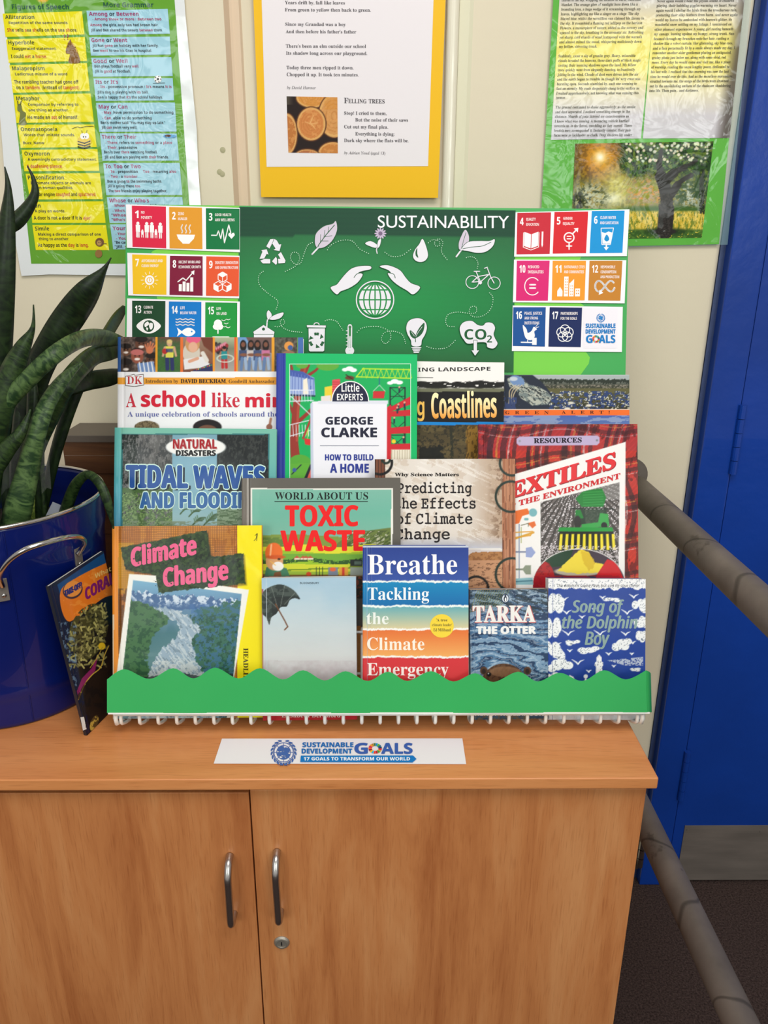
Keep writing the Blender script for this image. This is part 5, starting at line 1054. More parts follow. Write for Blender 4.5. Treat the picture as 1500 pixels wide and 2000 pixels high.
a = b.art(); sg = (138, 164, 160); a.T('The dolphins saved Finn, but can he save them?', 1088, 1146.5, 1249, 5.6, (34, 36, 44), 'si', res=2)
a.T('Song of', 1118, 1196, 1218, 23, sg, 'si', bold=1.1, res=4); a.T('the Dolphin', 1098, 1227, 1244, 23, sg, 'si', bold=1.1, res=4); a.T('Boy', 1143, 1259, 1190, 25, sg, 'si', bold=1.1, res=4)
b.put(p, a)
# ---------------------------------------------------------------- 14 coral book leaning by the tub
A_ = onz(170, 1436.5, TZ+.0006); B_ = onz(208, 1398, TZ+.0006); e_ = clean(B_-A_); q_ = ray(95, 1145); T_ = CAM+q_*(((A_-CAM)@e_)/(q_@e_)); H_ = np.linalg.norm(T_-A_)
n_ = np.cross(e_, T_-A_); cpl = Plane(A_, n_)
b = Book('paperback_book', 'thin paperback about coral leaning between the blue tub and the rack', cpl, (95, 1145), tuple(project(T_+e_*.120)), H_, .0045, 'soft', (24, 28, 40), (22, 24, 36), page_c=(230, 228, 222))
p = b.pic(.9, (20, 20, 28)); X, Y = p.X, p.Y; p.A[:] = p.grad('y', 1090, 1300, [(30, 40, 66), (22, 30, 48), (16, 18, 26), (24, 18, 18)]); p.mix(p.poly([(100, 1150), (240, 1055), (240, 1110), (122, 1165)]), (24, 76, 130)); p.mix(p.poly([(96, 1148), (112, 1142), (140, 1240), (176, 1430), (166, 1436)]), (20, 26, 58), .9)
ban = p.poly(spl([(118, 1156), (128, 1142), (150, 1128), (180, 1112), (206, 1100), (240, 1082), (240, 1152), (206, 1166), (180, 1184), (150, 1206), (135, 1214), (125, 1204), (118, 1180)], closed=True, n=4)); p.mix(ban, (232, 124, 34)); p.mix(ban*(p.noise(14, 9, 5) > .62), (244, 160, 70), .5)
p.mix(p.ell(142, 1152, 20, 17, -.5), (60, 44, 60)); p.mix(p.ell(142, 1150, 18, 15, -.5), (236, 150, 66))
c_ = (168, 162, 96); rg = random.Random(3); p.mix(p.ell(172, 1235, 36, 58, .35)*(p.noise(5, 5, 3) > .35), (70, 68, 36))
for k in range(210):
    t_ = rg.random(); x = 134+rg.random()*(74 if t_ < 1 else 20); y = 1180+rg.random()*125
    if x-134 < (1260-y)*.35 or y < 1200-(x-150)*.4: continue
    l_ = 5+rg.random()*7; an = rg.random()*3.1-3.1; cc = np.array(c_)*(.55+.6*rg.random()); p.mix(p.seg([(x, y), (x+l_*.8*math.cos(an), y+l_*.8*math.sin(an))], 3.2), cc)
p.mix((X < 150)*(Y > 1215)*(Y < 1340)*(p.noise(4, 6, 8) > .66), (120, 150, 180), .7)
p.mix(p.ell(199, 1262, 7, 7), (236, 196, 40)); p.mix(p.poly([(150, 1350), (160, 1325), (178, 1306), (190, 1285), (186, 1310), (160, 1345), (154, 1366)]), (140, 36, 96)); p.mix(p.seg(spl([(153, 1366), (166, 1336), (180, 1318), (196, 1304), (204, 1280), (212, 1262)], n=5), 2), (216, 180, 70)); p.mix(p.seg(spl([(176, 1304), (190, 1284), (200, 1264)], n=5), 1.4), (196, 160, 60)); p.mix(p.ell(184, 1412, 7, 16, .35), (190, 160, 70)); p.mix(p.poly([(150, 1360), (165, 1335), (215, 1290), (215, 1400), (172, 1430)])*(p.noise(9, 9, 3) > .45), (40, 26, 20), .7)
a = b.art(.0003); a.T('TAKE-OFF!', 127, 1165, 160, 11, (44, 48, 120), 'sb', y1=1147, bold=.8, up=(-.1, -1)); a.T('What are', 186, 1130, 240, 9, (250, 206, 120), 'sb', y1=1104, up=(-.1, -1)); a.T('CORALS', 168, 1172, 232, 22, (128, 28, 110), 'sb', y1=1133, up=(-.1, -1), bold=.9)
a.P([(157, 1401), (164, 1400), (169, 1424), (162, 1427)], (236, 236, 232)); a.T('551.42', 165, 1404, 167.5, 3, K_, 'sb', y1=1422, up=(1, -.2))
b.put(p, a, M_GLOSS)
# ================================================================== posters on the wall
def cv(pts, k, ox, oy): return [(x/k+ox, y/k+oy) for x, y in pts]
def curl_(amp, kx, ky, ph=0.): return lambda a, b: amp*(math.sin(a*kx+ph)+.7*math.sin(b*ky+a*3+ph))
# ---------------------------------------------------------------- left laminated pair of word charts
PL1 = Plane((0, WY-.0265, 0), (0, 1, 0))
k1 = 3.5725
lp = thing('wall_poster', ony(190, 540, WY-.0265), 'laminated green poster with yellow and pale blue grammar boxes, left on the wall', 'poster', 'posters on the wall')
m_lamw = plain('laminate_white', (226, 230, 232), .35, coat=1., bump=.3, bscale=16)
outl = [(-14, -60), (356, -60), (362, 28), (374, 150), (384, 252), (387, 330), (392, 395), (402, 536), (250, 538), (97, 536), (42, 539), (20, 420), (8, 330), (2, 250), (-14, 60)]
V = [PL1.at(x, y, o) for o in (.0006, 0) for x, y in outl]; n = len(outl)
F = [tuple(range(n)), tuple(range(2*n-1, n-1, -1))]+[(i, i+n, (i+1) % n+n, (i+1) % n) for i in range(n)]
mesh_obj('laminate_sheet', V, F, m_lamw, lp, label='white glossy laminate border')
pp = Pic(PL1, [(2, -40), (338, -40), (378, 515), (61, 515)], 3.2, (98, 160, 44)); pp.mix(pp.noise(60, 60, 3), (110, 172, 52), .5)
pp.mix(pp.ell(84, -3, 11, 8), (226, 180, 40)); pp.build('printed_sheet', lp, M_LAM, off=.0009)
a = Art(PL1, .0013, .000008)
yb = [[(18, 95), (572, 78), (590, 240), (38, 258)], [(42, 275), (592, 258), (607, 425), (60, 438)], [(65, 455), (607, 440), (627, 635), (90, 648)], [(95, 662), (632, 652), (655, 850), (115, 858)], [(122, 870), (657, 868), (675, 1025), (145, 1032)], [(150, 1045), (680, 1040), (693, 1192), (170, 1195)], [(178, 1212), (697, 1208), (717, 1390), (210, 1392)], [(215, 1408), (720, 1405), (737, 1555), (225, 1555)], [(226, 1570), (740, 1570), (762, 1745), (250, 1745)]]
bb = [[(603, 75), (1170, 62), (1185, 235), (622, 245)], [(622, 260), (1185, 255), (1192, 380), (635, 388)], [(637, 403), (1195, 398), (1205, 530), (650, 535)], [(652, 548), (1205, 545), (1215, 700), (668, 705)], [(670, 718), (1220, 715), (1232, 918), (692, 920)], [(697, 930), (1233, 932), (1250, 1120), (715, 1122)], [(720, 1137), (1253, 1137), (1272, 1360), (742, 1362)], [(745, 1375), (1272, 1375), (1290, 1555), (765, 1555)], [(768, 1565), (1292, 1565), (1312, 1740), (790, 1740)]]
for q in yb: a.P(cv(q, k1, 0, 0), (238, 226, 14))
for q in bb: a.P(cv(q, k1, 0, 0), (160, 208, 226))
DG = (36, 62, 48); NV = (28, 44, 56); RD_ = (196, 44, 40); PU = (160, 40, 104)
def wl(x0, y, x1, t, h=20, c=(34, 36, 34), c2=None, st='sb', b_=0.):
    a.T(t, x0/k1, y/k1, x1/k1, h/k1, c, st, up=(-.128+.00015*x0/k1, -1), c2=c2, res=2, bold=b_)
wl(84, 64, 482, 'Figures of Speech', 34, (28, 84, 66)); wl(722, 50, 1072, 'More Grammar', 34, (28, 84, 66))
for x0, y, x1, t in ((37, 132, 240, 'Alliteration'), (60, 310, 240, 'Hyperbole'), (85, 490, 312, 'Malapropism'), (115, 700, 276, 'Metaphor'), (146, 915, 400, 'Onomatopoeia'), (172, 1085, 347, 'Oxymoron'), (196, 1252, 447, 'Personification'), (222, 1448, 284, 'Pun'), (246, 1608, 344, 'Simile')): wl(x0, y, x1, t, 27, DG)
for x0, y, x1, t in ((62, 168, 477, 'Repetition of the same sounds.'), (84, 348, 395, 'Exaggerated statement.'), (106, 526, 470, 'Ludicrous misuse of a word'), (196, 738, 548, 'Comparison by referring to'), (200, 777, 480, 'one thing as another.'), (166, 950, 522, 'Words that imitate sounds.'), (162, 1006, 310, 'Buzz, Neow'), (194, 1121, 675, 'A seemingly contradictory statement.'), (214, 1286, 635, 'Inanimate objects or animals are'), (222, 1318, 510, 'given human qualities.'), (243, 1482, 455, 'A play on words.'), (266, 1644, 705, 'Making a direct comparison of one'), (272, 1676, 483, 'thing to another.')): wl(x0, y, x1, t, 19, NV)
for x0, y, x1, t in ((52, 221, 540, '*Sh*e *s*ells *s*ea *sh*ells on the *s*ea *sh*ore.'), (78, 405, 327, 'I could *eat* a *horse.*'), (100, 583, 550, 'The rambling teacher had gone off'), (114, 622, 553, 'on a *tandem.* (instead of *tangent)*'), (194, 830, 545, 'He made an *ass* of himself.'), (188, 1172, 438, '*A deafening silence.*'), (214, 1368, 672, 'The car engine *coughed* and *spluttered.*'), (237, 1532, 637, 'A door is not a door if it is *ajar!*'), (266, 1722, 618, 'As happy as the *day* is *long.*')): wl(x0, y, x1, t, 24, (30, 28, 24), RD_)
for x0, y, x1, t in ((622, 110, 968, '*Among* or *Between*'), (638, 293, 888, '*Gone* or *Went*'), (652, 438, 890, '*Good* or *Well*'), (667, 584, 824, "*Its* or *It's*"), (690, 758, 890, '*May* or *Can*'), (712, 968, 952, '*There* or *Their*'), (735, 1174, 982, '*To, Too* or *Two*'), (763, 1412, 1040, "*Whose* or *Who's*"), (786, 1606, 1060, "*Your* or *You're*")): wl(x0, y, x1, t, 27, NV, PU)
for x0, y, x1, t in ((645, 142, 1127, '*- Among three or more / Between two*'), (630, 183, 1105, '*Among* the girls, only two had brown hair.'), (636, 219, 1135, 'Jill and Ben shared the sweets *between* them.'), (645, 327, 1105, 'Jill has *gone* on holiday with her family.'), (650, 362, 1060, 'Ben *went* to see his Gran in hospital.'), (660, 471, 970, 'Ben plays football very *well.*'), (663, 506, 912, 'Jill is *good* at football.'), (687, 614, 1198, "*- Its* - possessive pronoun / *It's* means *it is*"), (680, 652, 1035, "Jill's dog is playing with *its* ball."), (684, 687, 1135, "Ben is happy that *it's* the school holidays."), (710, 793, 1210, '*- May,* have permission to do something'), (714, 832, 1058, '*- Can,* able to do something'), (704, 865, 1152, 'Ben\'s mother said "You may stay up late."'), (708, 898, 957, 'Jill *can* swim very well.'), (735, 1004, 1202, '*- There,* refers to *something* or a *place*'), (737, 1038, 957, '*- Their,* possessive'), (727, 1070, 1098, 'Ben is over *there* watching football.'), (730, 1105, 1177, 'Jill and Ben are playing with *their* friends.'), (757, 1206, 1230, '*- To* - preposition     *Too* - meaning *also*'), (760, 1240, 960, '*- Two* - a *number*'), (750, 1274, 1130, 'Ben is going *to* the swimming baths.'), (752, 1307, 982, 'Jill is going there *too.*'), (757, 1341, 1165, 'The *two* friends enjoy playing together.'), (785, 1443, 1180, '*- Whose,* belonging to which person'), (787, 1478, 1100, "*- Who's,* who is or who has"), (778, 1510, 1100, '"*Whose* bag is this?"'), (780, 1542, 1120, '"*Who\'s* coming to play?"'), (807, 1640, 1090, '*- Your,* belonging to you'), (810, 1672, 1050, "*- You're,* you are"), (800, 1700, 1130, '"Be careful with *your* bag."'), (802, 1730, 1150, '"Jill, *you\'re* very late."')): wl(x0, y, x1, t, 19, (34, 36, 50), (170, 50, 96))
# the small animal drawings: a horse's head, a donkey, a bee, a lion cub, and the ball
def cp(pts): return cv(pts, k1, 0, 0)
br = (134, 92, 44); a.P(cp(spl([(480, 436), (488, 380), (462, 372), (460, 345), (474, 305), (492, 290), (505, 300), (530, 335), (548, 380), (556, 436)], True, 4)), br); a.P(cp([(470, 305), (492, 272), (500, 300)]), br); a.L(cp([(498, 296), (525, 330), (540, 370)]), 2.2, (206, 160, 70)); a.L(cp([(462, 350), (474, 352)]), .8, K_); a.E(480/k1, 322/k1, 1.1, 1.1, K_)
a.T('!?', 445/k1, 278/k1, 482/k1, 12, (150, 30, 30), 'sb', res=1)
a.P(cp(spl([(134, 866), (140, 790), (122, 770), (124, 730), (146, 728), (156, 770), (180, 790), (176, 830), (186, 866)], True, 4)), (120, 126, 70)); a.L(cp([(126, 734), (122, 706)]), 2, (100, 106, 60)); a.L(cp([(140, 732), (148, 706)]), 2, (100, 106, 60))
a.E(588/k1, 985/k1, 14, 11, (230, 196, 40)); 
for dy in (0, 18, 36): a.L(cp([(545, 988+dy), (590, 1000+dy), (628, 985+dy)]), 2.4, (30, 28, 20))
a.E(578/k1, 950/k1, 5.2, 6, W_); a.E(603/k1, 950/k1, 5.2, 6, W_); a.E(582/k1, 955/k1, 1.2, 1.6, K_); a.E(598/k1, 955/k1, 1.2, 1.6, K_); a.L(cp([(575, 930), (570, 910)]), .8, K_); a.L(cp([(600, 928), (608, 908)]), .8, K_); a.L(cp(spl([(502, 898), (540, 885), (560, 892), (600, 882), (652, 880)], n=4)), .9, K_)
a.E(695/k1, 1690/k1, 8.5, 8.5, (120, 84, 50)); a.E(692/k1, 1695/k1, 4.5, 5, (190, 150, 90)); a.E(688/k1, 1770/k1, 7, 8, (150, 110, 60)); a.L(cp([(720, 1700), (742, 1700)]), 1.4, (110, 76, 46)); a.E(688/k1, 1692/k1, .8, .8, K_); a.E(698/k1, 1692/k1, .8, .8, K_)
a.E(1102/k1, 552/k1, 7.2, 7.2, (236, 236, 236)); a.E(1102/k1, 552/k1, 2.4, 2.4, K_); 
for t_ in range(5): a.E((1102+20*math.cos(t_*1.256))/k1, (552+20*math.sin(t_*1.256))/k1, 1.3, 1.3, K_)
a.L(cp([(1068, 580), (1150, 578)]), .8, K_); a.E(1185/k1, 950/k1, 13, 3.4, (90, 160, 214)); a.E(1172/k1, 948/k1, 6, 2.4, (96, 60, 50))
a.build('lettering', lp, M_LAM)
# ---------------------------------------------------------------- poem on yellow card
k2 = 3.2609
PL2 = Plane((0, WY-.012, 0), (0, 1, 0))
pc = thing('wall_poster', ony(682, 385, WY-.012), 'white poem sheet with a photo of cut logs mounted on bright yellow card', 'poster', 'posters on the wall')
def ycurl(a_, b_): return .0035*a_**3*b_*(1-b_*.2)-.001*math.sin(b_*3)
papersheet(PL2, [(492, -70), (873, -70), (855.5, 386.5), (510, 385)], plain('yellow_card', (244, 190, 6), .5, spec=.3), 'mounting_card', pc, thick=.0006, nx=10)
papersheet(PL2, [(509, -70), (849, -70), (836, 324.5), (520.7, 326)], plain('white_paper_warm', (236, 230, 234), .5, spec=.35), 'poem_sheet', pc, thick=.0003, off=.0007)
p = Pic(PL2, cv([(390, 613), (714, 620), (717, 976), (402, 972)], k2, 440, 0), 1.3, (38, 26, 24)); X, Y = p.X, p.Y
def logend(cx, cy, rx, ry, c=(206, 140, 70), sd=1):
    m_ = p.ell(cx, cy, rx, ry); p.mix(p.ell(cx, cy, rx+2.4, ry+2.4), (92, 54, 34)); p.mix(m_, c); d = np.hypot((X-cx)/rx, (Y-cy)/ry); p.mix(m_*(np.sin(d*34+p.noise(8, 8, sd)*3) > .6), (190, 116, 54), .5); p.mix(m_*(d > .88), (226, 180, 110), .8); p.mix(m_*(p.noise(6, 6, sd+4) > .62), (222, 158, 92), .6)
logend(610, 190, 31, 20, (214, 146, 66), 3); logend(560, 262, 20, 40, (190, 118, 60), 6); logend(653, 226, 30, 42, (210, 150, 86), 8); logend(650, 300, 28, 22, (200, 130, 64), 9); logend(600, 305, 24, 13, (180, 110, 70), 12); p.mix(p.noise(4, 4, 5)*(Y < 214)*(X > 634), (214, 140, 50), .7); logend(608, 242, 27.5, 32, (208, 132, 72), 5)
for q in ([(606, 240), (612, 226)], [(606, 242), (596, 238)], [(608, 242), (616, 252)], [(607, 242), (620, 240)]): p.mix(p.seg(q, 1.2), (240, 196, 130), .8)
p.mix(np.clip(1-(X-560)/14, 0, 1)*(Y < 204), (96, 90, 76), .8)
p.build('photo_of_logs', pc, M_PAPER, off=.0011)
a = Art(PL2, .0011, .000008); gy = (84, 80, 86)
def pl(x0, y, x1, t, h=21, st='bs', c=gy): a.T(t, x0/k2+440, y/k2, x1/k2+440, h/k2, c, st, y1=(y+2)/k2, up=(-.02, -1), res=2)
for x0, y, x1, t in ((380, 26, 762, 'Years drift by, fall like leaves'), (380, 72, 927, 'From green to yellow then back to green.'), (382, 164, 767, 'Since my Grandad was a boy'), (385, 211, 834, "And then before his father's father"), (386, 303, 896, "There's been an elm outside our school"), (387, 348, 904, 'Its shadow long across our playground.'), (390, 440, 817, 'Today three men ripped it down.'), (391, 484, 850, 'Chopped it up. It took ten minutes.'), (757, 730, 1027, 'Stop! I cried to them,'), (828, 773, 1164, 'But the noise of their saws'), (757, 817, 1037, 'Cut out my final plea.'), (828, 862, 1077, 'Everything is dying;'), (757, 904, 1168, 'Dark sky where the flats will be.')): pl(x0, y, x1, t)
pl(393, 566, 577, 'by David Harmer', 18, 'it', (70, 66, 72)); pl(757, 982, 1019, 'by Adrian Youd (aged 13)', 18, 'it', (70, 66, 72)); pl(757, 656, 784, 'F', 34); pl(784, 656, 900, 'ELLING', 26); pl(914, 657, 1015, 'TREES', 26)
a.build('lettering', pc, M_PAPER)
# ---------------------------------------------------------------- right laminated story with the orchard photo
PL3 = Plane((0, WY-.006, 0), (0, 1, 0)); k3 = 3.2609
rp_ = thing('wall_poster', ony(1230, 480, WY-.006), 'laminated green poster with two columns of story text above an orchard photo', 'poster', 'posters on the wall')
def q3(pts): return cv(pts, k3, 1040, 0)
m_pouch, nt_, b_ = newmat('clear_pouch'); b_.inputs['Base Color'].default_value = (.35, .6, .65, 1); b_.inputs['Alpha'].default_value = .16; b_.inputs['Roughness'].default_value = .1; b_.inputs['Coat Weight'].default_value = 1.
papersheet(PL3, [(1085, -60), (1473, -60), (1421, 478), (1052, 487)], m_pouch, 'laminate_sheet', rp_, thick=.0004, off=.0002)
pp = Pic(PL3, [(1084, -60), (1456, -60), (1404, 477), (1053, 484)], 3.0, (94, 178, 66)); pp.mix(pp.noise(50, 50, 4), (104, 188, 76), .5); pp.build('printed_sheet', rp_, M_LAM, off=.0006)
for nm, qd, sd in (('story_page', [(175, -60), (785, -60), (690, 882), (118, 890)], 1), ('story_page', [(780, -60), (1356, -60), (1255, 878), (703, 882)], 2)):
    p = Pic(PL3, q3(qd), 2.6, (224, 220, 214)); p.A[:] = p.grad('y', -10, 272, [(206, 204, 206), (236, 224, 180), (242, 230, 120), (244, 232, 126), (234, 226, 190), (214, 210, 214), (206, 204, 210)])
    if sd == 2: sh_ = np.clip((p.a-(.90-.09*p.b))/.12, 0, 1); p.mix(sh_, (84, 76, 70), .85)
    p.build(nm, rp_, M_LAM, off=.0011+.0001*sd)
p = Pic(PL3, q3([(272, 915), (1153, 900), (1078, 1513), (243, 1525)]), 1.25, (70, 110, 40)); X, Y = p.X, p.Y
def sm(v, w=6.): return np.clip(v/w+.5, 0, 1)
def blob(cx, cy, rx, ry): return np.exp(-(((X-cx)/rx)**2+((Y-cy)/ry)**2)**2)
p.A[:] = p.grad('y', 280, 470, [(46, 66, 22), (60, 84, 30), (120, 130, 50), (150, 140, 70), (90, 110, 44), (60, 90, 30)])
n3 = p.noise(4, 4, 7); n5 = p.noise(11, 9, 3); n6 = p.noise(6, 5, 17); g = np.hypot(X-1172, Y-307)
p.mix(sm(n3-.5, .25)*sm(405-Y, 20), (30, 50, 20), .8); p.mix(np.exp(-(g/56)**2), (206, 122, 20), .95); p.mix(sm(n3-.58, .2)*np.exp(-(g/76)**2), (84, 56, 14), .7); p.mix(np.exp(-(g/22)**2), (246, 186, 56)); p.mix(np.exp(-(g/9)**2), (255, 252, 230))
p.mix(np.exp(-(((X-1206)/32)**2+((Y-366)/38)**2))*(.55+.45*n6), (240, 236, 140), .95); p.mix(np.exp(-(((X-1196)/20)**2+((Y-388)/11)**2)), (252, 252, 214), .9)
m_ = blob(1150, 384, 38, 30); p.mix(m_*sm(n3-.42, .15), (196, 200, 166), .9); p.mix(m_*sm(n6-.56, .15), (44, 58, 26), .9); p.mix(blob(1128, 396, 9, 22)*sm(p.noise(3, 9, 9)-.5, .2), (22, 24, 16))
m_ = blob(1262, 376, 40, 30); p.mix(m_*sm(n3-.42, .2), (210, 180, 146), .85); p.mix(m_*sm(n6-.56, .15), (150, 156, 48), .85); p.mix(m_*sm(p.noise(5, 4, 77)-.62, .1), (226, 150, 60), .7)
m_ = blob(1352, 378, 40, 34); p.mix(m_*sm(n3-.46, .15), (196, 204, 186), .9); p.mix(m_*sm(n6-.52, .15), (40, 70, 30), .9)
p.mix(blob(1290, 410, 110, 8)*sm(X-1215, 30), (56, 100, 36), .85); gl = sm(Y-413, 5)*sm(450-Y, 6); p.mix(gl, (206, 176, 54)); p.mix(gl*sm(p.noise(2, 9, 6)-.5, .2), (238, 212, 104), .85); p.mix(gl*sm(p.noise(2, 7, 16)-.6, .1), (104, 126, 38), .85)
p.mix(sm(Y-449, 6), (54, 92, 32)); p.mix(sm(Y-449, 6)*sm(n3-.58, .15), (92, 130, 46), .8); p.mix((Y > 452)*(p.noise(3, 2, 9) > .82), (236, 214, 70)); p.mix(blob(1300, 452, 44, 8), (26, 50, 20), .85)
can = sm(340+22*(n5-.5)-Y, 12)*sm(X-1215-14*(n6-.5), 14); p.mix(can, (32, 60, 26), .95); p.mix(can*sm(n3-.56, .12), (64, 108, 40), .85); p.mix(can*sm(.34-p.noise(3, 3, 47), .1), (12, 24, 12), .85); p.mix(can*sm(p.noise(7, 6, 57)-.62, .1), (130, 150, 52), .7); p.mix(blob(1378, 350, 22, 56)*sm(n3-.44, .15), (36, 66, 28), .85)
rg = random.Random(5)
for k in range(95):
    x = 1222+rg.random()*166; y = 280+rg.random()**1.6*36
    p.mix(p.ell(x, y, 1.6+rg.random()*1.8), (214+rg.randint(0, 30), 214+rg.randint(0, 26), 186+rg.randint(0, 26)), .9)
tk = (38, 34, 32)
p.mix(p.seg(spl([(1298, 452), (1301, 420), (1302, 390), (1297, 362), (1291, 345)], n=5), [30]*8+[24]*13), tk); p.mix(p.seg(spl([(1296, 358), (1316, 338), (1338, 326), (1360, 314)], n=5), [18]*6+[11]*5+[6]*5), tk); p.mix(p.seg(spl([(1311, 380), (1328, 356), (1350, 342)], n=5), [15]*5+[9]*6), tk); p.mix(p.seg([(1293, 350), (1287, 322), (1292, 295)], [16, 11, 6]), tk); p.mix(p.ell(1299, 452, 22, 6), tk)
tr_ = p.seg([(1300, 450), (1301, 390)], 30); p.mix(tr_*(p.noise(3, 2, 5) > .6), (62, 56, 52), .8); p.mix((X > 1366)*(X < 1376)*(Y > 330)*(Y < 418)*(p.noise(4, 20, 5) > .3), (30, 40, 24), .9)
p.build('photo_of_orchard', rp_, M_LAMP, off=.0014)
a = Art(PL3, .0016, .000006); tx = (78, 76, 64)
def rl(x0, y, x1, t): a.T(t, x0/k3+1040, y/k3, x1/k3+1040, 17/k3, tx, 'bs', y1=(y-3)/k3, up=(.11, -1), res=2)
L1 = ['canvas of the sky, wrapping the meadow in warm, ambrosial', 'blanket. The orange glow of sunlight bore down like a', 'branding iron, a huge wedge of it streaming through my', 'leaves, highlighting me like a singer on a stage. The sky', 'blazed blue, whilst the vermillion sun claimed his throne in', 'the sky. It resembled a flaming red lollipop on the horizon.', 'Flowers, a masterpiece of nature, added to the scenery and', 'opened to the sky, breathing in the aromatic air. Refreshing', 'yet sharp, cold shards of wind juxtaposed with the warmth', 'and almost ruined the mood, whispering maliciously down', 'my hollow, shivering trunk.', None, 'Suddenly, came a sky of granite grey. Heavy, miserable', 'clouds invaded the heavens, these dark puffs of black magic', 'casting their looming shadows upon the land. My fellow', 'trees quickly went from elegantly dancing, to frantically', 'jolting in the wind. Clouds of dust were driven into the air', "and the earth began to tremble as though its' very crust was", 'bursting open. Seconds stumbled by, each one seeming to', 'last an eternity. My roots desperately clung to the surface as', 'I waited apprehensively, not knowing what was causing this', 'tremor.', None, 'The ground continued to shake aggressively; as the smoke', 'and dust separated, I noticed something emerge in the', 'distance. Shards of pain littered my consciousness as', 'I knew what was coming. A menacing vehicle hurtled', 'towards us in the forest, rumbling as they moved. Three', 'brutish men accompanied it. Instantly sinister, their pale', 'faces were as lacklustre as chalk. Deep shadows lay under']
e1 = [690, 670, 689, 678, 710, 703, 705, 706, 697, 694, 411, 0, 656, 690, 659, 652, 674, 686, 664, 679, 675, 211, 0, 655, 620, 613, 616, 634, 626, 633]
for i, t in enumerate(L1):
    if t: y = 8+i*29.7; rl(186-i*1.72, y, e1[i], t)
L2 = ['Never again would I hear the joyous sound of children', 'playing, their babbling giggles warming my heart. Never', 'again would I shelter the birds from the treacherous rain,', 'protecting their silky feathers from harm. And never again', "would my leaves be ambushed with heaven's glitter, its", 'wonderful snow settling on my foliage. I reminisced on', 'other pleasant experiences: A young girl resting beneath', 'my canopy, leaning against my bumpy, strong trunk. Sun', 'beamed through my branches onto her hair, casting a', 'shadow like a velvet curtain. Her glistening, sky blue eyes,', 'and a face perpetually lit by a smile always made my day. I', 'remember another older gentleman placing an antiquated,', 'grainy photo just below me, along with some vivid, red', 'roses. Every day he would come and visit me, like a place', 'of worship, reading the same lengthy poem, dedicated to', 'his lost wife. I realised that this morning was now the last', 'time he would ever do this. And as the merciless marauders', 'strutted towards me, the songs of the birds were drowned', 'out by the annihilating anthem of the chainsaw shuddering', 'into life. Then pain... and darkness.']
e2 = [1284, 1300, 1302, 1306, 1270, 1268, 1278, 1284, 1250, 1276, 1290, 1266, 1232, 1262, 1254, 1250, 1272, 1248, 1262, 1058]
for i, t in enumerate(L2): rl(793-i*2.6, 14+i*30.1, e2[i], t)
a.build('lettering', rp_, M_LAM)
# ================================================================== display board behind the books
BP = rplane(.0975)
tl = BP.at(246, 399.5); bd = thing('display_board', (tl+BP.at(1228, 409))/2-TV*.36, 'green sustainability display board with white symbols and coloured goal tiles above the books', 'display board')
GR = (40, 160, 70); LG = (122, 206, 78)
vb_ = [BP.at(246, 399.5), BP.at(1228, 408.5), BP.at(1215, 760), BP.at(243, 760)]
lowv = .262
def bpv(px, v): q = BP.at(px, 760); return q-TV*(float((q-P0)@TV)-v)
P4 = [BP.at(246, 399.5), BP.at(1228.5, 408.5), bpv(1215, lowv), bpv(243, lowv)]
V = P4+[q+NB*.004 for q in P4]
bdm, nt_, b_ = newmat('green_backing_card'); b_.inputs['Base Color'].default_value = L4(GR); b_.inputs['Roughness'].default_value = .45
mesh_obj('backing_card', V, [(0, 3, 2, 1), (4, 5, 6, 7), (0, 1, 5, 4), (1, 2, 6, 5), (2, 3, 7, 6), (3, 0, 4, 7)], bdm, bd)
a = Art(BP, .0003, .00002)
def wave(pts, c): q = Art(BP, .0003); q.P(pts, c); q.build('printed_wave', bd)
wave([(322, 401), (468, 402), (468, 405), (322, 404)], LG)
wave(spl([(340, 481), (306, 487), (309, 497), (468, 502), (468, 482)], True, 3), LG)
wave([(312, 572), (306, 580), (309, 588), (468, 594), (468, 572)], LG)
wave([(1003, 500), (1137, 498), (1130, 512), (1003, 512)], LG)
wave([(1003, 588), (1128, 588), (1142, 598), (1003, 602)], LG)
wave([(1003, 684), (1003, 760), (1120, 760), (1132, 735), (1150, 710), (1152, 698), (1145, 688), (1138, 684)], LG)

dkg = Pic(BP, [(467, 404), (1007, 411), (1003, 727), (464, 722)], 5, (38, 146, 72))
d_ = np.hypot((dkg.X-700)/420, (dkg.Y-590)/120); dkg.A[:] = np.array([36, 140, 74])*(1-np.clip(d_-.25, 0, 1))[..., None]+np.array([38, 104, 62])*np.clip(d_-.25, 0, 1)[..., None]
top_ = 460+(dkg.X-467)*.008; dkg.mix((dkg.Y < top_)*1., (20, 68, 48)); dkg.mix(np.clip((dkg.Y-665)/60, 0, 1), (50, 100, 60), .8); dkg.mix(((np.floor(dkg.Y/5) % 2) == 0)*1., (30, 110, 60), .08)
M_SHEET = print_mat('printed_sheet_satin', .5, coat=.03, spec=.12)
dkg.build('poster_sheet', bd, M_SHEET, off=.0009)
a = Art(BP, .0013, .000015); w_ = (228, 226, 234); dgn = (36, 92, 56)
def c4(pts): return cv(pts, 2.885, 220, 380)
def c5(pts): return cv(pts, 2.885, 720, 380)
a.T('SUSTAINABILITY', 738, 444.5, 994, 23.5, (244, 244, 248), '', y1=445.5, res=5, bold=.1)
def outline(pts, c=w_, o=dgn, w=1.4): a.L(list(pts)+[pts[0]], w*2, o); a.P(pts, c)
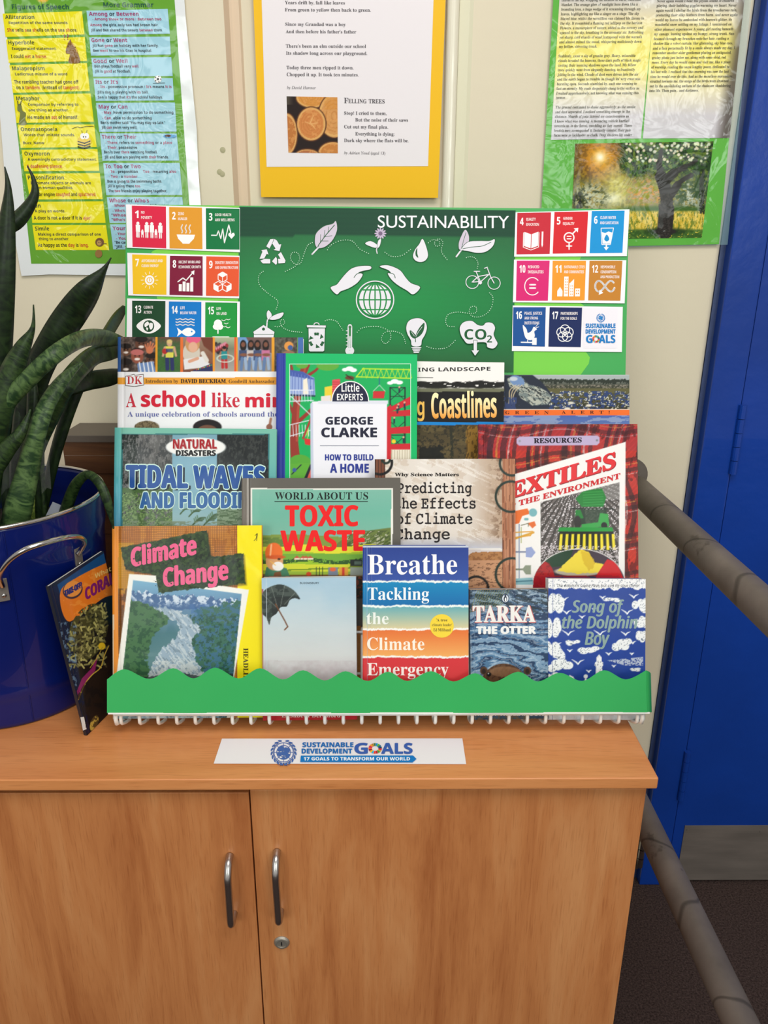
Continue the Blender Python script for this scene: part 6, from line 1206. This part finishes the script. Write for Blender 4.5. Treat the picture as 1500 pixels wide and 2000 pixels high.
# recycling triangle
def recyc(cx, cy, r, c, col_o=None):
    for k in range(3):
        t = k*2*math.pi/3-math.pi/2
        def q(x, y): return (cx+r*(x*math.cos(t)-y*math.sin(t)), cy+r*(x*math.sin(t)+y*math.cos(t)))
        a.P([q(.86, -.38), q(.55, -.12), q(.22, -.62), q(.10, -.10+.0), q(-.02, -.52), q(.30, -.80)][0:0] or [q(.95, -.22), q(.95, .24), q(.5, .36), q(.36, .02)], c)
        a.P([q(.36, .46), q(.84, .36), q(.46, 1.0), q(.02, .80)], c)
for pts in ([(868, 288), (885, 255), (915, 250), (928, 262), (948, 296), (940, 312), (918, 312), (925, 300), (905, 268), (892, 300)],):
    pass
rc = [[(866, 292), (888, 252), (908, 250), (898, 276), (884, 304)], [(912, 250), (926, 260), (938, 282), (950, 280), (940, 318), (906, 312), (918, 304), (900, 276)], [(948, 324), (974, 372), (970, 386), (934, 388), (932, 362), (946, 362), (932, 338)], [(926, 362), (926, 388), (920, 396), (898, 376), (920, 350)], [(888, 364), (888, 388), (846, 388), (832, 372), (858, 362)], [(828, 362), (844, 322), (838, 314), (868, 308), (878, 338), (868, 334), (854, 360)]]
for q in rc: outline(c4(q), w=.8)
# leaves
lf = spl([(1140, 250), (1150, 215), (1190, 180), (1240, 165), (1258, 150), (1264, 200), (1240, 255), (1200, 292), (1160, 302), (1143, 285)], True, 4)
outline(c4(lf), (206, 196, 212)); a.L(c4([(1124, 336), (1150, 312), (1160, 285), (1200, 230), (1250, 172)]), 1.6, dgn); a.L(c4([(1124, 336), (1158, 300)]), 3, w_)
for q in ([(1170, 270), (1172, 225)], [(1190, 245), (1196, 200)], [(1214, 215), (1218, 182)], [(1178, 262), (1215, 262)], [(1196, 238), (1236, 232)]): a.L(c4(q), .9, dgn)
# flower
for k in range(12):
    t = k*math.pi/6; a.E(743+7.5*math.cos(t), 456+7.5*math.sin(t), 4.2, 1.6, (196, 180, 206), rot=t)
a.E(743, 456, 4, 4, (120, 100, 130)); a.L(c5([(66, 250), (52, 280), (44, 312), (48, 332)]), 2, w_); outline(c5(spl([(-20, 276), (10, 262), (46, 282), (42, 300), (10, 292)], True, 3)), w=.7); outline(c5(spl([(48, 300), (54, 260), (70, 252), (62, 290)], True, 3)), w=.7)
# drop, right leaves
outline(c5(spl([(304, 250), (326, 300), (334, 345), (318, 372), (290, 380), (262, 370), (250, 345), (262, 310), (285, 280)], True, 4)), w=1); a.P(c5(spl([(274, 300), (264, 322), (266, 345), (280, 356), (274, 330)], True, 3)), dgn)
outline(c5(spl([(512, 310), (508, 275), (522, 235), (545, 198), (565, 235), (560, 280), (536, 300)], True, 4)), (206, 196, 212), w=1); outline(c5(spl([(524, 308), (560, 268), (620, 262), (680, 262), (710, 252), (700, 290), (660, 322), (610, 328), (560, 318)], True, 4)), w=1); a.L(c5([(494, 350), (520, 315), (540, 295)]), 3, w_); a.L(c5(spl([(530, 306), (580, 296), (640, 290), (690, 268)], n=4)), 1.2, dgn); a.L(c5([(524, 300), (536, 255), (548, 215)]), 1, dgn)
# hands and globe
hl = spl([(1228, 525), (1262, 508), (1285, 480), (1310, 450), (1345, 418), (1390, 404), (1445, 402), (1458, 412), (1448, 422), (1410, 430), (1385, 440), (1408, 448), (1400, 470), (1375, 500), (1330, 528), (1285, 545), (1262, 562)], True, 4)
outline(c4(hl), w=1.2); a.L(c4(spl([(1360, 468), (1378, 446), (1412, 440)], n=4)), 1.3, dgn)
hr = spl([(62, 405), (100, 398), (140, 408), (180, 430), (210, 470), (240, 500), (290, 522), (252, 562), (215, 540), (165, 510), (130, 480), (108, 445), (125, 442), (110, 425)], True, 4)
outline(c5(hr), w=1.2); a.L(c5(spl([(150, 470), (140, 448), (108, 440)], n=4)), 1.3, dgn)
gx, gy_, gr_ = 732.5, 585.5, 36.5
a.ring(gx, gy_, gr_, 2.2, w_, n=48); a.E(gx, gy_, 31, 31, w_, n=44)
gg = (36, 140, 72)
for k_ in (-.62, 0., .62): yy = gy_+k_*31; hw = 31*math.sqrt(1-k_*k_); a.L([(gx-hw, yy), (gx+hw, yy)], 2.6, gg, cap=False)
a.L([(gx, gy_-31), (gx, gy_+31)], 2.6, gg, cap=False)
for rx in (11, 22): a.ring(gx, gy_, rx, 2.6, gg, ry=31, n=40)
# bicycle
a.ring(922.5, 551, 12.5, 1.5, w_, n=30); a.ring(965, 553, 12, 1.5, w_, n=30)
for q in ([(922, 551), (934, 540), (955, 536)], [(930, 531), (938, 550), (922, 551)], [(926, 530), (937, 530)], [(938, 551), (955, 536)], [(952, 524), (958, 540), (965, 553)], [(946, 524), (952, 522)], [(934, 540), (938, 550)]): a.L(q, 1.8, w_)
a.E(938, 552, 3.4, 3.4, w_)
# plant house, bin, thermometer
outline(c4([(792, 774), (850, 735), (912, 774), (910, 782), (906, 806), (796, 806), (796, 782)]), w=.8); a.E(*c4([(850, 758)])[0], 3, 3, dgn); a.L(c4([(796, 788), (906, 788)]), 1, dgn); a.L(c4([(868, 752), (870, 720), (874, 700)]), 2.4, w_)
outline(c4(spl([(874, 702), (868, 672), (878, 652), (896, 675), (890, 700)], True, 3)), w=.7); outline(c4(spl([(884, 702), (910, 680), (962, 664), (950, 692), (915, 705)], True, 3)), w=.7)
outline(c4([(1104, 754), (1196, 754), (1192, 878), (1186, 884), (1112, 884), (1106, 878)]), w=.9); outline(c4([(1094, 736), (1202, 738), (1200, 750), (1096, 748)]), w=.8); a.ring(*c4([(1149, 734)])[0], 5, 1.8, w_, 180, 360, ry=4)
bx_, by_ = c4([(1149, 822)])[0]
for k in range(3):
    t = -math.pi/2+k*2*math.pi/3; pts = [(bx_+13*math.cos(t+s_)*(1 if abs(s_) < .7 else .9), by_+13*math.sin(t+s_)) for s_ in (-.35, .0, .35)]
    a.L(pts, 5.4, dgn, cap=False); q = (bx_+12*math.cos(t+.85), by_+12*math.sin(t+.85)); a.P([(q[0]+5*math.cos(t+1.9), q[1]+5*math.sin(t+1.9)), (q[0]+5*math.cos(t-.1), q[1]+5*math.sin(t-.1)), (q[0]+6*math.cos(t+2.4+1.2), q[1]+6*math.sin(t+3.6))], dgn)
a.L(c4([(1337, 742), (1336, 870)]), 9, w_); a.E(*c4([(1336, 880)])[0], 8.6, 8.6, w_); a.L(c4([(1337, 744), (1336, 870)]), 4.6, (66, 130, 80)); a.E(*c4([(1336, 880)])[0], 5.6, 5.6, w_); a.L(c4([(1337, 800), (1336, 880)]), 2.6, w_)
for k in range(5): a.L(c4([(1316, 768+k*20), (1328, 768+k*20)]), 1.4, w_)
# bulb
outline(c5(spl([(212, 752), (222, 718), (250, 700), (290, 698), (318, 716), (328, 750), (318, 788), (300, 820), (292, 852), (246, 852), (238, 820), (220, 788)], True, 4)), w=1)
for k in range(4): a.L(c5([(244+k*4, 862+k*9), (294-k*4, 862+k*9)]), 2.4, w_)
a.P(c5(spl([(232, 765), (250, 775), (268, 800), (262, 812), (246, 806), (234, 790)], True, 3)), dgn); a.P(c5(spl([(262, 808), (272, 775), (290, 745), (314, 722), (310, 765), (290, 795)], True, 3)), dgn); a.L(c5([(262, 800), (264, 830)]), 1.6, dgn); a.L(c5(spl([(266, 800), (280, 775), (302, 745)], n=3)), .8, w_); a.L(c5([(240, 772), (258, 798)]), .8, w_)
# CO2 cloud and arrow
cl = spl([(520, 790), (514, 750), (535, 720), (580, 712), (615, 735), (645, 738), (662, 722), (695, 724), (712, 750), (704, 785), (712, 810), (726, 840), (705, 866), (670, 860), (662, 835), (620, 832), (560, 840), (535, 815)], True, 5)
outline(c5(cl), w=1); a.T('CO', 907, 663, 950, 20, dgn, 'sb', res=4); a.T('2', 951, 669, 961, 14, dgn, 'sb', res=3)
ar = c5([(592, 822), (610, 822), (610, 878), (622, 878), (600, 908), (580, 878), (592, 878)]); outline(ar, w=.9)
# dotted paths
dw = (196, 226, 204)
for q in (c4([(962, 438), (1000, 420), (1035, 398), (1054, 360), (1040, 328), (1010, 330), (1004, 365), (1030, 392), (1060, 385), (1080, 330), (1100, 285), (1126, 270)]), c4([(860, 425), (825, 455), (828, 510), (880, 560), (930, 600), (920, 650)]), c4([(1205, 322), (1230, 285), (1290, 258), (1350, 262), (1390, 305), (1442, 332)]), c5([(82, 318), (130, 348), (190, 342), (240, 305)]), c5([(328, 280), (360, 255), (395, 262), (400, 285), (378, 290), (372, 268), (395, 250), (418, 268), (410, 320), (442, 366)]), c5([(540, 360), (570, 350), (600, 358), (616, 385), (612, 415)]), c5([(672, 545), (700, 580), (690, 640), (650, 680), (600, 690), (568, 670), (575, 635), (604, 632), (604, 665), (560, 668), (500, 662), (450, 675), (434, 710), (445, 740), (485, 745)]), c5([(318, 852), (370, 868), (440, 862), (492, 818)]), c5([(0, 744), (60, 745), (115, 770), (124, 810), (95, 840), (72, 815), (90, 778), (140, 770), (190, 790), (208, 838)]), c4([(1186, 716), (1220, 705), (1260, 714), (1284, 745), (1300, 768)]), c4([(1370, 784), (1400, 755), (1440, 745), (1496, 744)]), c4([(905, 740), (935, 745), (968, 725), (962, 705), (945, 712), (955, 745), (1000, 768), (1068, 776)])):
    a.dots(q, dw, gap=3.6, r=.95)
a.build('white_symbols', bd, M_SHEET, label='white sustainability symbols and lettering')
# ---------------------------------------------------------------- goal strips and tiles
m_ps = plain('glossy_white_paper', (240, 236, 242), .4, coat=.2)
def strip_(quad, tiles):
    st = papersheet(BP, quad, m_ps, 'goal_strip', bd, thick=.0003, off=.0018)
    for quad_t, col, num, lines, icon in tiles:
        q = [np.array(x, float) for x in quad_t]; t = Art(BP, .0021, .000012); t.P(q, col)
        def uv(u, v): return tuple(q[0]*(1-u)*(1-v)+q[1]*u*(1-v)+q[2]*u*v+q[3]*(1-u)*v)
        t.uv = uv
        if num:
            wn = .10 if len(num) == 1 else .18; x0, y0 = uv(.09, .30); x1, _ = uv(.09+wn, .30); t.T(num, x0, y0, x1, 14.5, W_, 'sb', res=3, bold=.2)
            for i, (tx_, w_t) in enumerate(lines):
                x0, y0 = uv(.17+wn, .19+.125*i); x1, _ = uv(.17+wn+w_t, .19+.125*i); t.T(tx_, x0, y0, x1, 5.4, (244, 236, 236), 'sb', res=1)
        icon(t); o_ = t.build('goal_tile', st, M_SHEET)
def U(t, pts): return [t.uv(x, y) for x, y in pts]
def i1(t):
    for x, s_ in ((.17, 1), (.30, .5), (.43, 1), (.58, 1), (.70, .55), (.83, 1)):
        yb = .76; h = .30*s_; t.E(*t.uv(x, yb-h-.035*s_), 2.6*s_+.4, 2.8*s_+.4, W_); t.P(U(t, [(x-.055*s_-.01, yb-h), (x+.055*s_+.01, yb-h), (x+.05*s_+.01, yb-h*.42), (x-.05*s_-.01, yb-h*.42)]), W_); t.L(U(t, [(x-.025, yb-h*.45), (x-.025, yb)]), 2.1*s_+.2, W_); t.L(U(t, [(x+.025, yb-h*.45), (x+.025, yb)]), 2.1*s_+.2, W_)
    t.L(U(t, [(.125, .56), (.12, .76)]), .7, W_)
def i2(t):
    t.P(U(t, [(.22, .66), (.78, .66), (.74, .76), (.64, .84), (.60, .88), (.40, .88), (.36, .84), (.26, .76)]), W_)
    for x in (.38, .5, .62): t.L([t.uv(x+.02*math.sin(k*1.1), .62-k*.028) for k in range(8)], 2.2, W_)
def i3(t):
    t.L(U(t, [(.16, .66), (.32, .66), (.37, .55), (.44, .74), (.5, .5), (.55, .84), (.68, .40), (.74, .60)]), 2., W_); c = t.uv(.76, .66); t.P([(c[0], c[1]+6.5), (c[0]-6.5, c[1]-1), (c[0]-5, c[1]-5.5), (c[0]-1.5, c[1]-5), (c[0], c[1]-2.6), (c[0]+1.5, c[1]-5), (c[0]+5, c[1]-5.5), (c[0]+6.5, c[1]-1)], W_)
def i7(t):
    c = t.uv(.5, .64); t.E(*c, 9.2, 9.6, W_); t.ring(*c, 5.2, 1.6, (240, 190, 20)); t.L([(c[0], c[1]-3), (c[0], c[1]+2)], 1.6, (240, 190, 20))
    for k in range(12): an = k*math.pi/6; t.L([(c[0]+12*math.cos(an), c[1]+12*math.sin(an)), (c[0]+16.5*math.cos(an), c[1]+16.5*math.sin(an))], 1.3, (250, 240, 210))
def i8(t):
    for k, h in enumerate((.18, .25, .22, .36)): x = .28+k*.115; t.P(U(t, [(x, .90), (x+.09, .90), (x+.09, .90-h), (x, .90-h)]), W_)
    t.L(U(t, [(.25, .66), (.40, .56), (.50, .62), (.70, .42)]), 2.2, W_); t.P(U(t, [(.64, .40), (.75, .36), (.74, .48)]), W_)
def i9(t):
    for cx, cy, f in ((.5, .52, 1), (.37, .76, 2), (.63, .76, 3)):
        c = t.uv(cx, cy); r_ = 10; hx_ = [(c[0]+r_*math.sin(k*math.pi/3), c[1]-r_*math.cos(k*math.pi/3)) for k in range(6)]; t.L(hx_+[hx_[0]], 1.5, W_)
        t.P([c, hx_[5], hx_[0], hx_[1]] if f == 1 else ([c, hx_[1], hx_[2], hx_[3]] if f == 3 else [c, hx_[5], hx_[4], hx_[3]]), W_); t.L([c, hx_[1]], 1.2, W_); t.L([c, hx_[5]], 1.2, W_); t.L([c, hx_[3]], 1.2, W_)
def i13(t):
    c = t.uv(.5, .62); t.P(spl([(c[0]-24, c[1]), (c[0]-12, c[1]-11.5), (c[0], c[1]-14.5), (c[0]+12, c[1]-11.5), (c[0]+24, c[1]), (c[0]+12, c[1]+11.5), (c[0], c[1]+14.5), (c[0]-12, c[1]+11.5)], True, 4), W_); t.E(*c, 11, 11.5, (36, 74, 48))
    t.P(spl([(c[0]-8, c[1]-4), (c[0]-2, c[1]-9), (c[0]+1, c[1]-4), (c[0]-3, c[1]), (c[0]-7, c[1]+2)], True, 3), W_); t.P(spl([(c[0]+2, c[1]-6), (c[0]+8, c[1]-5), (c[0]+8, c[1]+3), (c[0]+4, c[1]+7), (c[0]+1, c[1]+1)], True, 3), W_); t.P(spl([(c[0]-5, c[1]+3), (c[0]-1, c[1]+4), (c[0]-3, c[1]+9)], True, 3), W_)
def i14(t):
    for y in (.44, .51, .58): t.L([t.uv(.22+.56*k/20, y+.012*math.sin(k*1.05)) for k in range(21)], 2., W_)
    c = t.uv(.55, .76); t.P(spl([(c[0]-10, c[1]), (c[0], c[1]-8), (c[0]+10, c[1]-7), (c[0]+17, c[1]), (c[0]+10, c[1]+7), (c[0], c[1]+8)], True, 4), W_); t.P([(c[0]-7, c[1]), (c[0]-19, c[1]-9), (c[0]-16, c[1]), (c[0]-19, c[1]+9)], W_); t.E(c[0]+10, c[1]-1, 1.6, 1.6, (20, 130, 200))
def i15(t):
    c = t.uv(.40, .56); t.E(c[0], c[1]-2, 8, 8, W_); t.E(c[0]-3, c[1]+4, 7, 6, W_); t.E(c[0]+4, c[1]+4, 6, 6, W_); t.L([(c[0], c[1]+6), (c[0], c[1]+17)], 2.4, W_); t.L(U(t, [(.24, .88), (.74, .88)]), 3, W_); t.L(U(t, [(.24, .95), (.74, .95)]), 3, W_)
    for x, y in ((.58, .46), (.66, .54), (.60, .62), (.72, .44), (.72, .64)): d = t.uv(x, y); t.L([(d[0]-4, d[1]-1.6), (d[0], d[1]), (d[0]+4, d[1]-1.8)], 1.1, W_)
def i4(t):
    t.P(U(t, [(.22, .46), (.42, .52), (.42, .86), (.22, .80)]), W_); t.P(U(t, [(.64, .46), (.44, .52), (.44, .86), (.64, .80)]), W_); t.L(U(t, [(.20, .48), (.20, .83), (.43, .90), (.66, .83), (.66, .48)]), 1.4, W_); t.P(U(t, [(.74, .46), (.79, .46), (.79, .78), (.765, .84), (.74, .78)]), W_)
def i5(t):
    c = t.uv(.47, .62); t.ring(*c, 9.5, 2.6, W_, n=30); t.L([(c[0]-4, c[1]-2.4), (c[0]+4, c[1]-2.4)], 2, W_); t.L([(c[0]-4, c[1]+2.4), (c[0]+4, c[1]+2.4)], 2, W_); t.L([(c[0], c[1]+10), (c[0], c[1]+23)], 2.6, W_); t.L([(c[0]-5, c[1]+16.5), (c[0]+5, c[1]+16.5)], 2.6, W_); t.L([(c[0]+6.5, c[1]-7), (c[0]+14, c[1]-15)], 2.6, W_); t.P([(c[0]+9, c[1]-18), (c[0]+18, c[1]-19), (c[0]+17, c[1]-10)], W_)
def i6(t):
    t.P(U(t, [(.34, .50), (.44, .53), (.54, .49), (.66, .52), (.62, .78), (.38, .78)]), W_); t.L(U(t, [(.31, .41), (.36, .80), (.62, .80), (.69, .41), (.31, .41)]), 1.4, W_); d = t.uv(.5, .66); t.P(spl([(d[0], d[1]-8), (d[0]+5, d[1]+1), (d[0], d[1]+5.5), (d[0]-5, d[1]+1)], True, 4), (10, 140, 205)); t.L(U(t, [(.5, .80), (.5, .88)]), 3, W_); t.P(U(t, [(.42, .86), (.58, .86), (.5, .94)]), W_)
def i10(t):
    c = t.uv(.5, .64); t.ring(*c, 15, 1.8, W_, 40, 320, ry=17, n=36); t.L([(c[0]-5, c[1]-3), (c[0]+6, c[1]-3)], 3, W_); t.L([(c[0]-5, c[1]+3.5), (c[0]+6, c[1]+3.5)], 3, W_)
def i11(t):
    for x0, x1, y in ((.36, .49, .40), (.52, .66, .56), (.70, .85, .70)): t.P(U(t, [(x0, .90), (x0, y), (x1, y), (x1, .90)]), W_)
    t.P(U(t, [(.52, .58), (.66, .46), (.66, .60)]), W_); t.P(U(t, [(.16, .90), (.16, .76), (.24, .66), (.32, .76), (.32, .90)]), W_)
    oc = (238, 160, 50)
    for x in (.39, .44): 
        for k in range(6): t.R(*t.uv(x, .45+k*.07), *t.uv(x+.025, .48+k*.07), oc)
    for x in (.56, .61):
        for k in range(4): t.R(*t.uv(x, .62+k*.07), *t.uv(x+.02, .65+k*.07), oc)
    for x in (.73, .79):
        for k in range(2): t.R(*t.uv(x, .74+k*.07), *t.uv(x+.03, .77+k*.07), oc)
def i12(t):
    c = t.uv(.5, .64); P = [(c[0]+19*math.cos(s_)*1/(1+.35*math.sin(s_)**2), c[1]+15*math.sin(2*s_)*.72/(1+.1*math.sin(s_)**2)) for s_ in np.linspace(.15, 2*math.pi-.35, 50)]; t.L(P, 3.6, W_); e = P[0]; q = (c[0]-9, c[1]+12); t.P([(q[0]-1, q[1]-5), (q[0]+6, q[1]+1), (q[0]-3, q[1]+5)], W_)
def i16(t):
    t.P(spl(U(t, [(.30, .46), (.42, .56), (.46, .66), (.58, .60), (.64, .50), (.74, .56), (.66, .62), (.68, .74), (.58, .84), (.44, .82), (.36, .72)]), True, 3), W_); t.L(U(t, [(.26, .90), (.72, .90)]), 2.4, W_); t.P(U(t, [(.60, .78), (.74, .78), (.74, .96), (.60, .96)]), W_); t.L(U(t, [(.70, .50), (.78, .42)]), 1, W_); t.L(U(t, [(.72, .52), (.80, .50)]), 1, W_); t.L(U(t, [(.46, .84), (.46, .90)]), 1.5, W_)
def i17(t):
    c = t.uv(.5, .66)
    for k in range(5): an = -math.pi/2+k*2*math.pi/5; t.ring(c[0]+7.2*math.cos(an), c[1]+7.6*math.sin(an), 9.2, 1.6, W_, n=28)
def un(t, cx, cy, r, c=(60, 110, 190)):
    for k in (1, .72, .46, .2): t.ring(cx, cy, r*k*.8, .06*r, c, n=28)
    for k in range(8): an = k*math.pi/4; t.L([(cx, cy), (cx+r*.8*math.cos(an), cy+r*.8*math.sin(an))], .045*r, c, cap=False)
    rg_ = random.Random(2)
    for x, y, a_, b_2 in ((-.25, -.3, .3, .2), (.25, -.2, .28, .2), (.05, .1, .3, .18), (-.35, .15, .16, .2), (.35, .3, .14, .22), (0, .5, .2, .1)): t.E(cx+x*r, cy+y*r, a_*r, b_2*r, c, rot=x*2)
    for s_ in (-1, 1):
        for k in range(9):
            an = math.radians(80-k*19); x = cx+s_*r*1.0*math.cos(an-.0); y = cy+r*1.0*math.sin(an); t.E(x, y, r*.17, r*.07, c, rot=s_*(an+1.2) if s_ > 0 else math.pi-(an+1.2))
        t.L([(cx+s_*r*.88*math.cos(math.radians(80-k*16)), cy+r*.9*math.sin(math.radians(80-k*16))) for k in range(10)], .05*r, c)
        t.L([(cx, cy+r*.9), (cx+s_*r*.3, cy+r*1.08)], .07*r, c)
WH = [(229, 36, 59), (221, 166, 58), (76, 159, 56), (197, 25, 45), (255, 58, 33), (38, 189, 226), (252, 195, 11), (162, 25, 66), (253, 105, 37), (221, 19, 103), (253, 157, 36), (191, 139, 46), (63, 126, 68), (10, 151, 217), (86, 192, 43), (0, 104, 157), (25, 72, 106)]
def wheel(t, cx, cy, r0, r1, sq=1.):
    for k, c in enumerate(WH):
        a0, a1 = 2*math.pi*k/17+.03, 2*math.pi*(k+1)/17-.03; t.P([(cx+r0*math.cos(a0), cy+sq*r0*math.sin(a0)), (cx+r1*math.cos(a0), cy+sq*r1*math.sin(a0)), (cx+r1*math.cos(a1), cy+sq*r1*math.sin(a1)), (cx+r0*math.cos(a1), cy+sq*r0*math.sin(a1))], c)
BL_ = (24, 124, 196)
def ilogo(t):
    un(t, 1173.4, 621, 8, BL_); t.T('SUSTAINABLE', 1144, 640.5, 1202, 8.4, BL_, 'sb', bold=.3); t.T('DEVELOPMENT', 1144, 651.3, 1202, 8, BL_, 'sb', bold=.3); t.T('G', 1145, 669.5, 1157, 15, BL_, 'sb', bold=.4, res=3); t.T('ALS', 1170, 669.5, 1201.5, 15, BL_, 'sb', bold=.4, res=3); wheel(t, 1164.2, 662, 3.6, 7.4)
strip_([(246, 399), (468.5, 406), (468.5, 492.6), (247.7, 484)], [([(257.4, 401.5), (324, 403.6), (324.7, 485), (258.8, 482)], (216, 40, 72), '1', [('NO', .1), ('POVERTY', .32)], i1), ([(330.2, 404.3), (394.3, 405.6), (395.4, 486.4), (331.3, 485)], (222, 152, 48), '2', [('ZERO', .18), ('HUNGER', .28)], i2), ([(402, 406.7), (467.8, 407.7), (467.8, 487.5), (402.7, 486.4)], (20, 116, 66), '3', [('GOOD HEALTH', .48), ('AND WELL-BEING', .58)], i3)])
strip_([(248.4, 493.7), (467.8, 499.6), (467, 582.8), (250.5, 577)], [([(258, 496.8), (325, 498.9), (325, 575.8), (259.9, 574)], (238, 190, 36), '7', [('AFFORDABLE AND', .62), ('CLEAN ENERGY', .50)], i7), ([(332, 499.6), (395.7, 500.6), (395.7, 577.6), (331, 576)], (126, 28, 58), '8', [('DECENT WORK AND', .66), ('ECONOMIC GROWTH', .68)], i8), ([(403, 500.6), (467, 502), (466.5, 578.6), (402.3, 577.6)], (226, 88, 50), '9', [('INDUSTRY, INNOVATION', .70), ('AND INFRASTRUCTURE', .70)], i9)])
strip_([(248.4, 582.8), (468.5, 589), (468, 672), (247, 672)], [([(258, 587.3), (323, 588), (322.4, 667), (258, 667)], (32, 72, 46), '13', [('CLIMATE', .28), ('ACTION', .24)], i13), ([(329.9, 588.7), (393.3, 589.7), (393, 667.5), (329.5, 667)], (20, 120, 200), '14', [('LIFE', .14), ('BELOW WATER', .50)], i14), ([(401, 590.4), (463.3, 591.4), (463, 668), (400.6, 668)], (34, 148, 64), '15', [('LIFE', .14), ('ON LAND', .32)], i15)])
strip_([(1007, 414.7), (1229.5, 408.8), (1224.3, 500.3), (1004.2, 501.3)], [([(1010.5, 415.7), (1076.3, 414.7), (1073.6, 496), (1008.7, 496.8)], (198, 40, 56), '4', [('QUALITY', .28), ('EDUCATION', .38)], i4), ([(1083, 414), (1148.8, 413), (1144.6, 494.4), (1079.4, 495.4)], (212, 34, 44), '5', [('GENDER', .28), ('EQUALITY', .34)], i5), ([(1156, 412.2), (1220, 411.2), (1215.7, 493.7), (1151.5, 494.4)], (16, 146, 214), '6', [('CLEAN WATER', .48), ('AND SANITATION', .56)], i6)])
strip_([(1004, 507), (1223.3, 508.2), (1220, 592.5), (1001.8, 590.4)], [([(1009.4, 509), (1073.6, 509), (1070, 587.3), (1007.7, 587.3)], (216, 40, 116), '10', [('REDUCED', .34), ('INEQUALITIES', .48)], i10), ([(1079.4, 509.3), (1144.6, 509.3), (1141.8, 586.6), (1077.7, 586.6)], (238, 154, 48), '11', [('SUSTAINABLE CITIES', .62), ('AND COMMUNITIES', .60)], i11), ([(1151.5, 509.3), (1215.7, 509.3), (1211.5, 587.3), (1148.8, 586.6)], (196, 130, 50), '12', [('RESPONSIBLE', .44), ('CONSUMPTION', .48), ('AND PRODUCTION', .58)], i12)])
strip_([(1001.5, 596.6), (1216.4, 599.4), (1214.6, 687.5), (999.7, 685.7)], [([(1002.5, 600), (1066, 600), (1064.2, 677), (1001.5, 675.7)], (30, 82, 150), '16', [('PEACE, JUSTICE', .54), ('AND STRONG', .42), ('INSTITUTIONS', .46)], i16), ([(1073.6, 600), (1137, 600.8), (1134.2, 678), (1071, 677)], (30, 44, 92), '17', [('PARTNERSHIPS', .52), ('FOR THE GOALS', .50)], i17), ([(1140, 602), (1206, 602), (1205, 680), (1139, 680)], (238, 234, 242), '', [], ilogo)])
# ================================================================== print on the paper sign
a = Art(SGP, .0003, .00001); kk = 2.6786
def s5(x, y): return (x/kk+380, y/kk+1360)
bu = (36, 110, 184); cx, cy = s5(466, 293)
un(a, cx, cy, 23.5, (70, 104, 172))
def st_(t, x0, y, x1, h, c, **kw): p0 = s5(x0, y); p1 = s5(x1, y); a.T(t, p0[0], p0[1], p1[0], h/kk, c, 'sb', res=4, **kw)
st_('SUSTAINABLE', 565, 265, 831, 24, bu, bold=.4); st_('DEVELOPMENT', 561, 298, 824, 24, bu, bold=.4); st_('G', 838, 299, 905, 54, (60, 96, 176), bold=.7); st_('ALS', 978, 299, 1139, 54, (60, 96, 176), bold=.7)
wheel(a, *s5(945, 272), 6.4, 13.2, .78)
a.P([s5(556, 310), s5(1143, 309), s5(1161, 327), s5(1141, 345), s5(553, 343)], (20, 120, 196)); st_('17 GOALS TO TRANSFORM OUR WORLD', 571, 335, 1127, 17, (244, 246, 250), bold=.15)
a.build('lettering', sign)
# small scuffs on the chimney breast
for x, y in ((435, 293), (429, 336), (434, 340)):
    c = ony(x, y, WY-.0222); MB().tube([c, c+np.array([0, -.0006, 0])], [.0048, .002], 10).build('scuff', plain('greenish_scuff', (176, 170, 136), .7), bpy.data.objects['trim_1'])
bpy.data.objects.remove(_tx[1]); bpy.data.curves.remove(_tx[0])
